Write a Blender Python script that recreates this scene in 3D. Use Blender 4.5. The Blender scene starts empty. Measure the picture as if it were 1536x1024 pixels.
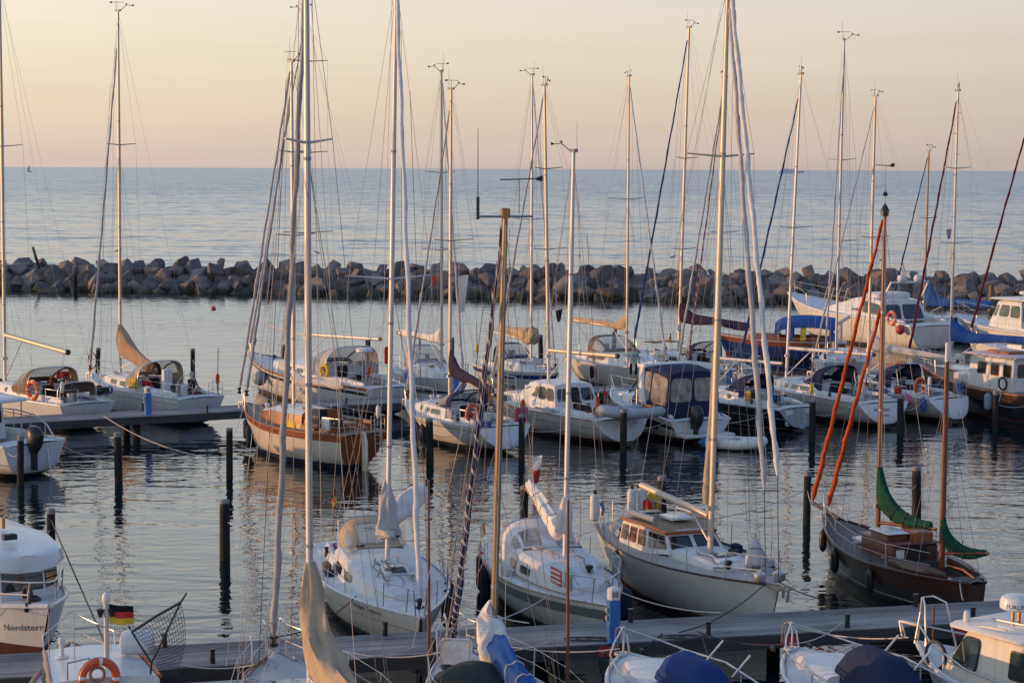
import bpy, bmesh, math, random
from mathutils import Vector, Matrix, Euler, noise as mnoise
R = math.radians
rnd = random.Random(7)
sc = bpy.context.scene
COL = sc.collection

# ------------------------------------------------------------------ camera
FPX = 3000.0            # focal length in pixels of the 1536 px wide photograph
CAMZ = 10.5
KD = FPX / 2400.0
cam_d = bpy.data.cameras.new("camera")
cam = bpy.data.objects.new("camera", cam_d)
COL.objects.link(cam)
cam_d.sensor_width = 36.0
cam_d.lens = FPX / 1536.0 * 36.0
cam_d.clip_start = 0.5
cam_d.clip_end = 60000
PITCH = math.atan((512 - 252.6) / FPX)
CAM_R = Matrix.Rotation(math.pi / 2 - PITCH, 3, 'X') @ Matrix.Rotation(R(0.235), 3, 'Z')
cam.matrix_world = Matrix.Translation((0, 0, CAMZ)) @ CAM_R.to_4x4()
sc.camera = cam

# ------------------------------------------------------------------ light
SUN_AZ = R(86)          # degrees to the left of the view direction
SUN_EL = R(3.6)
sun_dir = Vector((-math.sin(SUN_AZ) * math.cos(SUN_EL), math.cos(SUN_AZ) * math.cos(SUN_EL), math.sin(SUN_EL)))
sun_d = bpy.data.lights.new("sun", 'SUN')
sun_d.energy = 3.5
sun_d.angle = R(0.6)
sun_d.color = (1.0, 0.52, 0.22)
sun = bpy.data.objects.new("sun", sun_d)
COL.objects.link(sun)
sun.rotation_euler = sun_dir.to_track_quat('Z', 'Y').to_euler()
sun.location = (-60, 20, 40)

def lin(c):
    return tuple(((x / 255.0) / 12.92 if x / 255.0 <= 0.04045 else ((x / 255.0 + 0.055) / 1.055) ** 2.4) for x in c)

world = bpy.data.worlds.new("World")
sc.world = world
world.use_nodes = True
wt = world.node_tree
for n in list(wt.nodes):
    wt.nodes.remove(n)
wo = wt.nodes.new('ShaderNodeOutputWorld')
bg = wt.nodes.new('ShaderNodeBackground')
bg.inputs['Strength'].default_value = 0.1
sky = wt.nodes.new('ShaderNodeTexSky')
sky.sky_type = 'NISHITA'
sky.sun_disc = False
sky.sun_elevation = SUN_EL
sky.sun_rotation = -SUN_AZ
sky.air_density = 1.0
sky.dust_density = 2.0
tc = wt.nodes.new('ShaderNodeTexCoord')
sep = wt.nodes.new('ShaderNodeSeparateXYZ')
wt.links.new(tc.outputs['Generated'], sep.inputs[0])
def wmath(op, a, b=None, clamp=False):
    n = wt.nodes.new('ShaderNodeMath'); n.operation = op; n.use_clamp = clamp
    for i, q in enumerate((a, b)):
        if q is None: continue
        if isinstance(q, (int, float)): n.inputs[i].default_value = q
        else: wt.links.new(q, n.inputs[i])
    return n.outputs[0]
zc = wmath('POWER', wmath('MAXIMUM', sep.outputs['Z'], 0.0), 0.5)
ramp = wt.nodes.new('ShaderNodeValToRGB')
wt.links.new(zc, ramp.inputs['Fac'])
SKY = [(0.0, (201, 182, 174)), (0.07, (209, 188, 177)), (0.172, (223, 203, 182)), (0.25, (230, 217, 196)), (0.33, (234, 229, 220)),
       (0.46, (222, 230, 237)), (0.62, (184, 204, 228)), (0.82, (146, 169, 205)), (1.0, (118, 142, 182))]
el = ramp.color_ramp.elements
el[0].position, el[0].color = SKY[0][0], (*lin(SKY[0][1]), 1)
el[1].position, el[1].color = SKY[-1][0], (*lin(SKY[-1][1]), 1)
for p, c in SKY[1:-1]:
    e = el.new(p); e.color = (*lin(c), 1)
# brighter and yellower towards the sun, greyer away from it
az = wmath('MULTIPLY', sep.outputs['X'], -1.0)
fac = wmath('ADD', wmath('MULTIPLY', az, 0.34), 1.0)
warm = wt.nodes.new('ShaderNodeMix'); warm.data_type = 'RGBA'; warm.blend_type = 'MULTIPLY'
warm.inputs['Factor'].default_value = 1.0
wt.links.new(ramp.outputs[0], warm.inputs['A'])
cmb = wt.nodes.new('ShaderNodeCombineXYZ')
wt.links.new(wmath('ADD', wmath('MULTIPLY', az, 0.52), 1.0), cmb.inputs[0])
wt.links.new(wmath('ADD', wmath('MULTIPLY', az, 0.45), 1.0), cmb.inputs[1])
wt.links.new(wmath('ADD', wmath('MULTIPLY', az, 0.28), 1.0), cmb.inputs[2])
wt.links.new(cmb.outputs[0], warm.inputs['B'])
mul = wt.nodes.new('ShaderNodeVectorMath'); mul.operation = 'SCALE'
mul.inputs['Scale'].default_value = 10.0
# thin, hardly visible streaks of high cloud
cmap = wt.nodes.new('ShaderNodeMapping'); cmap.inputs['Scale'].default_value = (2.0, 2.0, 26.0)
wt.links.new(tc.outputs['Generated'], cmap.inputs[0])
cn = wt.nodes.new('ShaderNodeTexNoise'); cn.inputs['Scale'].default_value = 2.6; cn.inputs['Detail'].default_value = 5
wt.links.new(cmap.outputs[0], cn.inputs['Vector'])
cr_ = wt.nodes.new('ShaderNodeMapRange'); cr_.inputs['From Min'].default_value = 0.35; cr_.inputs['From Max'].default_value = 0.7
cr_.inputs['To Min'].default_value = 0.985; cr_.inputs['To Max'].default_value = 1.035
wt.links.new(cn.outputs[0], cr_.inputs[0])
cl = wt.nodes.new('ShaderNodeVectorMath'); cl.operation = 'SCALE'
wt.links.new(warm.outputs['Result'], cl.inputs[0]); wt.links.new(cr_.outputs[0], cl.inputs['Scale'])
# behind the camera and to the right the evening sky is blue and dimmer
back = wmath('MULTIPLY', wmath('MULTIPLY', wmath('SUBTRACT', 0.8, sep.outputs['Y']), 1.1, True), wmath('ADD', wmath('MULTIPLY', sep.outputs['X'], 0.9), 0.75, True), True)
bk = wt.nodes.new('ShaderNodeMix'); bk.data_type = 'RGBA'; bk.blend_type = 'MULTIPLY'
wt.links.new(back, bk.inputs['Factor']); wt.links.new(cl.outputs[0], bk.inputs['A']); bk.inputs['B'].default_value = (0.80, 0.91, 1.08, 1)
wt.links.new(bk.outputs['Result'], mul.inputs[0])
add = wt.nodes.new('ShaderNodeMix'); add.data_type = 'RGBA'; add.blend_type = 'ADD'
add.inputs['Factor'].default_value = 0.10
wt.links.new(mul.outputs[0], add.inputs['A'])
wt.links.new(sky.outputs[0], add.inputs['B'])
wt.links.new(add.outputs['Result'], bg.inputs['Color'])
wt.links.new(bg.outputs[0], wo.inputs['Surface'])

sc.view_settings.view_transform = 'Standard'
sc.view_settings.look = 'None'
sc.view_settings.exposure = 0.0
sc.view_settings.gamma = 1.0
sc.cycles.use_denoising = True
sc.cycles.denoiser = 'OPENIMAGEDENOISE'
sc.cycles.denoising_input_passes = 'RGB_ALBEDO_NORMAL'
sc.cycles.denoising_prefilter = 'ACCURATE'
sc.cycles.max_bounces = 6
sc.cycles.sample_clamp_indirect = 4.0
sc.cycles.sample_clamp_direct = 6.0

# ------------------------------------------------------------------ helpers
def ray(px, py):
    return CAM_R @ Vector(((px - 768) / FPX, -(py - 512) / FPX, -1))
def pt(px, py, z=0.0):
    d = ray(px, py); k = (z - CAMZ) / d.z
    return Vector((0, 0, CAMZ)) + d * k
def ptY(px, py, Y):
    d = ray(px, py)
    return Vector((0, 0, CAMZ)) + d * (Y / d.y)
def W(x, d):            # plan point: metres to the right, metres ahead
    return Vector((x, d * KD, 0))

def lerp(a, b, t): return a + (b - a) * t
def vl(a, b, t): return Vector(a).lerp(Vector(b), t)

class MB:
    """collects faces of one mesh"""
    def __init__(s): s.v = []; s.f = []; s.m = []
    def add(s, vs, fs, mi=0):
        o = len(s.v); s.v += [tuple(p) for p in vs]
        for k, f in enumerate(fs):
            s.f.append(tuple(i + o for i in f)); s.m.append(mi if isinstance(mi, int) else mi[k])
        return s
    def loft(s, rings, closed=True, caps=(True, True), mi=0, mf=None):
        n = len(rings[0]); vs = [p for r in rings for p in r]; fs = []; ms = []
        for i in range(len(rings) - 1):
            for j in range(n if closed else n - 1):
                a, b = i * n + j, i * n + (j + 1) % n
                fs.append((a, b, b + n, a + n)); ms.append(mf(i, j) if mf else mi)
        if closed and caps[0]: fs.append(tuple(range(n - 1, -1, -1))); ms.append(mi)
        if closed and caps[1]: fs.append(tuple(range((len(rings) - 1) * n, len(rings) * n))); ms.append(mi)
        return s.add(vs, fs, ms)
    def tube(s, pts, r, n=6, mi=0, oval=1.0, ref=None, caps=True):
        pts = [Vector(p) for p in pts]; rings = []
        N = len(pts)
        rr = list(r) if isinstance(r, (list, tuple)) else [r] * N
        if len(rr) == 2 and N != 2: rr = [lerp(rr[0], rr[1], i / (N - 1)) for i in range(N)]
        prev = None
        for i, p in enumerate(pts):
            t = (pts[min(i + 1, N - 1)] - pts[max(i - 1, 0)]).normalized()
            q = prev if prev is not None else Vector(ref or ((1, 0, 0) if abs(t.x) < 0.8 else (0, 0, 1)))
            a = q - t * q.dot(t)
            if a.length < 1e-5: a = Vector((0, 1, 0)) - t * t.y
            a.normalize(); prev = a; b = t.cross(a)
            rings.append([p + a * (rr[i] * oval * math.cos(2 * math.pi * k / n)) + b * (rr[i] * math.sin(2 * math.pi * k / n)) for k in range(n)])
        return s.loft(rings, True, (caps, caps), mi)
    def box(s, x0, x1, y0, y1, z0, z1, mi=0, M=None):
        vs = [Vector(p) for p in ((x0, y0, z0), (x1, y0, z0), (x1, y1, z0), (x0, y1, z0), (x0, y0, z1), (x1, y0, z1), (x1, y1, z1), (x0, y1, z1))]
        if M is not None: vs = [M @ p for p in vs]
        return s.add(vs, [(3, 2, 1, 0), (4, 5, 6, 7), (0, 1, 5, 4), (1, 2, 6, 5), (2, 3, 7, 6), (3, 0, 4, 7)], mi)
    def cbox(s, x0, x1, y0, y1, z0, z1, ch=0.02, mi=0, M=None):
        """box with chamfered edges in plan and on top"""
        def ring(z, i):
            a, b, c, d = x0 + i, x1 - i, y0 + i, y1 - i
            q = [(a + ch, c), (b - ch, c), (b, c + ch), (b, d - ch), (b - ch, d), (a + ch, d), (a, d - ch), (a, c + ch)]
            q = [Vector((x, y, z)) for x, y in q]
            return [M @ p for p in q] if M is not None else q
        return s.loft([ring(z0, 0), ring(z1 - ch, 0), ring(z1, ch)], True, (True, True), mi)
    def lathe(s, prof, n=12, mi=0, M=None, axis='Z'):
        rings = []
        for r, z in prof:
            ring = []
            for k in range(n):
                a = 2 * math.pi * k / n
                p = Vector((r * math.cos(a), r * math.sin(a), z))
                if axis == 'X': p = Vector((z, r * math.cos(a), r * math.sin(a)))
                if axis == 'Y': p = Vector((r * math.cos(a), z, r * math.sin(a)))
                ring.append(M @ p if M is not None else p)
            rings.append(ring)
        return s.loft(rings, True, (True, True), mi)
    def torus(s, c, Rr, r, n=20, m=8, mi=0, M=None, a0=0, a1=2 * math.pi, mf=None):
        rings = []; full = abs(a1 - a0 - 2 * math.pi) < 1e-4
        cnt = n if full else n + 1
        for i in range(cnt):
            a = a0 + (a1 - a0) * i / n
            ring = []
            for k in range(m):
                b = 2 * math.pi * k / m
                p = Vector(((Rr + r * math.cos(b)) * math.cos(a), r * math.sin(b), (Rr + r * math.cos(b)) * math.sin(a))) + Vector(c)
                ring.append(M @ p if M is not None else p)
            rings.append(ring)
        if full: rings.append(rings[0])
        return s.loft(rings, True, (not full, not full), mi, (lambda i, j: mf(i)) if mf else None)
    def grid(s, fn, nu, nv, mi=0, mf=None):
        vs = [fn(i / nu, j / nv) for i in range(nu + 1) for j in range(nv + 1)]
        fs = []; ms = []
        for i in range(nu):
            for j in range(nv):
                a = i * (nv + 1) + j
                fs.append((a, a + 1, a + nv + 2, a + nv + 1)); ms.append(mf(i / nu, j / nv) if mf else mi)
        return s.add(vs, fs, ms)
    def panel(s, P, u0=0.0, u1=1.0, v0=0.0, v1=1.0, off=0.006, rc=0.12, mi=0):
        """rounded rectangular panel lying on the quad P (00,10,11,01), lifted by off"""
        P = [Vector(p) for p in P]
        nrm = (P[1] - P[0]).cross(P[3] - P[0]).normalized()
        lu, lv = (P[1] - P[0]).length * (u1 - u0), (P[3] - P[0]).length * (v1 - v0)
        rr = rc * min(lu, lv); ru, rv = rr / max(lu, 1e-4) * (u1 - u0), rr / max(lv, 1e-4) * (v1 - v0)
        uv = []
        for cu, cv, a0 in ((u0 + ru, v0 + rv, 180), (u1 - ru, v0 + rv, 270), (u1 - ru, v1 - rv, 0), (u0 + ru, v1 - rv, 90)):
            for k in range(4):
                a = R(a0 + 30 * k); uv.append((cu + ru * math.cos(a), cv + rv * math.sin(a)))
        top = []
        for u, v in uv:
            p = P[0] * (1 - u) * (1 - v) + P[1] * u * (1 - v) + P[2] * u * v + P[3] * (1 - u) * v
            top.append(p + nrm * off)
        n = len(top)
        base = [p - nrm * (off + 0.03) for p in top]
        s.add(top + base, [tuple(range(n))] + [(i, i + n, (i + 1) % n + n, (i + 1) % n) for i in range(n)], mi)
        return s
    def build(s, name, mats, parent=None, smooth=True, ang=38):
        me = bpy.data.meshes.new(name)
        me.from_pydata(s.v, [], s.f)
        if not isinstance(mats, (list, tuple)): mats = [mats]
        for m in mats: me.materials.append(m)
        if len(mats) > 1:
            for p, mi in zip(me.polygons, s.m): p.material_index = mi
        if smooth:
            for p in me.polygons: p.use_smooth = True
            me.set_sharp_from_angle(angle=R(ang))
        me.update()
        o = bpy.data.objects.new(name, me)
        COL.objects.link(o)
        if parent is not None: o.parent = parent
        return o

def tag(o, label=None, cat=None, group=None, kind=None):
    if label: o['label'] = label
    if cat: o['category'] = cat
    if group: o['group'] = group
    if kind: o['kind'] = kind
    return o
def empty(name, loc, rz=0.0):
    o = bpy.data.objects.new(name, None); COL.objects.link(o)
    o.empty_display_size = 0.3
    o.location = loc; o.rotation_euler = (0, 0, rz)
    return o
def copy_tree(o, parent=None):
    c = o.copy(); COL.objects.link(c); c.parent = parent
    for ch in list(o.children): copy_tree(ch, c)
    return c

# ------------------------------------------------------------------ materials
def nmat(name):
    m = bpy.data.materials.new(name); m.use_nodes = True
    nt = m.node_tree; b = nt.nodes['Principled BSDF']
    return m, nt, b
def L(nt, a, b): nt.links.new(a, b)
def mat(name, col, rough=0.5, metal=0.0, var=0.12, vs=3.0, bump=0.0, bs=20.0, spec=0.5, coat=0.0, stretch=None, streak=0.0, scum=0.0):
    """base colour with soft large and small variation, optional bump and vertical dirt streaks"""
    m, nt, b = nmat(name)
    b.inputs['Metallic'].default_value = metal
    b.inputs['Specular IOR Level'].default_value = spec
    if coat: b.inputs['Coat Weight'].default_value = coat; b.inputs['Coat Roughness'].default_value = 0.08
    tcn = nt.nodes.new('ShaderNodeTexCoord')
    mp = nt.nodes.new('ShaderNodeMapping')
    L(nt, tcn.outputs['Object'], mp.inputs[0])
    if stretch: mp.inputs['Scale'].default_value = stretch
    nz = nt.nodes.new('ShaderNodeTexNoise'); nz.inputs['Scale'].default_value = vs; nz.inputs['Detail'].default_value = 5
    nz.inputs['Roughness'].default_value = 0.62
    L(nt, mp.outputs[0], nz.inputs['Vector'])
    mr = nt.nodes.new('ShaderNodeMapRange')
    mr.inputs['From Min'].default_value = 0.3; mr.inputs['From Max'].default_value = 0.7
    mr.inputs['To Min'].default_value = 1 - var; mr.inputs['To Max'].default_value = 1 + var
    L(nt, nz.outputs[0], mr.inputs[0])
    mx = nt.nodes.new('ShaderNodeVectorMath'); mx.operation = 'SCALE'
    mx.inputs[0].default_value = col[:3]
    L(nt, mr.outputs[0], mx.inputs['Scale'])
    out = mx.outputs[0]
    if streak:
        m2 = nt.nodes.new('ShaderNodeMapping'); m2.inputs['Scale'].default_value = (5, 5, 0.5)
        L(nt, tcn.outputs['Object'], m2.inputs[0])
        n2 = nt.nodes.new('ShaderNodeTexNoise'); n2.inputs['Scale'].default_value = 1.6; n2.inputs['Detail'].default_value = 6
        L(nt, m2.outputs[0], n2.inputs['Vector'])
        r2 = nt.nodes.new('ShaderNodeMapRange')
        r2.inputs['From Min'].default_value = 0.5; r2.inputs['From Max'].default_value = 0.75
        r2.inputs['To Min'].default_value = 0.0; r2.inputs['To Max'].default_value = streak
        L(nt, n2.outputs[0], r2.inputs[0])
        mxx = nt.nodes.new('ShaderNodeMix'); mxx.data_type = 'RGBA'
        L(nt, r2.outputs[0], mxx.inputs['Factor']); L(nt, out, mxx.inputs['A'])
        mxx.inputs['B'].default_value = (0.22, 0.19, 0.14, 1)
        out = mxx.outputs['Result']
    if scum:
        # yellow brown scum above the waterline
        s3 = nt.nodes.new('ShaderNodeSeparateXYZ'); L(nt, tcn.outputs['Object'], s3.inputs[0])
        n4 = nt.nodes.new('ShaderNodeTexNoise'); n4.inputs['Scale'].default_value = 2.5; n4.inputs['Detail'].default_value = 5
        L(nt, tcn.outputs['Object'], n4.inputs['Vector'])
        a4 = nt.nodes.new('ShaderNodeMath'); a4.operation = 'MULTIPLY_ADD'; a4.inputs[1].default_value = -0.5; L(nt, n4.outputs[0], a4.inputs[0]); L(nt, s3.outputs['Z'], a4.inputs[2])
        r4 = nt.nodes.new('ShaderNodeMapRange'); r4.inputs['From Min'].default_value = -0.05; r4.inputs['From Max'].default_value = 0.25
        r4.inputs['To Min'].default_value = scum; r4.inputs['To Max'].default_value = 0.0
        L(nt, a4.outputs[0], r4.inputs[0])
        m4 = nt.nodes.new('ShaderNodeMix'); m4.data_type = 'RGBA'; L(nt, r4.outputs[0], m4.inputs['Factor']); L(nt, out, m4.inputs['A']); m4.inputs['B'].default_value = (0.25, 0.2, 0.11, 1)
        out = m4.outputs['Result']
    L(nt, out, b.inputs['Base Color'])
    rr = nt.nodes.new('ShaderNodeMapRange')
    rr.inputs['To Min'].default_value = max(0.02, rough - 0.12); rr.inputs['To Max'].default_value = min(1, rough + 0.12)
    L(nt, nz.outputs[0], rr.inputs[0]); L(nt, rr.outputs[0], b.inputs['Roughness'])
    if bump:
        n3 = nt.nodes.new('ShaderNodeTexNoise'); n3.inputs['Scale'].default_value = bs; n3.inputs['Detail'].default_value = 4
        L(nt, mp.outputs[0], n3.inputs['Vector'])
        bp = nt.nodes.new('ShaderNodeBump'); bp.inputs['Strength'].default_value = 1.0; bp.inputs['Distance'].default_value = bump
        L(nt, n3.outputs[0], bp.inputs['Height']); L(nt, bp.outputs[0], b.inputs['Normal'])
    return m
M = {}
M['white'] = mat('white_gelcoat', (0.66, 0.66, 0.65), 0.28, var=0.07, vs=0.8, streak=0.22, scum=0.5)
M['cream'] = mat('cream_gelcoat', (0.64, 0.59, 0.50), 0.3, var=0.07, vs=0.8, streak=0.2, scum=0.5)
M['greyhull'] = mat('pale_grey_paint', (0.60, 0.59, 0.55), 0.3, var=0.06, vs=0.7, streak=0.2, scum=0.4)
M['deck'] = mat('nonskid_deck', (0.60, 0.61, 0.61), 0.55, var=0.18, vs=2.5, bump=0.002, bs=60)
M['deckdark'] = mat('dark_deck', (0.075, 0.068, 0.066), 0.6, var=0.2, vs=4, bump=0.002, bs=60)
M['deckgrey'] = mat('grey_deck', (0.40, 0.41, 0.42), 0.6, var=0.12, vs=4, bump=0.002, bs=60)
M['blackhull'] = mat('black_hull_paint', (0.018, 0.02, 0.026), 0.18, var=0.2, vs=1, coat=0.3)
M['greenhull'] = mat('dark_green_paint', (0.022, 0.032, 0.03), 0.3, var=0.2, vs=1)
M['anti'] = mat('antifouling', (0.03, 0.035, 0.05), 0.7, var=0.3, vs=3)
M['shadebottom'] = mat('shade_darkened_red_bottom', (0.06, 0.014, 0.016), 0.6, var=0.3, vs=3)  # red bottom paint, darkened in colour to stand for shade on the hull
M['antired'] = mat('red_antifouling', (0.13, 0.03, 0.026), 0.7, var=0.3, vs=3)
M['navystripe'] = mat('navy_stripe', (0.02, 0.03, 0.09), 0.3, var=0.1)
M['greenstripe'] = mat('green_grey_stripe', (0.15, 0.18, 0.17), 0.35, var=0.1)
M['darkstripe'] = mat('dark_stripe', (0.03, 0.032, 0.035), 0.4, var=0.1)
def wood(name, col, rough=0.35, var=0.35, coat=0.2, stretch=(0.6, 9, 9)):
    return mat(name, col, rough, var=var, vs=3.5, coat=coat, stretch=stretch, bump=0.001, bs=8)
M['mahogany'] = wood('varnished_mahogany', (0.28, 0.085, 0.025))
M['teak'] = wood('bare_teak', (0.27, 0.19, 0.12), 0.7, coat=0)
M['silverteak'] = wood('silvered_teak', (0.40, 0.37, 0.34), 0.75, coat=0, var=0.25)
M['cabinwood'] = wood('red_brown_cabin_wood', (0.115, 0.032, 0.018), 0.4)
M['darkwood'] = wood('dark_stained_wood', (0.055, 0.022, 0.014), 0.4)
M['brownhull'] = wood('brown_painted_planks', (0.075, 0.042, 0.028), 0.45, coat=0, stretch=(0.4, 4, 6))
M['spruce'] = wood('golden_spruce', (0.27, 0.165, 0.075), 0.4, stretch=(9, 9, 0.6))
M['redspar'] = wood('red_brown_spar', (0.17, 0.047, 0.02), 0.35, stretch=(9, 9, 0.6))
M['alu'] = mat('mast_aluminium', (0.58, 0.55, 0.52), 0.45, metal=0.25, var=0.08, vs=2, spec=0.5)
M['alugold'] = mat('warm_aluminium', (0.55, 0.47, 0.37), 0.45, metal=0.25, var=0.08, vs=2)  # same aluminium in a warmer, yellower tone
M['steel'] = mat('stainless', (0.58, 0.57, 0.56), 0.34, metal=0.8, var=0.08)
M['wire'] = mat('rigging_wire', (0.30, 0.27, 0.26), 0.5, metal=0.5, var=0.1)
M['rope'] = mat('pale_rope', (0.52, 0.47, 0.42), 0.9, var=0.2, vs=12)
M['roperust'] = mat('brown_rope', (0.30, 0.20, 0.15), 0.9, var=0.2, vs=12)
M['ropedark'] = mat('dark_rope', (0.04, 0.04, 0.045), 0.9, var=0.2, vs=12)
def fabric(name, col, var=0.16): return mat(name, col, 0.85, var=var, vs=2.5, bump=0.035, bs=5, spec=0.2)
M['navy'] = fabric('navy_canvas', (0.018, 0.026, 0.07))
M['blue'] = fabric('blue_canvas', (0.025, 0.09, 0.30))
M['deepblue'] = fabric('deep_blue_canvas', (0.016, 0.045, 0.17))
M['aubergine'] = fabric('dark_aubergine_canvas', (0.03, 0.022, 0.05))
M['beige'] = fabric('beige_canvas', (0.40, 0.27, 0.17))
M['sand'] = fabric('sand_canvas', (0.44, 0.335, 0.225))
M['sailwhite'] = fabric('white_sailcloth', (0.68, 0.65, 0.62))
M['sailgrey'] = fabric('grey_sailcloth', (0.48, 0.46, 0.46))
M['lilacgrey'] = fabric('lilac_grey_canvas', (0.41, 0.385, 0.38))
M['ivory'] = mat('ivory_steel_paint', (0.64, 0.63, 0.58), 0.3, var=0.05, vs=0.7, streak=0.1, scum=0.3)
M['brownhood'] = fabric('brown_canvas', (0.17, 0.12, 0.085))
M['green'] = fabric('green_canvas', (0.010, 0.066, 0.036))
M['darkgreen'] = fabric('dark_green_canvas', (0.035, 0.045, 0.042))
M['orange'] = fabric('orange_canvas', (0.50, 0.085, 0.02), 0.3)
M['maroon'] = fabric('maroon_canvas', (0.11, 0.012, 0.02))
M['redcloth'] = fabric('red_cloth', (0.42, 0.03, 0.03))
M['pinkcloth'] = fabric('pink_cloth', (0.42, 0.08, 0.13))
M['yellowcloth'] = fabric('yellow_cloth', (0.58, 0.40, 0.06))
M['blackcloth'] = fabric('black_cloth', (0.015, 0.015, 0.02))
M['mintcloth'] = fabric('pale_green_cloth', (0.36, 0.46, 0.36))
M['bluecloth'] = fabric('blue_cloth', (0.04, 0.10, 0.30))
M['skin'] = mat('skin', (0.50, 0.28, 0.19), 0.5, var=0.06)
M['hair'] = mat('hair', (0.10, 0.06, 0.035), 0.6, var=0.3, vs=30)
M['greyhair'] = mat('grey_hair', (0.35, 0.33, 0.31), 0.6, var=0.3, vs=30)
M['lifering'] = mat('orange_lifering', (0.66, 0.085, 0.025), 0.5, var=0.15)
M['whiteband'] = mat('white_tape', (0.7, 0.68, 0.64), 0.5, var=0.1)
M['fendnavy'] = mat('navy_fender_cover', (0.012, 0.016, 0.035), 0.8, var=0.2, bump=0.003, bs=40)
M['fendwhite'] = mat('white_fender', (0.55, 0.57, 0.55), 0.4, var=0.1)
M['fendgrey'] = mat('grey_blue_fender', (0.22, 0.26, 0.32), 0.5, var=0.1)
M['fendpink'] = mat('pink_fender', (0.55, 0.10, 0.20), 0.45, var=0.1)
M['fendred'] = mat('red_fender', (0.40, 0.04, 0.03), 0.45, var=0.1)
M['fendblue'] = mat('blue_fender', (0.03, 0.10, 0.36), 0.45, var=0.1)
M['black'] = mat('black_plastic', (0.016, 0.017, 0.02), 0.4, var=0.2)
M['greyplastic'] = mat('grey_plastic', (0.25, 0.26, 0.27), 0.45, var=0.1)
M['rubber'] = mat('grey_dinghy_rubber', (0.36, 0.38, 0.40), 0.5, var=0.1)
M['bronze'] = mat('bronze', (0.40, 0.20, 0.06), 0.35, metal=0.7)
M['postblue'] = mat('blue_pedestal_paint', (0.045, 0.17, 0.48), 0.4, var=0.12, vs=2, streak=0.08)
M['postwhite'] = mat('white_pedestal_cap', (0.68, 0.65, 0.60), 0.4, var=0.06, streak=0.1)
M['redsign'] = mat('red_sign', (0.45, 0.04, 0.05), 0.5, var=0.12)
M['ink'] = mat('dark_lettering', (0.02, 0.025, 0.06), 0.5, var=0.05)
M['inkred'] = mat('red_lettering', (0.30, 0.02, 0.05), 0.5, var=0.05)
M['inkblack'] = mat('black_lettering', (0.03, 0.03, 0.035), 0.5, var=0.05)
M['gold'] = mat('yellow_flag', (0.70, 0.45, 0.03), 0.8, var=0.08)
M['flagred'] = mat('red_flag', (0.55, 0.03, 0.02), 0.8, var=0.08)
def pilemat():
    """tarred wood: weed at the waterline, pale droppings and wear towards the top"""
    m = mat('tarred_pile', (0.024, 0.022, 0.023), 0.8, spec=0.2, var=0.45, vs=3, bump=0.02, bs=6, stretch=(5, 5, 0.7))
    nt = m.node_tree; b = nt.nodes['Principled BSDF']; old = b.inputs['Base Color'].links[0].from_socket
    tcn = nt.nodes.new('ShaderNodeTexCoord'); sp = nt.nodes.new('ShaderNodeSeparateXYZ'); L(nt, tcn.outputs['Object'], sp.inputs[0])
    mp = nt.nodes.new('ShaderNodeMapping'); mp.inputs['Scale'].default_value = (9, 9, 1.2); L(nt, tcn.outputs['Object'], mp.inputs[0])
    oi = nt.nodes.new('ShaderNodeObjectInfo'); L(nt, oi.outputs['Random'], mp.inputs['Location'])
    nz = nt.nodes.new('ShaderNodeTexNoise'); nz.inputs['Scale'].default_value = 1.3; nz.inputs['Detail'].default_value = 5; L(nt, mp.outputs[0], nz.inputs['Vector'])
    a = nt.nodes.new('ShaderNodeMath'); a.operation = 'MULTIPLY_ADD'; a.inputs[1].default_value = 1.6; L(nt, nz.outputs[0], a.inputs[0]); L(nt, sp.outputs['Z'], a.inputs[2])
    r1 = nt.nodes.new('ShaderNodeMapRange'); r1.inputs['From Min'].default_value = 2.25; r1.inputs['From Max'].default_value = 2.6; r1.inputs['To Max'].default_value = 0.7; L(nt, a.outputs[0], r1.inputs[0])
    m1 = nt.nodes.new('ShaderNodeMix'); m1.data_type = 'RGBA'; L(nt, r1.outputs[0], m1.inputs['Factor']); L(nt, old, m1.inputs['A']); m1.inputs['B'].default_value = (0.17, 0.16, 0.155, 1)
    r2 = nt.nodes.new('ShaderNodeMapRange'); r2.inputs['From Min'].default_value = 1.0; r2.inputs['From Max'].default_value = 1.25; r2.inputs['To Min'].default_value = 0.8; r2.inputs['To Max'].default_value = 0.0; L(nt, a.outputs[0], r2.inputs[0])
    m2 = nt.nodes.new('ShaderNodeMix'); m2.data_type = 'RGBA'; L(nt, r2.outputs[0], m2.inputs['Factor']); L(nt, m1.outputs['Result'], m2.inputs['A']); m2.inputs['B'].default_value = (0.022, 0.026, 0.014, 1)
    L(nt, m2.outputs['Result'], b.inputs['Base Color'])
    return m
M['pile'] = pilemat()
M['piletop'] = mat('weathered_pile_top', (0.22, 0.21, 0.21), 0.8, var=0.25, vs=6)
M['oakpile'] = mat('brown_timber_pile', (0.20, 0.13, 0.06), 0.8, var=0.3, vs=4)
M['tarp'] = mat('opaque_mottled_vinyl', (0.20, 0.185, 0.16), 0.10, var=0.7, vs=3, spec=0.8)  # opaque; light and dark mottle stands in for reflections and the inside
M['gull'] = mat('gull_feathers', (0.5, 0.5, 0.5), 0.8, var=0.3, vs=10)
M['sheet'] = mat('interior_dark', (0.02, 0.017, 0.015), 0.8, var=0.3)
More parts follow.
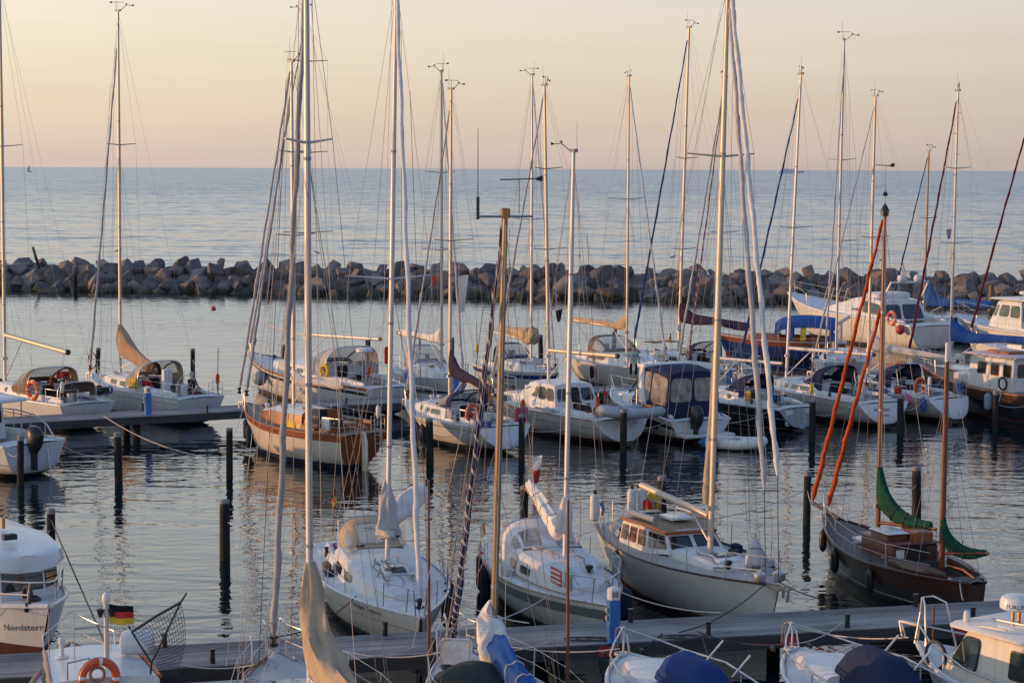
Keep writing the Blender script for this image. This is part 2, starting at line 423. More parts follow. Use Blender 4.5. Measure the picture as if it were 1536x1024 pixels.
def glassmat(name, col, rough=0.04):
    m, nt, b = nmat(name)
    nz = nt.nodes.new('ShaderNodeTexNoise'); nz.inputs['Scale'].default_value = 1.7
    tcn = nt.nodes.new('ShaderNodeTexCoord'); L(nt, tcn.outputs['Object'], nz.inputs['Vector'])
    cr = nt.nodes.new('ShaderNodeValToRGB')
    cr.color_ramp.elements[0].position = 0.35; cr.color_ramp.elements[0].color = (*[c * 0.45 for c in col], 1)
    cr.color_ramp.elements[1].position = 0.65; cr.color_ramp.elements[1].color = (*[c * 1.6 for c in col], 1)
    L(nt, nz.outputs[0], cr.inputs[0]); L(nt, cr.outputs[0], b.inputs['Base Color'])
    b.inputs['Roughness'].default_value = rough
    b.inputs['IOR'].default_value = 1.55
    b.inputs['Specular IOR Level'].default_value = 0.75
    return m
M['glass'] = glassmat('tinted_window', (0.022, 0.025, 0.028))
M['greenglass'] = glassmat('greenish_window', (0.04, 0.06, 0.055))
M['warmglass'] = glassmat('curtained_window', (0.13, 0.085, 0.05))

# clear vinyl with partial transparency
def vinyl(name, col, alpha):
    m, nt, b = nmat(name)
    tcn = nt.nodes.new('ShaderNodeTexCoord')
    nz = nt.nodes.new('ShaderNodeTexNoise'); nz.inputs['Scale'].default_value = 3.0; nz.inputs['Detail'].default_value = 3
    L(nt, tcn.outputs['Object'], nz.inputs['Vector'])
    bp = nt.nodes.new('ShaderNodeBump'); bp.inputs['Distance'].default_value = 0.02
    L(nt, nz.outputs[0], bp.inputs['Height']); L(nt, bp.outputs[0], b.inputs['Normal'])
    b.inputs['Base Color'].default_value = (*col, 1); b.inputs['Roughness'].default_value = 0.12
    b.inputs['Specular IOR Level'].default_value = 0.7
    tr = nt.nodes.new('ShaderNodeBsdfTransparent'); tr.inputs[0].default_value = (0.9, 0.9, 0.9, 1)
    mx = nt.nodes.new('ShaderNodeMixShader'); mx.inputs[0].default_value = alpha
    L(nt, tr.outputs[0], mx.inputs[1]); L(nt, b.outputs[0], mx.inputs[2])
    L(nt, mx.outputs[0], nt.nodes['Material Output'].inputs['Surface'])
    return m
M['vinyl'] = vinyl('clear_window_vinyl', (0.35, 0.34, 0.32), 0.5)
M['net'] = vinyl('fishing_net', (0.012, 0.014, 0.014), 0.42)

def stripemat(name, c1, c2, scale, rot=0.0):
    m, nt, b = nmat(name)
    tcn = nt.nodes.new('ShaderNodeTexCoord'); sp = nt.nodes.new('ShaderNodeSeparateXYZ'); L(nt, tcn.outputs['Object'], sp.inputs[0])
    at = nt.nodes.new('ShaderNodeAttribute'); at.attribute_name = 'spiral'
    a = nt.nodes.new('ShaderNodeMath'); a.operation = 'FRACT'
    L(nt, at.outputs['Fac'], a.inputs[0])
    g = nt.nodes.new('ShaderNodeMath'); g.operation = 'GREATER_THAN'; g.inputs[1].default_value = 0.78
    L(nt, a.outputs[0], g.inputs[0])
    mx = nt.nodes.new('ShaderNodeMix'); mx.data_type = 'RGBA'
    L(nt, g.outputs[0], mx.inputs['Factor']); mx.inputs['A'].default_value = (*c1, 1); mx.inputs['B'].default_value = (*c2, 1)
    L(nt, mx.outputs['Result'], b.inputs['Base Color']); b.inputs['Roughness'].default_value = 0.85
    return m
M['navyspiral'] = stripemat('navy_with_white_lacing', (0.012, 0.02, 0.075), (0.5, 0.48, 0.46), 1)
M['redspiral'] = stripemat('red_and_white_twist', (0.22, 0.02, 0.035), (0.5, 0.42, 0.40), 1)
# ------------------------------------------------------------------ water
def tilt(nt, tcn, y0, y1, a, c):
    """seen low over the water, the wave faces turned this way hide the others: mean tilt grows with distance"""
    sp = nt.nodes.new('ShaderNodeSeparateXYZ'); L(nt, tcn.outputs['Object'], sp.inputs[0])
    mr = nt.nodes.new('ShaderNodeMapRange'); mr.inputs['From Min'].default_value = y0; mr.inputs['From Max'].default_value = y1
    mr.inputs['To Min'].default_value = a; mr.inputs['To Max'].default_value = c
    L(nt, sp.outputs['Y'], mr.inputs[0])
    cb = nt.nodes.new('ShaderNodeCombineXYZ'); cb.inputs[2].default_value = 1.0 if a else 0.0
    L(nt, mr.outputs[0], cb.inputs[1])
    return cb.outputs[0]
def facets(m, nt, b, tcn, mr, amp):
    """wave slopes given straight to the normal, so that far waves keep their tilt"""
    tot = None
    for sx, sy, rot, scale, det, k in ((0.35, 1.0, 5, 0.16, 4, 0.6), (0.5, 1.0, -12, 0.7, 3, 1.0)):
        mp = nt.nodes.new('ShaderNodeMapping'); mp.inputs['Scale'].default_value = (sx, sy, 1); mp.inputs['Rotation'].default_value = (0, 0, R(rot))
        L(nt, tcn.outputs['Object'], mp.inputs[0])
        nz = nt.nodes.new('ShaderNodeTexNoise'); nz.inputs['Scale'].default_value = scale; nz.inputs['Detail'].default_value = det
        L(nt, mp.outputs[0], nz.inputs['Vector'])
        s = nt.nodes.new('ShaderNodeVectorMath'); s.operation = 'SUBTRACT'; s.inputs[1].default_value = (.5, .5, .5); L(nt, nz.outputs['Color'], s.inputs[0])
        q = nt.nodes.new('ShaderNodeVectorMath'); q.operation = 'SCALE'; q.inputs['Scale'].default_value = amp * k; L(nt, s.outputs[0], q.inputs[0])
        if tot is None: tot = q.outputs[0]
        else:
            a = nt.nodes.new('ShaderNodeVectorMath'); a.operation = 'ADD'; L(nt, tot, a.inputs[0]); L(nt, q.outputs[0], a.inputs[1]); tot = a.outputs[0]
    q = nt.nodes.new('ShaderNodeVectorMath'); q.operation = 'SCALE'; L(nt, tot, q.inputs[0]); L(nt, mr.outputs[0], q.inputs['Scale'])
    mu = nt.nodes.new('ShaderNodeVectorMath'); mu.operation = 'MULTIPLY'; mu.inputs[1].default_value = (0.7, 1, 0); L(nt, q.outputs[0], mu.inputs[0])
    ad = nt.nodes.new('ShaderNodeVectorMath'); ad.operation = 'ADD'; L(nt, tilt(nt, tcn, 190, 900, -0.04, -0.13), ad.inputs[1]); L(nt, mu.outputs[0], ad.inputs[0])
    no = nt.nodes.new('ShaderNodeVectorMath'); no.operation = 'NORMALIZE'; L(nt, ad.outputs[0], no.inputs[0])
    L(nt, no.outputs[0], b.inputs['Normal'])
    return m
def watermat(name, base, layers, rough, spec=0.5, fade=None):
    m, nt, b = nmat(name)
    b.inputs['Base Color'].default_value = (*base, 1)
    b.inputs['IOR'].default_value = 1.52
    b.inputs['Roughness'].default_value = rough
    b.inputs['Specular IOR Level'].default_value = spec
    tcn = nt.nodes.new('ShaderNodeTexCoord')
    h = None
    for (sx, sy, rot, scale, detail, amp, dist) in layers:
        mp = nt.nodes.new('ShaderNodeMapping'); mp.inputs['Scale'].default_value = (sx, sy, 1); mp.inputs['Rotation'].default_value = (0, 0, R(rot))
        L(nt, tcn.outputs['Object'], mp.inputs[0])
        nz = nt.nodes.new('ShaderNodeTexNoise'); nz.inputs['Scale'].default_value = scale; nz.inputs['Detail'].default_value = detail
        nz.inputs['Distortion'].default_value = dist; nz.inputs['Roughness'].default_value = 0.5
        L(nt, mp.outputs[0], nz.inputs['Vector'])
        a = nt.nodes.new('ShaderNodeMath'); a.operation = 'MULTIPLY'; a.inputs[1].default_value = amp
        L(nt, nz.outputs[0], a.inputs[0])
        if h is None: h = a.outputs[0]
        else:
            s2 = nt.nodes.new('ShaderNodeMath'); s2.operation = 'ADD'; L(nt, h, s2.inputs[0]); L(nt, a.outputs[0], s2.inputs[1]); h = s2.outputs[0]
    # patches of calmer and rougher water
    mp = nt.nodes.new('ShaderNodeMapping'); mp.inputs['Scale'].default_value = (0.02, 0.05, 1)
    L(nt, tcn.outputs['Object'], mp.inputs[0])
    nz = nt.nodes.new('ShaderNodeTexNoise'); nz.inputs['Scale'].default_value = 2.0; nz.inputs['Detail'].default_value = 3
    L(nt, mp.outputs[0], nz.inputs['Vector'])
    mr = nt.nodes.new('ShaderNodeMapRange'); mr.inputs['From Min'].default_value = 0.35; mr.inputs['From Max'].default_value = 0.65
    mr.inputs['To Min'].default_value = 0.7; mr.inputs['To Max'].default_value = 1.2
    L(nt, nz.outputs[0], mr.inputs[0])
    mm = nt.nodes.new('ShaderNodeMath'); mm.operation = 'MULTIPLY'; L(nt, h, mm.inputs[0]); L(nt, mr.outputs[0], mm.inputs[1])
    bp = nt.nodes.new('ShaderNodeBump'); bp.inputs['Strength'].default_value = 1.0; bp.inputs['Distance'].default_value = 1.0
    if fade: return facets(m, nt, b, tcn, mr, fade)
    L(nt, mm.outputs[0], bp.inputs['Height'])
    ad = nt.nodes.new('ShaderNodeVectorMath'); ad.operation = 'ADD'; L(nt, bp.outputs[0], ad.inputs[0]); L(nt, tilt(nt, tcn, 60, 140, 0.0, -0.055), ad.inputs[1])
    no = nt.nodes.new('ShaderNodeVectorMath'); no.operation = 'NORMALIZE'; L(nt, ad.outputs[0], no.inputs[0])
    L(nt, no.outputs[0], b.inputs['Normal'])
    return m
# (stretch x, stretch y, rotation, scale, detail, amplitude m, distortion)
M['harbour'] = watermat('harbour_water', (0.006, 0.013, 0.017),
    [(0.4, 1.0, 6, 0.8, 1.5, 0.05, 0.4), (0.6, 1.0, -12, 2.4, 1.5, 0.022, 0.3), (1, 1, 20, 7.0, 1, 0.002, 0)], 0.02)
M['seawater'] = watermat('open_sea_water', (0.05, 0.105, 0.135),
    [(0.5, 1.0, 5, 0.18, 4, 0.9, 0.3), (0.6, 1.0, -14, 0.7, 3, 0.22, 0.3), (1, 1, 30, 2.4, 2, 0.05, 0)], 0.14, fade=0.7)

def bw_d(x): return 127.7 - 0.153 * x - 0.0004 * x * x         # breakwater waterline, in plan units
def bw_y(x): return bw_d(x) * KD
xs = [-400, -200, -100, -60, -40, -20, 0, 20, 40, 60, 100, 200, 400]
def bw_line(x): return bw_y(max(-70, min(70, x))) + 4.5
mb = MB()
rows = [[(x, -60, 0) for x in xs], [(x, 60, 0) for x in xs], [(x, bw_line(x), 0) for x in xs]]
mb.loft(rows, closed=False)
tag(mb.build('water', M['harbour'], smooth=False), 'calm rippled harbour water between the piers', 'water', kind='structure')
mb = MB()
far = [(-30000, 0), (30000, 0)]
xs2 = [-30000, -2000] + xs + [2000, 30000]
mb.loft([[(x, bw_line(x), 0) for x in xs2], [(x * 1.6, 900, 0) for x in xs2], [(x * 3, 30000, 0) for x in xs2]], closed=False)
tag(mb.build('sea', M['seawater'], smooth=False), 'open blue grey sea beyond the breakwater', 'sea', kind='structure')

# ------------------------------------------------------------------ breakwater
def rockmat():
    m, nt, b = nmat('granite_boulder')
    tcn = nt.nodes.new('ShaderNodeTexCoord'); oi = nt.nodes.new('ShaderNodeObjectInfo'); geo = nt.nodes.new('ShaderNodeNewGeometry')
    nz = nt.nodes.new('ShaderNodeTexNoise'); nz.inputs['Scale'].default_value = 2.2; nz.inputs['Detail'].default_value = 8; nz.inputs['Roughness'].default_value = 0.65
    L(nt, tcn.outputs['Object'], nz.inputs['Vector'])
    cr = nt.nodes.new('ShaderNodeValToRGB'); e = cr.color_ramp.elements
    e[0].position = 0.0; e[0].color = (0.10, 0.085, 0.078, 1)
    e[1].position = 1.0; e[1].color = (0.27, 0.23, 0.20, 1)
    for p, c in ((0.22, (0.165, 0.135, 0.12)), (0.45, (0.13, 0.118, 0.115)), (0.62, (0.21, 0.162, 0.138)), (0.8, (0.14, 0.13, 0.128))):
        q = e.new(p); q.color = (*c, 1)
    L(nt, oi.outputs['Random'], cr.inputs[0])
    mr = nt.nodes.new('ShaderNodeMapRange'); mr.inputs['From Min'].default_value = 0.25; mr.inputs['From Max'].default_value = 0.75
    mr.inputs['To Min'].default_value = 0.55; mr.inputs['To Max'].default_value = 1.35
    L(nt, nz.outputs[0], mr.inputs[0])
    sc_ = nt.nodes.new('ShaderNodeVectorMath'); sc_.operation = 'SCALE'; L(nt, cr.outputs[0], sc_.inputs[0]); L(nt, mr.outputs[0], sc_.inputs['Scale'])
    # weed and wet band above the waterline
    sp = nt.nodes.new('ShaderNodeSeparateXYZ'); L(nt, geo.outputs['Position'], sp.inputs[0])
    n2 = nt.nodes.new('ShaderNodeTexNoise'); n2.inputs['Scale'].default_value = 0.8; L(nt, geo.outputs['Position'], n2.inputs['Vector'])
    a = nt.nodes.new('ShaderNodeMath'); a.operation = 'MULTIPLY_ADD'; a.inputs[1].default_value = 0.9; a.inputs[2].default_value = -0.45
    L(nt, n2.outputs[0], a.inputs[0])
    s = nt.nodes.new('ShaderNodeMath'); s.operation = 'ADD'; L(nt, sp.outputs['Z'], s.inputs[0]); L(nt, a.outputs[0], s.inputs[1])
    w = nt.nodes.new('ShaderNodeMapRange'); w.inputs['From Min'].default_value = 0.25; w.inputs['From Max'].default_value = 0.65
    w.inputs['To Min'].default_value = 0.85; w.inputs['To Max'].default_value = 0.0
    L(nt, s.outputs[0], w.inputs[0])
    mx = nt.nodes.new('ShaderNodeMix'); mx.data_type = 'RGBA'; L(nt, w.outputs[0], mx.inputs['Factor']); L(nt, sc_.outputs[0], mx.inputs['A'])
    mx.inputs['B'].default_value = (0.045, 0.048, 0.028, 1)
    L(nt, mx.outputs['Result'], b.inputs['Base Color']); b.inputs['Roughness'].default_value = 0.85
    bp = nt.nodes.new('ShaderNodeBump'); bp.inputs['Distance'].default_value = 0.12; bp.inputs['Strength'].default_value = 0.8
    L(nt, nz.outputs[0], bp.inputs['Height']); L(nt, bp.outputs[0], b.inputs['Normal'])
    return m
M['rock'] = rockmat()
def rock_mesh(seed):
    r = random.Random(seed); bm = bmesh.new()
    for k in range(14):
        v = Vector((r.gauss(0, 1), r.gauss(0, 1), r.gauss(0, 1))).normalized()
        e = r.uniform(0.78, 1.12)
        bm.verts.new((v.x * e, v.y * e * 0.85, v.z * e * 0.78))
    ret = bmesh.ops.convex_hull(bm, input=bm.verts)
    bmesh.ops.delete(bm, geom=[g for g in ret['geom_interior'] if isinstance(g, bmesh.types.BMVert)], context='VERTS')
    bmesh.ops.dissolve_limit(bm, angle_limit=R(16), verts=bm.verts, edges=bm.edges)
    bmesh.ops.bevel(bm, geom=list(bm.edges), offset=0.05, segments=2, affect='EDGES', profile=0.6)
    me = bpy.data.meshes.new('boulder'); bm.to_mesh(me); bm.free()
    for p in me.polygons: p.use_smooth = True
    me.set_sharp_from_angle(angle=R(30))
    me.materials.append(M['rock'])
    return me
rmesh = [rock_mesh(100 + i) for i in range(18)]
rr = random.Random(3)
rocks = []
for row, (z, back, size, n) in enumerate([(-0.1, 1.9, 1.2, 62), (0.42, 2.6, 1.4, 62), (1.0, 3.5, 1.45, 62), (1.55, 4.6, 1.3, 62), (1.98, 6.0, 1.1, 54)]):
    for i in range(n):
        x = -47.5 + 93.5 * (i + 0.5 * (row % 2) + rr.uniform(-0.3, 0.3)) / n
        s = size * rr.uniform(0.6, 1.15)
        o = bpy.data.objects.new('boulder', rr.choice(rmesh)); COL.objects.link(o)
        o.location = (x, bw_y(x) + 0.6 + back + rr.uniform(-0.4, 0.4), z + rr.uniform(-0.12, 0.12))
        o.rotation_euler = (rr.uniform(-0.6, 0.6), rr.uniform(-0.6, 0.6), rr.uniform(0, 6.28))
        o.scale = (s * rr.uniform(0.85, 1.25), s * rr.uniform(0.85, 1.1), s * rr.uniform(0.75, 1.05))
        lab = ['rough grey granite boulder half in the water at the foot of the breakwater', 'rough grey granite boulder in the lower face of the breakwater',
               'rough grey granite boulder midway up the breakwater', 'rough grey granite boulder high on the face of the breakwater', 'rough grey granite boulder along the top of the breakwater'][row]
        tag(o, lab, 'boulder', ['boulders at the foot of the breakwater', 'boulders in the lower face of the breakwater', 'boulders midway up the breakwater', 'boulders high on the breakwater', 'boulders along the breakwater top'][row])
mb = MB()
mb.loft([[(x, bw_y(max(-70, min(70, x))) + b + 0.4 * math.sin(x * 1.7 + b), z + 0.15 * math.sin(x * 2.3)) for x in [k * 0.75 - 75 for k in range(201)]] for b, z in ((2.0, -1.2), (3.2, 0.5), (5.2, 1.5), (6.6, 1.9), (9.6, 1.8), (14, -1.2))], closed=False)
tag(mb.build('rubble', M['rock']), 'dark small rubble filling the gaps of the breakwater', 'rubble', kind='stuff')

# ------------------------------------------------------------------ piers
def plankmat():
    m, nt, b = nmat('weathered_pier_planks')
    tcn = nt.nodes.new('ShaderNodeTexCoord')
    mp = nt.nodes.new('ShaderNodeMapping'); mp.inputs['Scale'].default_value = (0.25, 7.0, 1.0); L(nt, tcn.outputs['Object'], mp.inputs[0])
    nz = nt.nodes.new('ShaderNodeTexNoise'); nz.inputs['Scale'].default_value = 2.2; nz.inputs['Detail'].default_value = 7; nz.inputs['Roughness'].default_value = 0.7
    L(nt, mp.outputs[0], nz.inputs['Vector'])
    n2 = nt.nodes.new('ShaderNodeTexNoise'); n2.inputs['Scale'].default_value = 0.7; n2.inputs['Detail'].default_value = 4; L(nt, tcn.outputs['Object'], n2.inputs['Vector'])
    cr = nt.nodes.new('ShaderNodeValToRGB'); e = cr.color_ramp.elements
    e[0].position = 0.3; e[0].color = (0.14, 0.135, 0.135, 1); e[1].position = 0.7; e[1].color = (0.42, 0.39, 0.37, 1)
    L(nt, nz.outputs[0], cr.inputs[0])
    mr = nt.nodes.new('ShaderNodeMapRange'); mr.inputs['From Min'].default_value = 0.3; mr.inputs['From Max'].default_value = 0.7; mr.inputs['To Min'].default_value = 0.7; mr.inputs['To Max'].default_value = 1.2
    L(nt, n2.outputs[0], mr.inputs[0])
    s = nt.nodes.new('ShaderNodeVectorMath'); s.operation = 'SCALE'; L(nt, cr.outputs[0], s.inputs[0]); L(nt, mr.outputs[0], s.inputs['Scale'])
    # every board weathered to its own grey
    sp = nt.nodes.new('ShaderNodeSeparateXYZ'); L(nt, tcn.outputs['Object'], sp.inputs[0])
    my = nt.nodes.new('ShaderNodeMath'); my.operation = 'MULTIPLY'; my.inputs[1].default_value = 11 / 1.85; L(nt, sp.outputs['Y'], my.inputs[0])
    fy = nt.nodes.new('ShaderNodeMath'); fy.operation = 'FLOOR'; L(nt, my.outputs[0], fy.inputs[0])
    wn = nt.nodes.new('ShaderNodeTexWhiteNoise'); wn.noise_dimensions = '1D'; L(nt, fy.outputs[0], wn.inputs['W'])
    wr = nt.nodes.new('ShaderNodeMapRange'); wr.inputs['To Min'].default_value = 0.62; wr.inputs['To Max'].default_value = 1.15; L(nt, wn.outputs['Value'], wr.inputs[0])
    s2 = nt.nodes.new('ShaderNodeVectorMath'); s2.operation = 'SCALE'; L(nt, s.outputs[0], s2.inputs[0]); L(nt, wr.outputs[0], s2.inputs['Scale'])
    L(nt, s2.outputs[0], b.inputs['Base Color']); b.inputs['Roughness'].default_value = 0.8; b.inputs['Specular IOR Level'].default_value = 0.3
    bp = nt.nodes.new('ShaderNodeBump'); bp.inputs['Distance'].default_value = 0.006; L(nt, nz.outputs[0], bp.inputs['Height']); L(nt, bp.outputs[0], b.inputs['Normal'])
    return m
M['plank'] = plankmat()
M['fascia'] = mat('shadow_dark_pier_beam', (0.05, 0.047, 0.046), 0.7, var=0.35, vs=2, bump=0.006, bs=8, stretch=(0.4, 4, 4))  # beam colour darkened to deepen the shadow under the pier

PZ = 0.9
def make_pier(p0, p1, width, label, nboards, bolls_near, bolls_far):
    """p0,p1: ends of the far (back) edge in plan"""
    d = p1 - p0; Lp = d.length; rz = math.atan2(d.y, d.x)
    root = empty('pier', (p0.x, p0.y, 0), rz)
    tag(root, label, 'pier')
    mb = MB(); w = width / nboards; r = random.Random(int(Lp * 10))
    for i in range(nboards):
        y1 = -i * w - 0.006; y0 = -(i + 1) * w + 0.006
        seg = 6.0; x = -r.uniform(0, 1.0)
        while x < Lp:
            dz = r.uniform(-0.004, 0.004)
            mb.box(x + 0.008, min(x + seg, Lp) - 0.008, y0, y1, PZ - 0.045, PZ + dz)
            x += seg
    mb.build('deck', M['plank'], root, smooth=False)
    for y in (-width - 0.05, 0.012):
        MB().box(-0.5, Lp, y, y + 0.035, PZ - 0.30, PZ - 0.02).build('edge_beam', M['fascia'], root)
    MB().box(-0.4, Lp - 0.1, -width + 0.15, -0.15, PZ - 0.26, PZ - 0.06).build('under_beam', M['fascia'], root)
    k = 1.4
    while k < Lp:
        for y in (-width + 0.3, -0.3):
            MB().tube([(k, y, -0.8), (k, y, PZ - 0.2)], 0.15, 10).build('support_pile', M['pile'], root)
        k += 5.2
    for xx in bolls_near + [-b for b in bolls_far]:
        y = -width + 0.16 if xx >= 0 else -0.16
        x = abs(xx)
        MB().lathe([(0.055, PZ), (0.05, PZ + 0.24), (0.062, PZ + 0.25), (0.062, PZ + 0.29)], 10, M=Matrix.Translation((x, y, 0))).build('bollard', M['black'], root)
    return root
# front pier: back edge seen from (0,981) to (1536,898)
pA, pB = pt(0, 981, PZ), pt(1536, 898, PZ)
dirF = (pB - pA).normalized()
pA2, pB2 = pA - dirF * 6, pB + dirF * 18
front_pier = make_pier(pA2, pB2, 1.85, 'grey planked wooden pier in front with blue and white power pedestal', 11,
                       [10.0, 14.4, 20.2, 23.3, 26.2, 8.0], [13.7, 19.0, 25.6, 9.2])
fA, fB = W(-18.7, 61.4), W(5.5, 71.3)
dirB = (fB - fA).normalized()
far_pier = make_pier(fA - dirB * 8, fB + dirB * 40, 2.0, 'grey wooden pier in the middle of the harbour with yachts on both sides', 10,
                     [14.6, 20.5, 23.2, 27], [12.5, 17.8, 24, 29])
def pier_pt(root, x, y, z=PZ):
    return root.matrix_basis @ Vector((x, y, z))
bpy.context.view_layer.update()

# ------------------------------------------------------------------ mooring piles
pile_mesh = {}
def make_pile(px, py, ztop, label, group=None, rad=0.13):
    k = (8.9 / 1.0)
    hz = 252.6 + (px - 768) * 0.0041
    d = (CAMZ - ztop) * FPX / (py - hz)
    x = (px - 768) / FPX * d
    root = empty('mooring_pile', (x, d, 0))
    tag(root, label, 'mooring pile', group)
    rp = random.Random(int(px))
    lean = (rp.uniform(-0.06, 0.06), rp.uniform(-0.06, 0.06)); rad *= rp.uniform(0.85, 1.1)
    MB().tube([(0, 0, -1.5), (lean[0] * 0.3, lean[1] * 0.3, 0.5), (lean[0], lean[1], ztop - 0.02)], [rad * 1.06, rad, rad * 0.95], 12).build('shaft', M['pile'], root)
    MB().lathe([(rad * 0.98, ztop - rp.uniform(0.04, 0.12)), (rad * 0.99, ztop + 0.02), (rad * 0.7, ztop + 0.05)], 12, M=Matrix.Translation((lean[0], lean[1], 0))).build('top_cap', M['piletop'], root)
    return root
PILES = {}
for key, px, py, lab in [
    ('a1', 24, 657, 'black mooring pile just behind the outboard motor of the white motorboat'),
    ('a2', 173, 652, 'black mooring pile standing alone in open water below the blue pedestal of the middle pier'),
    ('a3', 341, 645, 'black mooring pile off the bow of the varnished wooden yacht'),
    ('a4', 479, 634, 'black mooring pile against the cream side of the varnished wooden yacht'),
    ('a5', 645, 630, 'black mooring pile beside the hull of the white yacht with the navy sail cover'),
    ('a6', 783, 624, 'black mooring pile at the transom of the white yacht with the pink towel'),
    ('a7', 937, 616, 'black mooring pile at the stern of the deck saloon yacht carrying a dinghy'),
    ('a8', 1073, 613, 'black mooring pile behind the tall front mast near the blue canopy cruiser'),
    ('a9', 1222, 602, 'black mooring pile beside the transom of the black hulled yacht'),
    ('a10', 1356, 594, 'black mooring pile by the pink round fender'),
    ('a11', 1499, 588, 'black mooring pile at the side of the brown wheelhouse boat'),
    ('b1', 69, 768, 'black mooring pile close behind the white cabin cruiser with the name on its bow'),
    ('b2', 333, 755, 'black mooring pile alone in open water left of the yacht with the beige hood'),
    ('b3', 786, 733, 'black mooring pile behind the white sail bundle of the green striped yacht'),
    ('b4', 998, 719, 'black mooring pile at the stern of the cream yacht with the wooden wheelhouse'),
    ('b5', 1216, 711, 'black mooring pile between the cream yacht and the dark brown ketch'),
    ('b6', 1383, 704, 'black mooring pile behind the green sail cover of the dark brown ketch'),
    ('c1', 143, 523, 'black mooring pile at the bow of the yacht with the beige drooping sail'),
    ('c2', 287, 524, 'black mooring pile at the stern of the yacht with the beige drooping sail'),
    ('c3', 424, 518, 'black mooring pile beside the long yacht behind the wooden one'),
    ('c4', 551, 508, 'black mooring pile under the end of the white boom of the long yacht'),
    ('c5', 677, 507, 'black mooring pile behind the navy sail cover, between two golden masts'),
    ('c6', 921, 494, 'black mooring pile behind the beige sprayhood under the golden boom'),
    ('c7', 812, 503, 'black mooring pile by the crumpled beige sail behind the middle pier')]:
    PILES[key] = make_pile(px, py, 1.6, lab, 'black mooring piles')
make_pile(111, 399, 2.2, 'black pile standing in the water at the foot of the breakwater', 'black mooring piles', 0.17)
o = make_pile(1487, 428, 2.2, 'brown timber pile at the foot of the breakwater behind the motor cruisers', None, 0.22)
for c in o.children: c.data.materials[0] = M['oakpile']

# leaning dark post on the breakwater
q = ptY(56, 393, bw_y(-40) + 4)
root = empty('leaning_post', (q.x, q.y, 1.4)); tag(root, 'dark post leaning out of the breakwater rocks', 'post')
MB().tube([(0.25, 0, 0), (-0.35, 0, 2.2)], 0.12, 8).build('shaft', M['pile'], root)
MB().tube([(-0.35, 0, 2.2), (-0.37, 0, 2.28)], 0.13, 8).build('cap', M['piletop'], root)

# red marker buoy by the rocks
q = pt(320, 464, 0)
root = empty('marker_buoy', q); tag(root, 'small red round buoy floating in front of the breakwater', 'buoy')
MB().lathe([(0.02, -0.2), (0.17, -0.1), (0.2, 0.05), (0.17, 0.16), (0.07, 0.24), (0.03, 0.26)], 14).build('float', M['fendred'], root)
MB().torus((0, 0, 0.31), 0.05, 0.015, 10, 6).build('ring', M['steel'], root)

# ------------------------------------------------------------------ power pedestals
def make_pedestal(loc, label, h=1.12, rz=0.0):
    root = empty('power_pedestal', loc, rz); tag(root, label, 'power pedestal', 'blue power pedestals on the piers')
    MB().cbox(-0.12, 0.12, -0.10, 0.10, 0.012, h - 0.26, 0.015).build('body', M['postblue'], root)
    MB().cbox(-0.122, 0.122, -0.102, 0.102, h - 0.26, h, 0.05).build('cap', M['postwhite'], root)
    MB().box(-0.16, 0.16, -0.14, 0.14, 0.0, 0.012).build('base_plate', M['postblue'], root)
    MB().panel([(-0.07, -0.102, h - 0.2), (0.07, -0.102, h - 0.2), (0.07, -0.102, h - 0.09), (-0.07, -0.102, h - 0.09)]).build('lamp_window', M['greyplastic'], root)
    for z in (0.5, 0.66):
        MB().cbox(-0.165, -0.12, -0.06, 0.06, z - 0.05, z + 0.05, 0.01).build('socket', M['greyplastic'], root)
    return root
make_pedestal(pt(920, 962, PZ), 'blue power pedestal with white cap on the front pier by the red sign', 1.14, math.atan2(dirF.y, dirF.x))
for px, py, lab in ((222, 622, 'blue power pedestal with white cap on the pier before the cockpit with two people'),
                    (683, 592, 'blue power pedestal behind the sprayhood of the white yacht with the navy sail cover'),
                    (1092, 583, 'blue power pedestal above the black hulled yacht, partly hidden by rigging')):
    make_pedestal(pt(px, py, PZ), lab, 1.12, math.atan2(dirB.y, dirB.x))
# red signs on the pier edge
for i, (px, py, lab) in enumerate(((914, 976, 'small red berth sign on the pier edge below the blue pedestal'), (1184, 958, 'small red berth sign on the pier edge above the navy canvas boat'), (1436, 941, 'small red berth sign on the pier edge behind the wheelhouse boat rails'))):
    q = pt(px, py, PZ - 0.12)
    s = MB().cbox(-0.19, 0.19, -0.012, 0.012, -0.11, 0.10, 0.01).build('berth_sign', M['redsign'])
    qq = (q - pA2); along = qq.dot(dirF); nrm = Vector((dirF.y, -dirF.x, 0))
    base = pA2 + dirF * along + nrm * 1.915
    s.location = (base.x, base.y, PZ - 0.15); s.rotation_euler = (0, 0, math.atan2(dirF.y, dirF.x))
    tag(s, lab, 'sign', 'red berth signs')
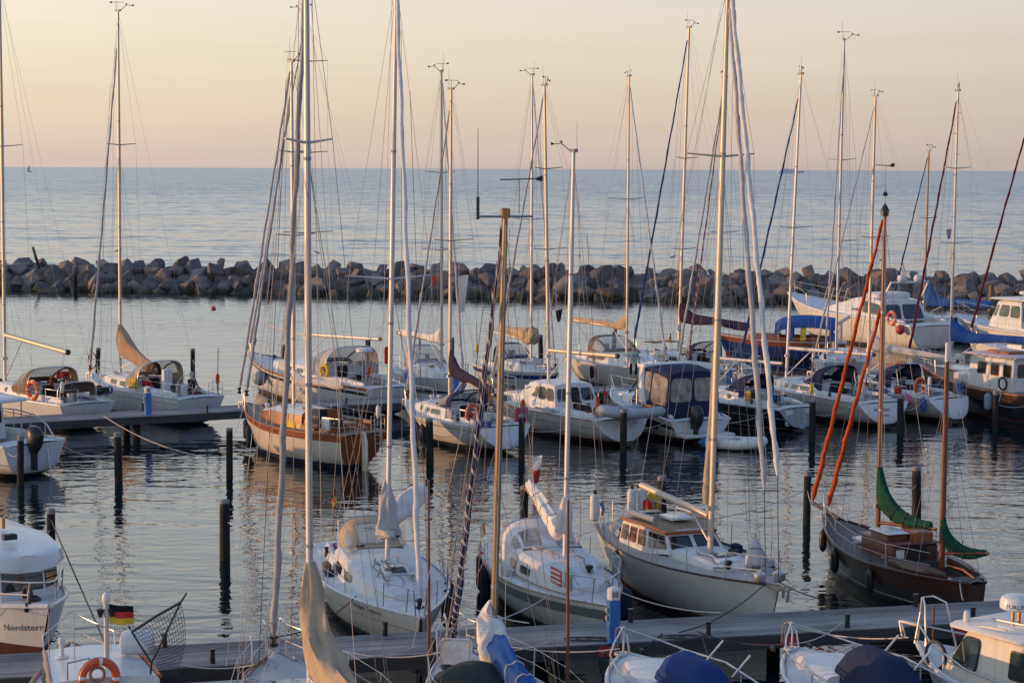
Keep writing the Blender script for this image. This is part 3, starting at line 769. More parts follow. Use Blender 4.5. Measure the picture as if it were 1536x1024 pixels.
# ------------------------------------------------------------------ boats
class Boat:
    def __init__(s, name, label, cat, bow, stern, B=2.9, fb=(1.3, 1.0, 1.05), tw=0.75, tm=0.42, bowrake=0.55, tr=0.25, q0=0.26, q1=0.9,
                 hullm='white', railm=None, stripem=None, offs=(0.05, 0.12, 0.18, 0.30), stripe=(1,), bootm='navystripe', antim='anti', transm=None,
                 deckm='deck', group=None, heel=0.0, pb=2.0, boot=(0.2, 0.1), szb=0.06):
        s.szb = szb
        bow, stern = Vector(bow), Vector(stern)
        d = bow - stern; s.L = d.length; s.rz = math.atan2(d.y, d.x)
        s.B, s.fb, s.tw, s.tm, s.br, s.tr, s.q0, s.q1, s.pb = B, fb, tw, tm, bowrake, tr, q0, q1, pb
        s.root = empty(name, (stern.x, stern.y, 0), s.rz)
        s.root.rotation_euler = (heel, 0, s.rz)
        tag(s.root, label, cat, group)
        s.mw = Matrix.Translation((stern.x, stern.y, 0)) @ Euler((heel, 0, s.rz)).to_matrix().to_4x4()
        s.c = dict(hull=hullm, rail=railm, stripe=stripem, offs=offs, si=stripe, boot=bootm, anti=antim, trans=transm, deck=deckm, bz=boot)
    def w(s, x, y, z): return s.mw @ Vector((x, y, z))
    def bs(s, t):
        t = max(0.0, min(1.0, t))
        if t < s.tm: f = s.tw + (1 - s.tw) * (1 - ((s.tm - t) / s.tm) ** 2)
        else: f = 1 - ((t - s.tm) / (1 - s.tm)) ** s.pb
        return max(0.02, s.B / 2 * f)
    def sh(s, t):
        a, m, b = s.fb[2], s.fb[1], s.fb[0]       # stern, middle (t=.4), bow
        if t < 0.4: return m + (a - m) * ((0.4 - t) / 0.4) ** 2
        return m + (b - m) * ((t - 0.4) / 0.6) ** 1.8
    def bx(s, x): return s.bs(x / s.L)
    def sx(s, x): return s.sh(x / s.L)
    ZB = -0.4
    def zb(s, t): return lerp(s.szb, s.ZB, min(1.0, max(0.0, t) / 0.4) ** 0.8)
    def half(s, t, z):
        S = s.sh(t); Z = s.zb(t); rel = max(0.0, min(1.0, (z - Z) / (S - Z)))
        q = s.q0 + (s.q1 - s.q0) * max(0, (t - 0.3) / 0.7) ** 2
        return s.bs(t) * rel ** q
    def hx(s, t, z):
        S = s.sh(t)
        return t * s.L - s.br * (S - z) * t ** 5 + s.tr * (S - z) * (1 - t) ** 8
    def hull_at(s, x, z, side=1, off=0.0):
        t = x / s.L
        for _ in range(6): t += (x - s.hx(t, z)) / s.L
        return Vector((x, side * (s.half(t, z) + off), z))
    def hull(s, n=30):
        c = s.c
        ts = [i / n for i in range(n)] + [1.0]
        keys = ['rail' if c['rail'] else 'hull', 'stripe', 'hull', 'boot', 'anti']
        mats = [M[c['rail'] or c['hull']], M[c['stripe'] or c['hull']], M[c['hull']], M[c['boot']], M[c['anti']], M[c['trans'] or c['hull']]]
        offs = [0.0] + list(c['offs'])
        def levels(t):
            S = s.sh(t); z = [S - o for o in offs]
            b0, b1 = c['bz']
            top = z[-1]; lo = b0
            z += [lerp(top, lo, k / 3) for k in (1, 2)] + [b0, b1, 0.0, -0.15, s.ZB]
            zz = s.zb(t)
            z = z[:-4] + [max(q, zz) for q in (b1, lerp(b1, zz, 0.5) if t < 0.4 else 0.0, lerp(b1, zz, 0.8) if t < 0.4 else -0.15, zz)]
            return z
        nl = len(levels(0)); no = len(offs)
        mi = []
        for j in range(nl - 1):
            if j == 0: mi.append(0)
            elif j < no - 1 and j in c['si'] and c['stripe']: mi.append(1)
            elif j < no + 2: mi.append(2)
            elif j < no + 3: mi.append(3)
            else: mi.append(4)
        mb = MB()
        for side in (1, -1):
            rings = []
            for t in ts:
                rings.append([(s.hx(t, z), side * s.half(t, z), z) for z in levels(t)])
            if side < 0: rings = rings[::-1]
            mb.loft(rings, closed=False, mf=lambda i, j: mi[j])
        # transom
        lv = levels(0); nc = 6; rows = []
        for z in lv:
            y = s.half(0, z)
            rows.append([(s.hx(0, z) - 0.05 * s.B / 3 * (1 - (2 * k / nc - 1) ** 2), lerp(-y, y, k / nc), z) for k in range(nc + 1)])
        mb.loft(rows, closed=False, mf=lambda i, j: (5 if mi[i] in (0, 1, 2) else mi[i]))
        s.hullo = mb.build('hull', mats, s.root, ang=32)
        return s
    def deck(s, cock=None, solem='teak', cw=0.55, depth=0.42, camber=0.07):
        ts = [i / 26 for i in range(27)]
        if cock: ts += [(cock[k] + e) / s.L for k in (0, 1) for e in (-0.012, 0.012)]
        ts = sorted(t for t in ts if 0 <= t <= 1)
        ys = [-1, -0.8, -cw - 0.012, -cw, -cw * .45, 0, cw * .45, cw, cw + 0.012, 0.8, 1]
        rings = []
        for t in ts:
            x = t * s.L; b = s.bs(t) - 0.012; S = s.sh(t)
            inside = cock and cock[0] - 0.001 <= x <= cock[1] + 0.001
            rg = []
            for yf in ys:
                z = S - 0.015 + camber * (1 - yf * yf)
                if inside and abs(yf) <= cw + 0.001: z -= depth
                rg.append((x, b * yf, z))
            rings.append(rg)
        def mf(i, j):
            x = (ts[i] + ts[i + 1]) / 2 * s.L
            return 1 if cock and cock[0] < x < cock[1] and 3 <= j <= 6 else 0
        mb = MB(); mb.loft(rings, closed=False, mf=mf)
        mb.build('deck', [M[s.c['deck']], M[solem]], s.root, ang=25)
        if cock:
            for sd in (1, -1):
                x0, x1 = cock
                pts = [Vector((lerp(x0, x1, k / 6), sd * (s.bx(lerp(x0, x1, k / 6)) * (cw + 0.06)), s.sx(lerp(x0, x1, k / 6)) + 0.08)) for k in range(7)]
                MB().tube(pts, [0.06, 0.11, 0.13, 0.13, 0.13, 0.13, 0.10], 8, ref=(0, 0, 1), oval=1.2).build('coaming', M[s.c.get('coam') or s.c['deck']], s.root)
        return s
    def toe(s, m='steel', r=0.018, z=0.02):
        for sd in (1, -1):
            MB().tube([(i / 24 * s.L, sd * s.bs(i / 24), s.sh(i / 24) + z) for i in range(25)], r, 6).build('toe_rail', M[m], s.root)
        return s
    def house(s, xa, xf, wf=0.62, ha=0.48, hf=0.12, m='white', topm=None, wins=(), winm='glass', slope=0.9, tilt=0.9, front=0.35, name='coachroof', endw=None):
        """low cabin trunk from xa (aft) to xf (forward)"""
        N = 14; st = []
        for i in range(N + 1):
            u = i / N; x = lerp(xa, xf, u)
            wd = min(s.bx(x) * wf, s.B / 2 * wf)
            if u > 0.8: wd *= 1 - 0.5 * ((u - 0.8) / 0.2) ** 2
            if u < 1 - front: h = lerp(ha, ha * 0.86, u / (1 - front))
            else:
                k = (u - (1 - front)) / front
                h = lerp(ha * 0.86, hf, k ** slope)
            zd = s.sx(x) + 0.03
            st.append((x, wd, zd, h))
        s.ch = st
        rings = []
        for x, wd, z, h in st:
            rings.append([(x, -wd, z - 0.06), (x, -wd * lerp(1, tilt, 1.0), z + h * 0.82), (x, -wd * 0.80, z + h * 0.97), (x, -wd * 0.4, z + h * 1.04), (x, 0, z + h * 1.06),
                          (x, wd * 0.4, z + h * 1.04), (x, wd * 0.80, z + h * 0.97), (x, wd * lerp(1, tilt, 1.0), z + h * 0.82), (x, wd, z - 0.06)])
        mb = MB(); mb.loft(rings, True, (True, True), mf=lambda i, j: 1 if 1 <= j <= 6 else 0)
        o = mb.build(name, [M[m], M[topm or m]], s.root, ang=30)
        for (a, b, v0, v1) in wins:
            for sd in (1, -1):
                P0, P1 = s.side_pt(a, sd), s.side_pt(b, sd)
                P = [P0[0], P1[0], P1[1], P0[1]] if sd < 0 else [P1[0], P0[0], P0[1], P1[1]]
                MB().panel(P, 0, 1, v0, v1, 0.007, 0.4).build('window', M[winm], s.root)
        # companionway
        x, wd, z, h = st[0]
        MB().panel([(x, 0.3, z), (x, -0.3, z), (x, -0.25, z + h * 0.98), (x, 0.25, z + h * 0.98)], off=0.012, rc=0.1).build('companionway', M['sheet'], s.root)
        return s
    def side_pt(s, x, sd):
        st = s.ch; xa, xf = st[0][0], st[-1][0]
        k = (x - xa) / (xf - xa) * (len(st) - 1); i = max(0, min(len(st) - 2, int(k))); f = k - i
        a = [lerp(st[i][q], st[i + 1][q], f) for q in range(4)]
        return Vector((x, sd * a[1], a[2] - 0.06)), Vector((x, sd * a[1] * 0.9, a[2] + a[3] * 0.82))
    def roof(s, x):
        if not hasattr(s, 'ch'): return s.sx(x) + 0.05
        st = s.ch; xa, xf = st[0][0], st[-1][0]
        if x < xa or x > xf: return s.sx(x) + 0.05
        k = (x - xa) / (xf - xa) * (len(st) - 1); i = max(0, min(len(st) - 2, int(k))); f = k - i
        return lerp(st[i][2] + st[i][3] * 1.06, st[i + 1][2] + st[i + 1][3] * 1.06, f)
    def hatch(s, x, size=0.5, m='glass'):
        z = s.roof(x); dz = s.roof(x + size) - z
        Mx = Matrix.Translation((x + size / 2, 0, z + dz / 2)) @ Matrix.Rotation(-math.atan2(dz, size), 4, 'Y')
        o = MB().cbox(-size / 2 - .04, size / 2 + .04, -size / 2 - .04, size / 2 + .04, -0.03, 0.045, 0.02, M=Mx).build('hatch', M['steel'], s.root)
        MB().cbox(-size / 2, size / 2, -size / 2, size / 2, 0.03, 0.06, 0.02, M=Mx).build('hatch_lid', M[m], o)
        return s
    def sprayhood(s, x0, ln=1.25, H=0.75, wd=None, m='navy', win='vinyl', fold=0.0, back=0.25, holes=None, hu=(0.30, 0.86)):
        """folding hood: open aft at x0 - leaning forward to x0+ln"""
        wd = wd or s.bx(x0) * 0.62
        zb = s.sx(x0) + 0.32
        def P(u, v, off=0.0):
            a = math.pi * v
            x = x0 + ln * u - back * (1 - u) * math.sin(a) ** 2
            w_ = (wd + off) * (1 - 0.12 * u)
            e = 0.62
            cy = math.copysign(abs(math.cos(a)) ** e, math.cos(a)); sz = math.sin(a) ** e
            Hh = H * (1 - u ** 2.4) ** 0.8
            zz = zb + (Hh + off) * sz
            rf = s.roof(x0 + ln * u) + 0.02
            zl = lerp(zb - 0.15, zb, sz)
            return Vector((x, w_ * cy, max(zz if sz > 0.02 else zl, zl) if u < 0.9 else max(zz, min(rf, zb + 0.3) * (1 if abs(cy) < .9 else 0) + (zl if abs(cy) >= .9 else 0))))
        holes = (holes or [(0.06, 0.27), (0.32, 0.68), (0.73, 0.94)]) if win else []
        nu, nv = 18, 44
        vs_ = [P(i / nu, j / nv) for i in range(nu + 1) for j in range(nv + 1)]; fs_ = []
        for i in range(nu):
            for j in range(nv):
                u, v = (i + .5) / nu, (j + .5) / nv
                if hu[0] < u < hu[1] and any(a_ < v < b_ for a_, b_ in holes): continue
                q = i * (nv + 1) + j; fs_.append((q, q + 1, q + nv + 2, q + nv + 1))
        h = MB().add(vs_, fs_).build('sprayhood', M[m], s.root, ang=60)
        for (v0, v1) in holes:
            mb = MB()
            mb.grid(lambda u, v: P(lerp(hu[0] - .03, hu[1] + .03, u), lerp(v0 - .015, v1 + .015, v), 0.006), 6, 8)
            mb.build('clear_panel', M[win], h, ang=60)
        MB().tube([P(0, j / 16, 0.006) for j in range(17)], 0.022, 6).build('hood_hoop', M['steel'] if m != 'navy' else M['navy'], h)
        return s
    def mast(s, x, ztop, r=0.085, m='alu', rake=0.012, roll=0.0, spreaders=(0.52,), slen=0.85, swept=0.18, gear=True, taper=0.7, windex=True, z0=None, steps=False):
        r *= 0.68; s.mr = r
        s.mx, s.zt = x, ztop; s.rake, s.roll = rake, roll
        zb = s.roof(x) - 0.06 if z0 is None else z0
        s.z0 = zb
        n = 8
        pts = [s.mp(lerp(zb, ztop, i / n)) for i in range(n + 1)]
        rr_ = [r * (1 if i / n < 0.65 else lerp(1, taper, (i / n - 0.65) / 0.35)) for i in range(n + 1)]
        mo = MB().tube(pts, rr_, 12, oval=1.35, ref=(1, 0, 0)).build('mast', M[m], s.root, ang=50)
        s.masto = mo
        s.sprd = []
        for f in spreaders:
            z = lerp(zb, ztop, f)
            for sd in (1, -1):
                p = s.mp(z); q = p + Vector((-swept, sd * slen * (1 if f < 0.6 else 0.8), 0.07))
                MB().tube([p, q], [0.03, 0.018], 6, oval=1.6).build('spreader', M[m], mo)
                s.sprd.append((f, sd, q))
        for k in range(3):
            z = lerp(zb, ztop, (0.2, 0.41, 0.7)[k]); p = s.mp(z)
            MB().tube([p - Vector((0, 0, 0.03)), p + Vector((0, 0, 0.03))], r * 1.08, 10, oval=1.35, ref=(1, 0, 0)).build('mast_band', M['greyplastic'], mo)
        MB().tube([s.mp(lerp(zb, ztop, 0.12)) - Vector((r * 1.36, 0, 0)), s.mp(ztop - 0.2) - Vector((r * 1.2, 0, 0))], 0.012, 4).build('sail_track', M['greyplastic'], mo)
        MB().cbox(-0.05, 0.05, -r - 0.06, r + 0.06, 0, 0.12, 0.02, M=Matrix.Translation(s.mp(zb + 1.0))).build('mast_winch', M['steel'], mo)
        if gear:
            p = s.mp(ztop)
            mb = MB().box(-0.17, 0.2, -0.045, 0.045, -0.03, 0.05, M=Matrix.Translation(p)); mb.build('masthead_fitting', M['greyplastic'], mo)
            mb = MB().tube([p + Vector((0.1, 0, 0)), p + Vector((0.35, 0.05, 0.22))], 0.014, 5).tube([p + Vector((0.35, 0.05, 0.22)), p + Vector((0.62, 0.09, 0.20))], 0.012, 5)
            mb.lathe([(0.03, -0.02), (0.045, 0.02), (0.015, 0.04)], 8, M=Matrix.Translation(p + Vector((0.36, 0.05, 0.26))))
            mb.panel([p + Vector((0.56, 0.09, 0.19)), p + Vector((0.66, 0.1, 0.17)), p + Vector((0.66, 0.1, 0.26)), p + Vector((0.57, 0.09, 0.22))], off=0.006)
            mb.build('wind_instrument', M['black'], mo)
            MB().tube([p + Vector((-0.1, 0, 0)), p + Vector((-0.1, 0.02, 0.85))], [0.010, 0.005], 5).build('antenna', M['wire'], mo)
            if windex:
                mb = MB().tube([p + Vector((-0.02, -0.06, 0.04)), p + Vector((-0.02, -0.06, 0.34))], 0.008, 5)
                mb.tube([p + Vector((-0.3, -0.10, 0.34)), p + Vector((0.28, -0.03, 0.34))], 0.010, 5)
                mb.box(-0.32, -0.22, -0.105, -0.095, 0.30, 0.37, M=Matrix.Translation(p))
                mb.build('wind_vane', M['black'], mo)
            # every masthead is set up a little differently
            rg = random.Random(int(ztop * 977 + x * 131)); an = rg.uniform(0, 360); k_ = rg.uniform(0.75, 1.1)
            T_ = Matrix.Translation(p) @ Matrix.Rotation(R(an), 4, 'Z') @ Matrix.Scale(k_, 4) @ Matrix.Translation(-p)
            for ch_ in mo.children:
                if ch_.name.split('.')[0] in ('wind_instrument', 'antenna', 'wind_vane'):
                    ch_.data.transform(T_)
        if steps:
            for k in range(12):
                z = lerp(zb + 1.2, ztop - 1, k / 11); p = s.mp(z)
                MB().tube([p + Vector((0, 0.2 * (-1) ** k, 0)), p], 0.014, 5).build('mast_step', M['alu'], mo)
        return s
    def mp(s, z):
        return Vector((s.mx - s.rake * (z - s.z0), s.roll * (z - s.z0), z))
    def stays(s, fore=None, foretop=0.98, back=True, wire=0.005, lowers=True, halyards=4, chx=-0.15, running=False, m='wire'):
        r = wire
        if fore is None: fore = s.L - 0.12
        for sd in (1, -1):
            xs_ = s.mx + chx; ch = Vector((xs_, sd * (s.bx(xs_) - 0.06), s.sx(xs_)))
            path = [s.mp(lerp(s.z0, s.zt, 0.985))] + [q for f, d, q in sorted(s.sprd, key=lambda a: -a[0]) if d == sd] + [ch]
            MB().tube(path, r, 4).build('shroud', M[m], s.root)
            MB().tube([ch, ch + (path[-2] - ch).normalized() * 0.35], r * 2.2, 5).build('rigging_screw', M['steel'], s.root)
            if lowers and s.sprd:
                f0 = min(f for f, d, q in s.sprd)
                for dx in (-0.45, 0.4):
                    MB().tube([s.mp(lerp(s.z0, s.zt, f0) - 0.1), Vector((xs_ + dx, sd * (s.bx(xs_ + dx) - 0.07), s.sx(xs_ + dx)))], r, 4).build('shroud', M[m], s.root)
        if fore: MB().tube([s.mp(lerp(s.z0, s.zt, foretop)), Vector((fore, 0, s.sx(fore) + 0.05))], r, 4).build('forestay', M[m], s.root)
        if back:
            top = s.mp(s.zt - 0.05); sp = Vector((0.15, 0, s.sh(0) + 2.2))
            if back == 2:
                MB().tube([top, sp], r, 4).build('backstay', M[m], s.root)
                for sd in (1, -1): MB().tube([sp, Vector((0.1, sd * s.bs(0) * 0.8, s.sh(0)))], r, 4).build('backstay', M[m], s.root)
            else: MB().tube([top, Vector((0.08, 0, s.sh(0)))], r, 4).build('backstay', M[m], s.root)
        for k in range(halyards):
            a = (k * 2 - 1) * 0.11
            z = lerp(s.z0, s.zt, (0.97, 0.9, 0.8, 0.6)[k % 4])
            MB().tube([s.mp(z) + Vector((0.12, a, 0)), s.mp(s.z0 + 0.5) + Vector((0.22 + 0.1 * k, a * 2.5, 0))], 0.0055, 4).build('halyard', M[('rope', 'roperust', 'ropedark')[k % 3]], s.root)
        return s
    def furled(s, m='sailgrey', r=0.075, top=0.96, foot=None, footz=0.35, rtop=0.45, turns=0, xtop=0.1, name='furled_headsail', drum=True, sag=0.0, toppt=None, footpt=None, startu=0.0):
        foot = foot if foot is not None else s.L - 0.12
        r *= 0.82
        A = Vector(footpt) if footpt else Vector((foot, 0, s.sx(min(foot, s.L)) + footz))
        Bp = Vector(toppt) if toppt else s.mp(lerp(s.z0, s.zt, top)) + Vector((xtop, 0, 0))
        N = 130; nn = 10; d = (Bp - A); tdir = d.normalized()
        a = Vector((0, 1, 0)); a = (a - tdir * a.dot(tdir)).normalized(); b = tdir.cross(a)
        vs = []; sp = []; fs = []
        for i in range(N + 1):
            u = lerp(startu, 1, i / N)
            rad = r * lerp(1.0, rtop, u ** 0.8) * (1 + 0.10 * math.sin(u * 61) + 0.06 * math.sin(u * 150))
            if u < 0.03: rad *= 0.4 + 0.6 * u / 0.03
            tw_ = (turns or 17) * (u ** 0.6 if turns else u)
            c = A + d * u + Vector((0, 0, -sag * math.sin(math.pi * u)))
            c += a * 0.012 * math.sin(u * 40)
            for k in range(nn + 1):
                an = 2 * math.pi * k / nn
                rk = rad * (0.88 + 0.24 * ((tw_ + k / nn) % 1.0))
                vs.append(c + a * rk * math.cos(an) + b * rk * math.sin(an)); sp.append(turns * (u ** 0.6) + k / nn)
        for i in range(N):
            for k in range(nn):
                q = i * (nn + 1) + k; fs.append((q, q + 1, q + nn + 2, q + nn + 1))
        mb = MB(); mb.add(vs, fs)
        o = mb.build(name, M[m], s.root, ang=80)
        if turns:
            at = o.data.attributes.new('spiral', 'FLOAT', 'POINT')
            at.data.foreach_set('value', sp)
        if drum and not footpt:
            MB().lathe([(0.05, -0.1), (0.1, -0.06), (0.1, -0.04), (0.05, -0.02), (0.05, 0.06), (0.1, 0.08), (0.1, 0.1), (0.04, 0.14)], 10,
                       M=Matrix.Translation(A - tdir * 0.08)).build('furling_drum', M['black'], o)
            MB().tube([A - tdir * 0.1, Vector((foot, 0, s.sx(min(foot, s.L))))], 0.012, 5).build('forestay_tang', M['steel'], o)
        return s
    def boom(s, ln, z, rise=0.15, swing=0.0, m='alu', r=0.06, cover=None, coverm='navy', kick=True, mstrap=None, collar=1.0, ch=(0.34, 0.14), cw=0.13, topping=True, mainsheet=True, droop=0.0):
        st = s.mp(z) - Vector((0.12, 0, 0))
        dv = Vector((-math.cos(R(swing)), math.sin(R(swing)), 0))
        en = st + dv * ln + Vector((0, 0, rise))
        bo = MB().tube([st, st.lerp(en, .5), en], r, 10, oval=1.0).build('boom', M[m], s.root)
        MB().tube([en - dv * 0.03, en + dv * 0.06], r * 1.08, 10).build('boom_end', M['black' if m in ('alu', 'alugold') else 'spruce'], bo)
        s.be = en
        if kick:
            MB().tube([s.mp(s.z0 + 0.25) - Vector((0.1, 0, 0)), st.lerp(en, 0.28)], 0.025, 8).build('kicker', M['alu'], bo)
        if cover:
            N = 26; rings = []
            up = Vector((0, 0, 1)); lat = dv.cross(up)
            rn = random.Random(int(s.zt * 100))
            for i in range(N + 1):
                u = i / N
                c = st.lerp(en, u * 0.97 + 0.005)
                hh = lerp(ch[0], ch[1], u ** 0.7); hw = cw * lerp(1.0, 0.62, u)
                # collar climbing the mast
                top = hh * 2 + collar * max(0, 1 - u / 0.22) ** 1.6
                lo = -0.06 - 0.05 * math.sin(u * 9) - droop * math.sin(math.pi * min(1, u * 1.1)) ** 2
                wob = 1 + 0.12 * math.sin(u * 23 + s.zt) + rn.uniform(-0.06, 0.06)
                if i in (0, N): hw *= 0.6
                ring = []
                for k in range(14):
                    a = 2 * math.pi * k / 14
                    zz = lerp(lo, top - droop * math.sin(math.pi * u) * 0.6, 0.5 - 0.5 * math.cos(a))
                    yy = hw * wob * math.sin(a) * (1 - 0.35 * (0.5 - 0.5 * math.cos(a)) ** 2)
                    xo = 0.10 if u < 0.05 else 0
                    ring.append(c + up * zz + lat * yy - dv * xo)
                rings.append(ring)
            mb = MB(); mb.loft(rings)
            co = mb.build('sail_cover' if cover == 'cover' else 'lowered_sail', M[coverm], s.root, ang=70)
            if mstrap:
                for u in (0.2, 0.36, 0.52, 0.68, 0.84):
                    i = int(u * N); c = sum((Vector(p) for p in rings[i]), Vector()) / 14
                    MB().tube([c + (Vector(p) - c) * 1.05 for p in rings[i] + rings[i][:1]], 0.014, 5).build('sail_tie', M[mstrap], co)
        if topping:
            MB().tube([s.mp(s.zt - 0.02) - Vector((0.15, 0, 0)), en], 0.005, 4).build('topping_lift', M['rope'], s.root)
        if mainsheet:
            dk = Vector((max(0.3, en.x + 0.1), 0, s.sx(max(0.3, en.x)) + 0.1))
            mb = MB()
            for k in (-1, 1): mb.tube([en + Vector((0.25, 0.03 * k, -0.05)), dk + Vector((0, 0.06 * k, 0))], 0.008, 4)
            mb.build('mainsheet', M['rope'], s.root)
        return s
    def pulpit(s, ln=1.15, h=0.62, m='steel', r=0.014, open_=False):
        mb = MB(); Lb = s.L
        for sd in (1, -1):
            x0 = Lb - ln
            p = lambda x, y, z: Vector((x, sd * y, z))
            a0 = p(x0, s.bx(x0) - 0.04, s.sx(x0)); a1 = p(x0 + 0.08, s.bx(x0) - 0.04, s.sx(x0) + h)
            b1 = p(Lb - 0.35, max(0.16, s.bx(Lb - 0.35)), s.sx(Lb - .35) + h + 0.02); b0 = p(Lb - 0.45, s.bx(Lb - 0.45) - 0.03, s.sx(Lb - 0.4))
            tip = p(Lb + 0.02, 0.0 if not open_ else 0.15, s.sh(1) + h + 0.03)
            mb.tube([a0, a0.lerp(a1, 0.9), a1 + Vector((0.06, 0, 0.02)), b1, b1.lerp(tip, 0.7) + Vector((0, sd * 0.03, 0)), tip], r, 6)
            mb.tube([b0, b1], r, 6)
            if open_: mb.tube([tip, p(Lb - 0.1, 0.09, s.sh(1) + 0.02)], r, 6)
            mb.tube([a0.lerp(a1, 0.5), b0.lerp(b1, 0.5)], r * 0.8, 6)
        mb.build('pulpit', M[m], s.root)
        return s
    def pushpit(s, ln=0.9, h=0.6, m='steel', r=0.013, gate=0.35):
        mb = MB()
        for sd in (1, -1):
            yb = s.bs(0) - 0.05
            a0 = Vector((ln, sd * (s.bx(ln) - 0.05), s.sx(ln))); a1 = a0 + Vector((0, 0, h))
            c1 = Vector((0.08, sd * yb, s.sh(0) + h)); e1 = Vector((0.04, sd * yb * gate, s.sh(0) + h)); e0 = Vector((0.04, sd * yb * gate, s.sh(0)))
            mb.tube([a0, a0.lerp(a1, .92), a1, a1.lerp(c1, .92), c1 + Vector((0, -sd * 0.06, 0)), e1, e0], r, 6)
            mb.tube([Vector((0.08, sd * yb, s.sh(0))), c1], r, 6)
            mb.tube([a0.lerp(a1, 0.5), Vector((0.08, sd * yb, s.sh(0) + h / 2)), Vector((0.04, sd * yb * gate, s.sh(0) + h / 2))], r * .8, 6)
        mb.tube([Vector((0.04, y_ * (s.bs(0) - 0.05) * gate, s.sh(0) + 0.01)) for y_ in (1, -1)], r, 5)
        mb.build('pushpit', M[m], s.root)
        return s
    def rails(s, x0=0.9, x1=None, h=0.6, n=4, m='steel'):
        x1 = x1 or s.L - 1.1
        for sd in (1, -1):
            mb = MB(); tops = []; mids = []
            for i in range(n + 1):
                x = lerp(x0, x1, i / n); b = Vector((x, sd * (s.bx(x) - 0.05), s.sx(x)))
                t = b + Vector((0, sd * 0.02, h)); tops.append(t); mids.append(b.lerp(t, 0.52))
                if 0 < i < n: mb.tube([b, t], 0.012, 6)
            mb.tube(tops, 0.005, 4); mb.tube(mids, 0.004, 4)
            mb.build('guard_rail', M[m], s.root)
        return s
    def winches(s, spots):
        for x, y in spots:
            z = s.sx(x) + 0.18
            MB().lathe([(0.07, z - 0.1), (0.07, z), (0.05, z + 0.03), (0.05, z + 0.1), (0.065, z + 0.13), (0.05, z + 0.15)], 10, M=Matrix.Translation((x, y * s.bx(x), 0))).build('winch', M['black'], s.root)
        return s
    def wheel(s, x, r=0.45, m='steel'):
        z = s.sx(x) - 0.35
        MB().cbox(x - 0.12, x + 0.12, -0.11, 0.11, z, z + 0.75, 0.03).build('pedestal', M['white'], s.root)
        Mx = Matrix.Translation((x - 0.2, 0, z + 0.72)) @ Matrix.Rotation(R(90), 4, 'Z')
        mb = MB().torus((0, 0, 0), r, 0.016, 24, 6, M=Mx)
        for k in range(5):
            a = k * 2 * math.pi / 5; mb.tube([Mx @ Vector((0, 0, 0)), Mx @ Vector((r * math.cos(a), 0, r * math.sin(a)))], 0.008, 5)
        mb.build('steering_wheel', M[m], s.root)
        return s
    def tiller(s):
        MB().tube([(0.1, 0, s.sh(0) + 0.1), (0.6, 0.02, s.sh(0) + 0.22), (1.2, 0.05, s.sh(0) + 0.2)], [0.03, 0.026, 0.018], 8).build('tiller', M['mahogany'], s.root)
        return s
    def hull_text(s, txt, x, z, size, side=-1, m='ink', shear=0.0, flip=False, slope=0.0, depth=0.008):
        """lettering wrapped on the hull side; x is where the first letter stands"""
        vs, fs = text_mesh(txt, size, shear)
        sgn = 1 if side < 0 else -1        # reading left to right seen from outside
        out = []
        for u, v in vs:
            out.append(s.hull_at(x + sgn * u, z + v + slope * u, side, depth))
        mb = MB(); mb.add(out, fs)
        mb.build('name_lettering', M[m], s.root, smooth=False)
        return s
    def transom_text(s, txt, y, z, size, m='ink', shear=0.0, off=0.02):
        vs, fs = text_mesh(txt, size, shear)
        out = []
        for u, v in vs:
            zz = z + v; yy = y - u
            yh = s.half(0, zz)
            out.append((s.hx(0, zz) - 0.05 * s.B / 3 * max(0, 1 - (yy / max(yh, .1)) ** 2) - off, yy, zz))
        mb = MB(); mb.add(out, fs); mb.build('name_lettering', M[m], s.root, smooth=False)
        return s
    def part(s, name, mb, m, ang=38, parent=None):
        return mb.build(name, [M[q] for q in m] if isinstance(m, (list, tuple)) else M[m], parent or s.root, ang=ang)

def text_mesh(txt, size, shear=0.0):
    cu = bpy.data.curves.new('lettering', 'FONT'); cu.body = txt; cu.size = size; cu.shear = shear; cu.resolution_u = 2
    o = bpy.data.objects.new('lettering', cu); COL.objects.link(o)
    dg = bpy.context.evaluated_depsgraph_get()
    me = bpy.data.meshes.new_from_object(o.evaluated_get(dg))
    vs = [(v.co.x, v.co.y) for v in me.vertices]; fs = [tuple(p.vertices) for p in me.polygons]
    bpy.data.objects.remove(o); bpy.data.curves.remove(cu); bpy.data.meshes.remove(me)
    return vs, fs

# ---- loose gear that hangs on or lies in boats: things of their own
FEND_N = [0]
def fender(b, x, side, z, label, m='fendnavy', ln=0.62, r=0.11, endm=None, cat='fender', rnd_=False):
    p = b.hull_at(x, z, side, r + 0.02)
    wp = b.mw @ p; top = b.mw @ Vector((x, side * (b.bx(x) - 0.02), b.sx(x) + 0.35))
    root = empty('fender', wp); tag(root, label, cat, 'fenders hanging along the hulls')
    if rnd_:
        prof = [(0.02, r * 1.15), (r * .35, r * 1.0), (r * .8, r * .62), (r, 0), (r * .8, -r * .62), (r * .4, -r * .92), (0.01, -r)]
        MB().lathe(prof, 14).build('body', M[m], root); h = r * 1.15
    else:
        h = ln / 2
        MB().lathe([(0.02, -h), (r * 0.45, -h + 0.02), (r * 0.85, -h + 0.08), (r, -h + 0.16), (r, h - 0.16), (r * 0.85, h - 0.08), (r * .45, h - 0.02), (0.02, h)], 14).build('body', M[m], root)
        if endm:
            for sg in (1, -1): MB().lathe([(r * 0.6, sg * (h - 0.075)), (r * 0.88, sg * (h - 0.085)), (r * 0.5, sg * (h - 0.01)), (0.03, sg * (h + 0.03)), (0.02, sg * (h + 0.03))], 12).build('end_cap', M[endm], root)
    MB().tube([(0, 0, h), top - wp], 0.009, 5).build('lanyard', M['ropedark'], root)
    return root
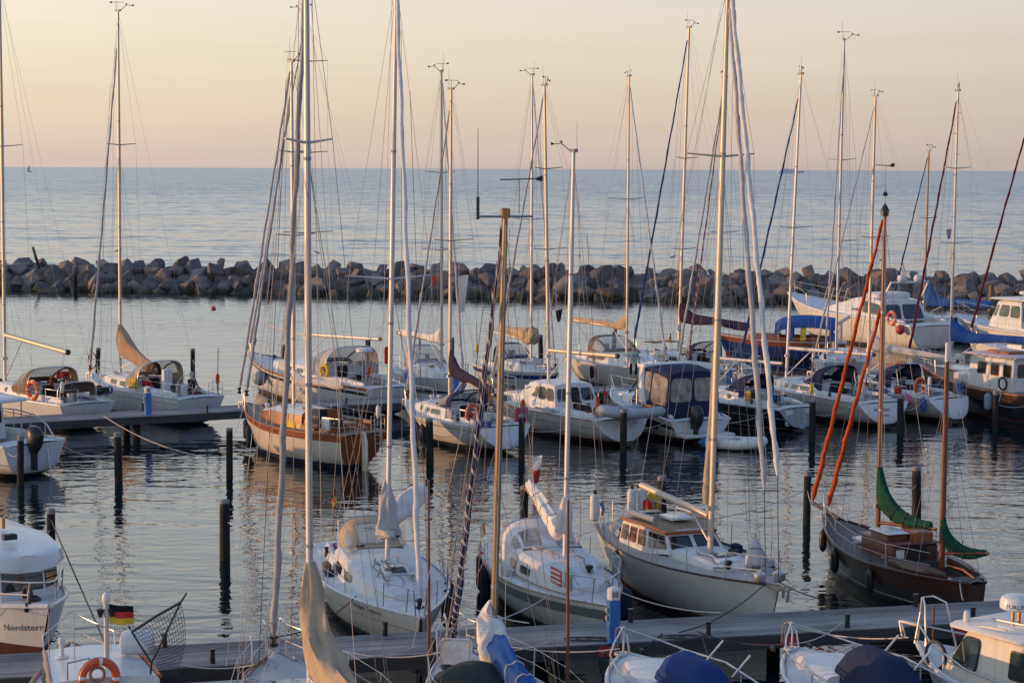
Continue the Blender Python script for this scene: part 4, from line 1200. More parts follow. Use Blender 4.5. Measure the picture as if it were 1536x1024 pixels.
def ringbuoy(p, rz, label, R0=0.30, r=0.06, horseshoe=False, m='lifering', tilt=0.0):
    root = empty('lifebuoy', p, rz); root.rotation_euler = (tilt, 0, rz)
    tag(root, label, 'lifebuoy')
    if horseshoe:
        MB().torus((0, 0, 0), R0, r * 1.15, 24, 8, a0=R(-50), a1=R(230)).build('ring', M[m], root)
    else:
        MB().torus((0, 0, 0), R0, r, 32, 8, mf=lambda i: 1 if i % 8 == 0 else 0).build('ring', [M[m], M['whiteband']], root)
    mb = MB().torus((0, 0, 0), R0 + r * 1.05, 0.009, 24, 5); mb.build('grab_line', M['rope'], root)
    MB().torus((0.02, -r, 0.05), 0.12, 0.03, 16, 6).build('coiled_line', M['roperust'], root)
    return root
def line(pts, label, m='rope', r=0.011, group='mooring lines', name='mooring_line', sag=0.0):
    pts = [Vector(p) for p in pts]
    if len(pts) == 2:
        a, b_ = pts
        pts = [a.lerp(b_, k / 14) - Vector((0, 0, sag * 4 * (k / 14) * (1 - k / 14))) for k in range(15)]
    o = MB().tube(pts, r, 6).build(name, M[m])
    return tag(o, label, 'rope', group)
def flag(p, rz, cols, label, w=0.5, h=0.32, staff=0.9, hang=False, lean=0.0, cat='flag'):
    """flag on a staff standing at p; cols top to bottom (or along)"""
    root = empty('flag', p, rz); tag(root, label, cat)
    tip = Vector((lean * staff, 0, staff))
    if staff: MB().tube([(0, 0, 0), tip], 0.012, 6).build('flagstaff', M['mahogany'], root)
    mb = MB(); n = 12; mm = len(cols)
    def fn(u, v):
        if hang: 
            x = 0.10 * u * (1 + 0.4 * math.sin(v * 5)) * w / 0.5; z = -v * h - u * w * 0.75
            return tip + Vector((x, 0.05 * math.sin(u * 7 + v * 3), z * 0.8))
        return tip + Vector((u * w, 0.05 * math.sin(u * 6.5 + v * 1.5) * u ** 0.5, -v * h - 0.08 * u * u - 0.03 * math.sin(u * 5)))
    mb.grid(fn, n, mm * 3, mf=lambda u, v: min(mm - 1, int(v * mm + 1e-6)))
    mb.build('cloth', [M[c] for c in cols], root, ang=80)
    return root
def cloth(b, p0, p1, drop, m, label, name='towel', cat='towel', fold=True):
    """cloth hung over a rail between two boat points"""
    p0, p1 = b.mw @ Vector(p0), b.mw @ Vector(p1); d = p1 - p0; nrm = Vector((d.y, -d.x, 0)).normalized()
    mb = MB()
    def fn(u, v):
        s_ = v * 2 - 1
        z = -abs(s_) * drop * (1 + 0.06 * math.sin(u * 9))
        off = 0.03 * (1 if s_ > 0 else -1) * min(1, abs(s_) * 6) + 0.02 * math.sin(u * 12 + s_)
        return p0 + d * u + nrm * off + Vector((0, 0, z + 0.015))
    mb.grid(fn, 12, 14)
    o = mb.build(name, M[m]); o.data.update()
    sol = o.modifiers.new('thickness', 'SOLIDIFY'); sol.thickness = 0.008
    return tag(o, label, cat)

def outboard(b, x, y, z, m='black'):
    """outboard engine on the transom of boat b"""
    T = Matrix.Translation((x, y, z))
    o = MB().loft([[T @ Vector((cx + a * math.cos(k * math.pi / 6), bb * math.sin(k * math.pi / 6), zz)) for k in range(12)]
                for zz, cx, a, bb in ((-0.15, -0.1, 0.14, 0.12), (0.0, -0.12, 0.24, 0.19), (0.10, -0.13, 0.30, 0.24), (0.45, -0.17, 0.36, 0.25), (0.68, -0.12, 0.27, 0.21), (0.76, -0.06, 0.14, 0.13))]).build('engine_cowl', M[m], b.root)
    MB().box(x - 0.2, x, y - 0.06, y + 0.06, z - 0.75, z + 0.02).build('engine_leg', M[m], o)
    MB().box(x - 0.05, x + 0.12, y - 0.12, y + 0.12, z - 0.15, z + 0.02).build('engine_bracket', M[m], o)
    MB().panel([T @ Vector((-0.22, -0.205, 0.22)), T @ Vector((0.02, -0.205, 0.22)), T @ Vector((0.02, -0.2, 0.32)), T @ Vector((-0.22, -0.2, 0.32))], off=0.004).build('engine_stripe', M['greyplastic'], o)
    return o

def extras(b, seed, hood=2.6, dan=True):
    """loose gear that gathers on a cruising yacht"""
    r = random.Random(seed); Lb = b.L
    for sd in (1, -1):
        if r.random() < .8:
            x0 = r.uniform(.6, 1.2); x1 = x0 + r.uniform(.7, 1.2); y = sd * b.bx(1.2) * .42; z = b.sx(1.2) - .3
            MB().cbox(x0, x1, y - .2, y + .2, z, z + .1, .03).build('seat_cushion', M[r.choice(['navy', 'bluecloth', 'brownhood', 'deepblue'])], b.root)
        x = Lb - r.uniform(1.5, 2.6)
        MB().lathe([(.05, 0), (.05, .1), (.09, .13), (.09, .2), (.03, .22)], 10, M=Matrix.Translation((x, sd * .25, b.roof(x) - .03))).build('deck_vent', M[r.choice(['steel', 'white', 'black'])], b.root)
        if r.random() < .7:
            yb = sd * (b.bs(0) - .02); z = b.sh(0) + .45
            MB().torus((.35, yb, z), .14, .035, 14, 6, M=Matrix.Identity(4)).build('coiled_line', M[r.choice(['rope', 'roperust', 'ropedark', 'bluecloth'])], b.root)
    x = r.uniform(.1, .3); y = r.choice([-1, 1]) * b.bs(0) * .8
    if dan and r.random() < .5:
     MB().tube([(x, y, b.sh(0) + .2), (x - .1, y, b.sh(0) + 2.0)], .018, 6).build('danbuoy', M['roperust'], b.root)
    if dan: MB().lathe([(.05, .5), (.08, .6), (.08, .85), (.03, .95)], 10, M=Matrix.Translation((x - .03, y, b.sh(0)))).build('rescue_light', M[r.choice(['orange', 'yellowcloth', 'whiteband'])], b.root)
    y = -y
    MB().cbox(.15, .5, y - .05, y + .09, b.sh(0) + .25, b.sh(0) + .6, .03).build('jerrycan', M[r.choice(['bluecloth', 'black', 'redcloth', 'greyplastic'])], b.root)
    MB().cbox(hood - .2, hood - .12, -.32, .32, b.sx(hood) + .1, b.sx(hood) + .35, .02).build('instrument_pod', M['black'], b.root)
    for k in range(3):
        x0 = r.uniform(.5, 2.0); y = r.uniform(-.5, .5) * b.bx(1.5)
        MB().tube([(x0 + .25 * math.cos(q * .8) * (1 + .1 * q), y + .12 * math.sin(q * 1.1), b.sx(x0) + .05 + .02 * q % .07) for q in range(12)], .012, 5).build('loose_line', M[r.choice(['rope', 'roperust', 'ropedark', 'bluecloth', 'redcloth'])], b.root)
    for k in range(2):
        x = r.uniform(2.2, Lb - 2.5); sd = r.choice([-1, 1]); y = sd * b.bx(x) * .8
        MB().cbox(x, x + r.uniform(.3, .8), y - .1, y + .1, b.sx(x) + .02, b.sx(x) + r.uniform(.12, .25), .04).build('deck_bag', M[r.choice(['navy', 'sailgrey', 'beige', 'bluecloth', 'brownhood'])], b.root)
    MB().tube([(Lb - .15, .05, b.sh(1) + .04), (Lb + .12, .05, b.sh(1) + .02), (Lb + .1, .05, b.sh(1) - .22)], .03, 6).build('anchor', M['steel'], b.root)
def cabin(b, secs, m='white', topm=None, name='wheelhouse', camber=0.08, over=0.0):
    """secs: (x_bottom, x_top, z_bottom, z_top, halfwidth_bottom, halfwidth_top) from aft to forward"""
    rings = []
    for x0, x1, z0, z1, w0, w1 in secs:
        rings.append([(x0, -w0, z0), (x1, -w1, z1 - 0.05), (x1, -w1 + 0.05, z1), (x1, -w1 * 0.5, z1 + camber * 0.75), (x1, 0, z1 + camber), (x1, w1 * 0.5, z1 + camber * 0.75), (x1, w1 - 0.05, z1), (x1, w1, z1 - 0.05), (x0, w0, z0)])
    mb = MB(); mb.loft(rings, True, (True, True), mf=lambda i, j: 1 if 1 <= j <= 6 else 0)
    o = mb.build(name, [M[m], M[topm or m]], b.root, ang=30)
    def C(i, sd):
        x0, x1, z0, z1, w0, w1 = secs[i]
        return Vector((x0, sd * w0, z0)), Vector((x1, sd * w1, z1 - 0.05))
    return o, C
def sidepanels(b, C, i, j, spans, v0, v1, m='glass', frame=None, sides=(1, -1), rc=0.25, parent=None, name='window', off=0.012):
    for sd in sides:
        A, D_ = C(i, sd), C(j, sd)
        for (u0, u1) in spans:
            if sd > 0: P = [D_[0], A[0], A[1], D_[1]]; a, e = 1 - u1, 1 - u0
            else: P = [A[0], D_[0], D_[1], A[1]]; a, e = u0, u1
            if frame:
                f = MB().panel(P, a - 0.012, e + 0.012, v0 - 0.03, v1 + 0.03, 0.006 + off, rc).build('window_frame', M[frame], parent or b.root)
            MB().panel(P, a, e, v0, v1, 0.012 + off, rc).build(name, M[m], parent or b.root)
def endpanels(b, C, i, spans, v0, v1, m='glass', frame=None, aft=False, rc=0.2, parent=None, name='windscreen'):
    A, D_ = C(i, -1), C(i, 1)
    P = [A[0], D_[0], D_[1], A[1]] if not aft else [D_[0], A[0], A[1], D_[1]]
    for (u0, u1) in spans:
        if frame: MB().panel(P, u0 - 0.015, u1 + 0.015, v0 - 0.03, v1 + 0.03, 0.006, rc).build('window_frame', M[frame], parent or b.root)
        MB().panel(P, u0, u1, v0, v1, 0.012, rc).build(name, M[m], parent or b.root)
def radar(b, x, y, z, r=0.3, h=0.25, stem=0.3, name='radar_dome', leg='alu'):
    mb = MB().tube([(x, y - 0.08, z), (x, y - 0.08, z + stem)], 0.03, 6).tube([(x, y + 0.08, z), (x, y + 0.08, z + stem)], 0.03, 6)
    o = mb.build('radar_mount', M[leg], b.root)
    d = MB().lathe([(r * 0.8, z + stem), (r, z + stem + 0.04), (r * 1.0, z + stem + h * 0.6), (r * 0.9, z + stem + h * 0.85), (r * 0.6, z + stem + h), (0.02, z + stem + h * 1.03)], 24, M=Matrix.Translation((x, y, 0))).build(name, M['white'], b.root)
    return d
def rod(b, p, q, r, m, name):
    return MB().tube([p, q], r, 6).build(name, M[m], b.root)
def deckclutter(b, seed, xs_, n=5):
    """cleats, blocks and control lines"""
    r = random.Random(seed)
    for k in range(2):
        for sd in (1, -1):
            x = (0.5, b.L - 0.7)[k]
            MB().cbox(x - 0.09, x + 0.09, -0.02, 0.02, b.sx(x) + 0.03, b.sx(x) + 0.07, 0.01, M=Matrix.Translation((0, sd * (b.bx(x) * 0.86), 0))).build('cleat', M['steel'], b.root)
    for k in range(n):
        y = r.uniform(-0.3, 0.3) * b.B / 2
        x0 = r.uniform(*xs_); x1 = x0 + r.uniform(0.8, 2.0)
        pts = []
        for q in range(9):
            x = lerp(x0, x1, q / 8); pts.append((x, y + 0.05 * math.sin(q * 1.3 + k), b.roof(x) + 0.02))
        MB().tube(pts, 0.009, 5).build('control_line', M[r.choice(['ropedark', 'roperust', 'rope'])], b.root)
    for k in range(2):
        y = r.choice([-1, 1]) * r.uniform(0.2, 0.5) * b.B / 2; x = r.uniform(*xs_)
        MB().torus((x, y, b.roof(x) + 0.03), 0.11, 0.028, 14, 6, M=Matrix.Translation((x, y, b.roof(x) + .03)) @ Matrix.Rotation(R(90), 4, 'X') @ Matrix.Translation((-x, -y, -b.roof(x) - .03))).build('coiled_line', M[r.choice(['ropedark', 'roperust', 'rope'])], b.root)

# ================= row moored to the far pier, this side =================
# N: white cruiser, navy hood, dark sail cover
b = Boat('sailing_yacht', 'white sailing yacht with navy sprayhood, dark sloping sail cover and pink towel on its stern', 'sailing yacht', W(-4.25, 63.5), W(-0.3, 58.8), B=2.85, fb=(1.28, 1.0, .98), tw=0.84, tr=-0.45, q0=0.44, szb=.16, bootm='darkstripe', offs=(0.05, 0.14, 0.17, 0.30), stripem='darkstripe', stripe=(2,))
b.hull().deck((0.5, 2.7), solem='deck').toe().house(2.6, 5.9, 0.66, 0.5, 0.08, wins=((3.0, 3.75, .38, .82), (3.85, 4.7, .42, .80)), winm='greenglass', topm='deck')
b.sprayhood(2.35, 1.3, 0.82, m='navy').mast(3.75, 13.5, 0.085, 'alugold', rake=0.0, roll=-0.004, spreaders=(0.52,), slen=0.9)
b.stays(back=2).furled('sailgrey', 0.07, top=0.93).boom(3.4, 2.6, -0.45, 4, 'alugold', cover='cover', coverm='aubergine', ch=(0.24, 0.13), collar=0.55, cw=0.15, mstrap=None)
b.pulpit().pushpit(1.0).rails(1.0).winches([(1.6, .72), (1.6, -.72)]).wheel(1.1, 0.42)
b.transom_text('HL 22', -0.05, 0.22, 0.13, 'inkblack')
deckclutter(b, 1, (3, 4.8)); extras(b, 51)
MB().panel([b.hull_at(0, 0.35, 0) + Vector((-.18, .35, 0)), b.hull_at(0, 0.35, 0) + Vector((-.18, -.35, 0)), Vector((-.06, -.35, .95)), Vector((-.06, .35, .95))], off=0.01).build('transom_door', M['deck'], b.root)
for z in (0.3, 0.52): MB().cbox(-0.34 + z * .3, -0.05, -0.42, 0.42, z - 0.03, z, 0.01).build('transom_step', M['greyplastic'], b.root)
bN = b
fender(b, 4.3, 1, 0.55, 'navy fender on the white yacht with the pink towel, nearer its bow')
fender(b, 3.7, 1, 0.50, 'navy fender on the white yacht with the pink towel, beside the pile')
ringbuoy(b.w(0.55, 1.0, 1.5), b.rz + R(100), 'orange horseshoe lifebuoy on the stern rail of the yacht with the dark sail cover', horseshoe=True)
cloth(b, (0.04, -0.55, 1.62), (0.1, -1.15, 1.62), 0.5, 'pinkcloth', 'pink towel hung over the stern rail behind a pile')
cloth(b, (2.2, 1.15, 1.5), (1.7, 1.18, 1.5), 0.35, 'sailgrey', 'pale grey towel on the guard rail beside the navy sprayhood')
cloth(b, (0.12, 0.95, 1.2), (0.06, 0.5, 1.2), 0.4, 'bluecloth', 'dark blue cloth hanging over the white transom')

# P: deck saloon yacht with dinghy on the stern
b = Boat('sailing_yacht', 'white deck saloon yacht with brown curtained windows and a bare golden boom', 'sailing yacht', W(-0.9, 66.9), W(4.15, 60.6), B=3.2, fb=(1.3, 1.0, .98), tw=0.8, tr=-0.5, q0=0.42, szb=.16, stripem='darkstripe', offs=(0.05, 0.30, 0.32, 0.36), stripe=(2,), bootm='antired')
b.hull().deck((0.5, 3.0), solem='teak').toe('mahogany', 0.022)
b.house(4.4, 8.0, 0.64, 0.42, 0.1, topm='deck', wins=((6.0, 7.3, .35, .8),))
o, C = cabin(b, [(2.9, 3.2, 1.1, 2.02, 1.04, 0.90), (4.2, 4.2, 1.1, 2.08, 1.06, 0.92), (6.0, 5.2, 1.2, 1.98, 0.98, 0.76)], name='deck_saloon')
sidepanels(b, C, 0, 1, ((0.06, 0.5), (0.56, 0.98)), 0.36, 0.9, 'glass', rc=0.3)
sidepanels(b, C, 1, 2, ((0.04, 0.4),), 0.42, 0.86, 'warmglass', rc=0.3); sidepanels(b, C, 1, 2, ((0.48, 0.86),), 0.42, 0.84, 'greenglass', rc=0.3)
endpanels(b, C, 2, ((0.06, 0.47), (0.53, 0.94)), 0.4, 0.88, 'glass'); endpanels(b, C, 0, ((0.06, 0.36), (0.66, 0.94)), 0.34, 0.9, 'glass', aft=True); endpanels(b, C, 0, ((0.4, 0.62),), 0.02, 0.94, 'sheet', aft=True, name='doorway')
b.mast(4.95, 13.8, 0.09, 'alugold', rake=-0.02, roll=0.01, spreaders=(0.45, 0.72), z0=1.95).stays(back=2).furled('sailgrey', 0.075)
b.boom(3.9, 3.25, 0.05, -8, 'alugold', r=0.09)
b.pulpit().pushpit(1.2).rails(1.3, n=5)
deckclutter(b, 2, (4.5, 7)); extras(b, 52); bP = b
MB().tube([(0.2, 0.9, 1.2), (0.2, 0.9, 2.1), (0.2, -0.9, 2.1), (0.2, -0.9, 1.2)], 0.025, 8).build('davit', M['steel'], b.root)
fender(b, 4.9, 1, 0.6, 'dark red fender on the deck saloon yacht', 'fendred')
# dinghy hung across the stern
def dinghy(loc, rz, label, ln=2.3, m='rubber', floor='deckgrey', tipm=None):
    root = empty('inflatable_dinghy', loc, rz); tag(root, label, 'dinghy')
    r = 0.19; w = 0.55
    pts = [(-ln * .45, w, 0.02), (-ln * .2, w, 0), (ln * 0.15, w, 0), (ln * .38, w * .75, .05), (ln * .5, w * .3, .12), (ln * .53, 0, .14)]
    full = pts + [(x, -y, z) for x, y, z in pts[-2::-1]]
    MB().tube([(-ln * .52, w, 0.03)] + full + [(-ln * .52, -w, 0.03)], [0.06] + [r] * len(full) + [0.06], 12, ref=(0, 0, 1)).build('tube', M[m], root)
    MB().loft([[(-ln * .4, -w, -.08), (-ln * .4, w, -.08)], [(ln * .2, -w, -.1), (ln * .2, w, -.1)], [(ln * .45, -.15, 0), (ln * .45, .15, 0)]], closed=False).build('floor', M[floor], root)
    MB().box(-ln * .42, -ln * .39, -w, w, -.12, .2).build('transom_board', M['mahogany'], root)
    MB().box(-.12, .12, -w, w, .12, .15).build('bench', M['greyplastic'], root)
    if tipm:
        for sd in (1, -1): MB().lathe([(r * 1.02, -.12), (r * 1.02, 0.02), (r * .5, .12), (.05, .2)], 12, M=Matrix.Translation((-ln * .45, sd * w, .02)) @ Matrix.Rotation(R(-90), 4, 'Y')).build('cone_tip', M[tipm], root)
    return root
dinghy(b.w(-0.55, 0.0, 1.32), b.rz + R(92), 'grey inflatable dinghy hung across the stern of the deck saloon yacht', 2.5)
flag(b.w(0.1, 0.7, 1.5), b.rz + R(180), ['flagred'], 'red ensign on the stern of the deck saloon yacht', 0.4, 0.35, 0.85, hang=True)

# R: motor cruiser with navy enclosure
b = Boat('motor_cruiser', 'white motor cruiser with a tall navy canopy of clear vinyl windows', 'motor boat', W(4.2, 66.4), W(7.3, 61.2), B=2.9, fb=(1.35, 1.05, 0.85), tw=0.9, tm=0.35, tr=0.15, q0=0.24, q1=0.75, bowrake=0.9, bootm='darkstripe', stripem='navystripe', offs=(0.06, 0.20, 0.36, 0.44), stripe=(2,), pb=2.3)
b.hull().deck((0.4, 2.8), solem='deck', cw=0.72).house(3.4, 6.2, 0.7, 0.34, 0.05, wins=((4.0, 5.2, .3, .75),))
o, C = cabin(b, [(0.55, 0.7, 0.95, 2.62, 1.22, 1.02), (1.9, 1.9, 1.0, 2.8, 1.25, 1.05), (2.9, 2.7, 1.05, 2.72, 1.22, 1.0), (3.6, 3.0, 1.25, 2.55, 1.1, 0.92)], 'navy', name='canopy')
for i in (0, 1): sidepanels(b, C, i, i + 1, ((0.05, 0.95),), 0.26, 0.92, 'tarp', rc=0.15, name='clear_panel')
sidepanels(b, C, 2, 3, ((0.08, 0.92),), 0.2, 0.92, 'tarp', rc=0.2, name='clear_panel')
endpanels(b, C, 0, ((0.05, 0.47), (0.53, 0.95)), 0.36, 0.92, 'tarp', aft=True, name='clear_panel')
endpanels(b, C, 3, ((0.06, 0.34), (0.38, 0.62), (0.66, 0.94)), 0.15, 0.88, 'tarp', name='clear_panel')
MB().loft([[(3.0, -.9, 2.5), (3.0, .9, 2.5)], [(4.2, -.85, 1.55), (4.2, .85, 1.55)]], closed=False).build('windscreen', M['vinyl'], b.root)
for y in (-.9, -.3, .3, .9): MB().tube([(3.02, y, 2.5), (4.2, y * .95, 1.55)], 0.03, 6).build('windscreen_post', M['navy'], b.root)
MB().cbox(2.5, 3.0, -1.12, 1.12, 2.72, 2.86, 0.04).build('radar_arch', M['white'], b.root)
for sd in (1, -1): MB().tube([(2.2, sd * 1.3, 1.0), (2.65, sd * 1.16, 2.0), (2.75, sd * 1.05, 2.8)], [0.16, 0.12, 0.1], 8, oval=1.5).build('arch_leg', M['white'], b.root)
MB().cbox(-0.75, 0.05, -1.1, 1.1, 0.30, 0.40, 0.03).build('bathing_platform', M['white'], b.root)
b.pulpit(2.4, 0.55).toe('white', 0.05)
sidepanels(b, lambda i, sd: (b.hull_at((1.0, 2.6)[i], 0.35, sd), b.hull_at((1.0, 2.6)[i], 0.75, sd)), 0, 1, ((0.1, 0.9),), 0.25, 0.8, 'glass', name='hull_window')
outboard(b, -0.35, 0.5, 0.75)
bR = b
dinghy(pt(1100, 664, 0.22), R(-25), 'white and blue inflatable dinghy afloat behind the navy canopy cruiser', 2.2, 'sailwhite', 'deckgrey', 'bluecloth')

# S: black hull
b = Boat('sailing_yacht', 'black hulled sailing yacht with navy hood and two white boards on its transom', 'sailing yacht', W(7.0, 68.8), W(11.5, 63.9), B=2.75, fb=(1.25, 0.98, 0.95), tw=0.78, tr=-0.35, q0=0.42, szb=.16, hullm='blackhull', railm='white', stripem='white', offs=(0.05, 0.38, 0.40, 0.46), stripe=(2,), bootm='white', boot=(0.13, 0.08), transm='greyplastic')
b.hull().deck((0.5, 2.6)).house(2.6, 6.0, 0.66, 0.46, 0.1, wins=((3.0, 4.0, .35, .8), (4.15, 5.0, .35, .75)))
b.sprayhood(2.3, 1.3, 0.85, m='navy', holes=[(.34, .66)], hu=(.5, .84)).mast(4.75, 14.3, 0.085, 'alu', rake=0.012, spreaders=(0.5,), slen=0.85)
b.stays(back=2).furled('sailgrey', 0.075, top=0.95).boom(3.2, 2.6, 0.0, -10, 'alu', r=0.065)
b.furled('redspiral', 0.055, top=0.93, foot=b.L - 0.75, turns=30, name='furled_staysail')
b.pulpit().pushpit(0.9).rails(0.9)
for y in (0.55, -0.55): MB().panel([b.hull_at(0, 0.28, 0) + Vector((-.1, y + .2, 0)), b.hull_at(0, .28, 0) + Vector((-.1, y - .2, 0)), Vector((-.08, y - .2, .9)), Vector((-.08, y + .2, .9))], off=0.02).build('transom_board', M['white'], b.root)
MB().tube([(-0.25, 0.16, 0.15), (-0.2, 0.16, 0.95), (-0.2, -0.16, 0.95), (-0.25, -0.16, 0.15)], 0.016, 6).tube([(-.24, .16, .35), (-.24, -.16, .35)], .012, 5).tube([(-.23, .16, .6), (-.23, -.16, .6)], .012, 5).build('ladder', M['steel'], b.root)
deckclutter(b, 3, (3, 5)); extras(b, 53); b.winches([(1.7, .72), (1.7, -.72)])
cloth(b, (1.9, 1.1, 1.55), (1.6, 1.1, 1.55), 0.4, 'yellowcloth', 'yellow towel beside the hood of the black hulled yacht')
fender(b, 0.9, -1, 0.5, 'navy fender at the stern corner of the black hulled yacht')
fender(b, 4.4, 1, 0.45, 'black fender on the near side of the black hulled yacht', 'black')
bS = b

# T: white yacht with name on the transom
b = Boat('sailing_yacht', 'white sailing yacht with two lines of writing on a pale blue shaded transom', 'sailing yacht', W(10.2, 72.2), W(15.2, 65.0), B=3.1, fb=(1.3, 1.05, 1.02), tw=0.84, tr=-0.35, q0=0.44, szb=.16, bootm='darkstripe', stripem='darkstripe', offs=(0.05, 0.26, 0.28, 0.32), stripe=(2,))
b.hull().deck((0.6, 3.2)).toe('mahogany').house(3.2, 7.6, 0.64, 0.46, 0.08, topm='deck', wins=((3.7, 5.0, .35, .8), (5.2, 6.3, .35, .75)))
b.sprayhood(2.9, 1.5, 0.95, m='navy', holes=[(.34, .66), (.12, .24)], hu=(.5, .84)).mast(6.6, 14.6, 0.085, 'alu', rake=0.035, roll=-.014, spreaders=(0.5,), slen=0.9)
b.stays(back=2).furled('deepblue', 0.075, top=0.92).boom(4.4, 2.75, 0.0, -16, 'alu', r=0.08)
b.pulpit().pushpit(1.1).rails(1.1, n=5).wheel(1.5, 0.5)
b.transom_text('Havmågen', 0.62, 0.72, 0.19, 'ink', 0.25); b.transom_text('Laboe', 0.32, 0.50, 0.17, 'ink', 0.25)
MB().panel([b.hull_at(0, 0.22, 0) + Vector((-.17, .42, 0)), b.hull_at(0, .22, 0) + Vector((-.17, -.42, 0)), b.hull_at(0, .42, 0) + Vector((-.17, -.42, 0)), b.hull_at(0, .42, 0) + Vector((-.17, .42, 0))], off=0.006).build('folding_step', M['deck'], b.root)
MB().tube([(0.3, 1.1, 1.1), (0.55, 1.1, 2.3), (0.55, -1.1, 2.3), (0.3, -1.1, 1.1)], 0.018, 6).build('arch_frame', M['steel'], b.root)
deckclutter(b, 4, (3.5, 6)); extras(b, 54); b.winches([(2.2, .7), (2.2, -.7)])
fender(b, 0.4, -1, 1.0, 'round pink fender between two white transoms', 'fendpink', r=0.24, rnd_=True)
flag(b.w(0.05, 0.9, 1.1), b.rz + R(180), ['blackcloth', 'flagred', 'gold'], 'furled black red and gold ensign left of the transom with writing', 0.35, 0.35, 1.0, hang=True)
bT = b

# U: white yacht with orange lifebuoy
b = Boat('sailing_yacht', 'white sailing yacht with wide sloped scoop transom and a blue fender on its rail', 'sailing yacht', W(13.6, 72.6), W(18.3, 66.6), B=2.9, fb=(1.3, 1.0, .98), tw=0.78, tr=-0.75, q0=0.44, szb=.16, bootm='darkstripe', stripem='greyplastic', offs=(0.05, 0.2, 0.23, 0.3), stripe=(2,))
b.hull().deck((0.5, 2.9)).toe().house(2.9, 6.8, 0.64, 0.45, 0.1, wins=((3.4, 4.4, .35, .8), (4.6, 5.5, .35, .75)))
b.sprayhood(2.6, 1.4, 0.9, m='navy', holes=[(.34, .66)], hu=(.5, .84)).mast(5.0, 13.7, 0.085, 'alugold', rake=0.012, spreaders=(0.5,))
b.stays(back=2, fore=b.L - .1).furled('sailgrey', 0.05, top=0.95).boom(4.2, 2.75, -0.35, -18, 'alu', r=0.07, cover='cover', coverm='sailgrey', ch=(0.14, 0.10), collar=0.6, cw=0.12)
b.pulpit().pushpit(1.0).rails(1.0)
deckclutter(b, 5, (3.2, 5.5)); extras(b, 55)
ringbuoy(b.w(0.75, 0.95, 1.5), b.rz + R(100), 'orange horseshoe lifebuoy on the stern rail left of the brown wheelhouse boat', horseshoe=True)
fender(b, 0.25, 1, 0.78, 'blue fender hanging at the stern beside the orange lifebuoy', 'fendblue', 0.6, 0.12)
bU = b

# W: white yacht with the long blue sail cover
b = Boat('sailing_yacht', 'white sailing yacht under a long bright blue sail cover, mostly hidden by the wheelhouse boat', 'sailing yacht', W(18.9, 76.2), W(21.9, 69.2), B=2.9, fb=(1.35, 1.1, 1.05), tw=0.75)
b.hull().deck((0.5, 3)).house(3, 7, 0.64, 0.46, 0.1, wins=((3.6, 5.0, .35, .8),))
b.mast(5.4, 14.1, 0.09, 'alu', rake=0.014, spreaders=(0.45, 0.72), steps=True).stays(back=1).furled('maroon', 0.085, top=0.96, rtop=0.5)
b.boom(4.6, 2.75, -0.1, -48, 'alu', cover='cover', coverm='blue', ch=(0.2, 0.16), collar=0.7, cw=0.17)
b.pulpit().pushpit().rails()
# V: brown wheelhouse boat
b = Boat('wheelhouse_boat', 'dark brown wooden motor boat with white wheelhouse and small square windows', 'motor boat', W(18.5, 71.9), W(23.6, 64.0), B=3.3, fb=(1.75, 1.25, 1.3), tw=0.7, tr=0.1, q0=0.26, hullm='blackhull', railm='brownhull', stripem='brownhull', offs=(0.12, 0.28, 0.42, 0.46), stripe=(1, 2), bootm='antired', deckm='teak', bowrake=0.4)
b.hull().deck((0.6, 3.0), solem='teak').toe('mahogany', 0.045)
o, C = cabin(b, [(3.8, 3.8, 1.2, 2.65, 1.12, 1.05), (6.8, 6.7, 1.3, 2.62, 1.0, 0.92)], 'white', name='wheelhouse')
sidepanels(b, C, 0, 1, ((0.06, 0.22), (0.33, 0.5), (0.62, 0.8)), 0.50, 0.84, 'glass', 'mahogany', rc=0.12)
endpanels(b, C, 0, ((0.1, 0.4), (0.6, 0.9)), 0.5, 0.86, 'glass', 'mahogany', aft=True); endpanels(b, C, 1, ((0.05, 0.3), (0.36, 0.64), (0.7, 0.95)), 0.5, 0.86, 'glass')
MB().cbox(3.6, 6.9, -1.16, 1.16, 2.69, 2.75, 0.03).build('roof', M['sailgrey'], b.root)
MB().cbox(4.8, 6.2, -0.5, 0.5, 2.75, 2.87, 0.03).build('roof_hatch', M['mahogany'], b.root)
MB().cbox(6.8, 8.1, -0.7, 0.7, 1.3, 1.75, 0.05).build('fore_cabin', M['white'], b.root)
MB().torus((4.2, 1.3, 1.62), 0.25, 0.05, 16, 6).build('tyre', M['black'], b.root)
b.pulpit(2.0, 0.7).rails(3.2, 7.0)
fender(b, 6.5, 1, 0.95, 'grey blue fender near the bow of the brown wheelhouse boat', 'fendgrey', 0.75, 0.17)
fender(b, 4.6, 1, 0.85, 'grey blue fender amidships on the brown wheelhouse boat', 'fendgrey', 0.75, 0.17)
cloth(b, (2.9, 0.75, 2.2), (2.5, 0.8, 2.2), 0.5, 'yellowcloth', 'yellow jacket hanging at the door of the wheelhouse boat', 'jacket', 'jacket')
bV = b

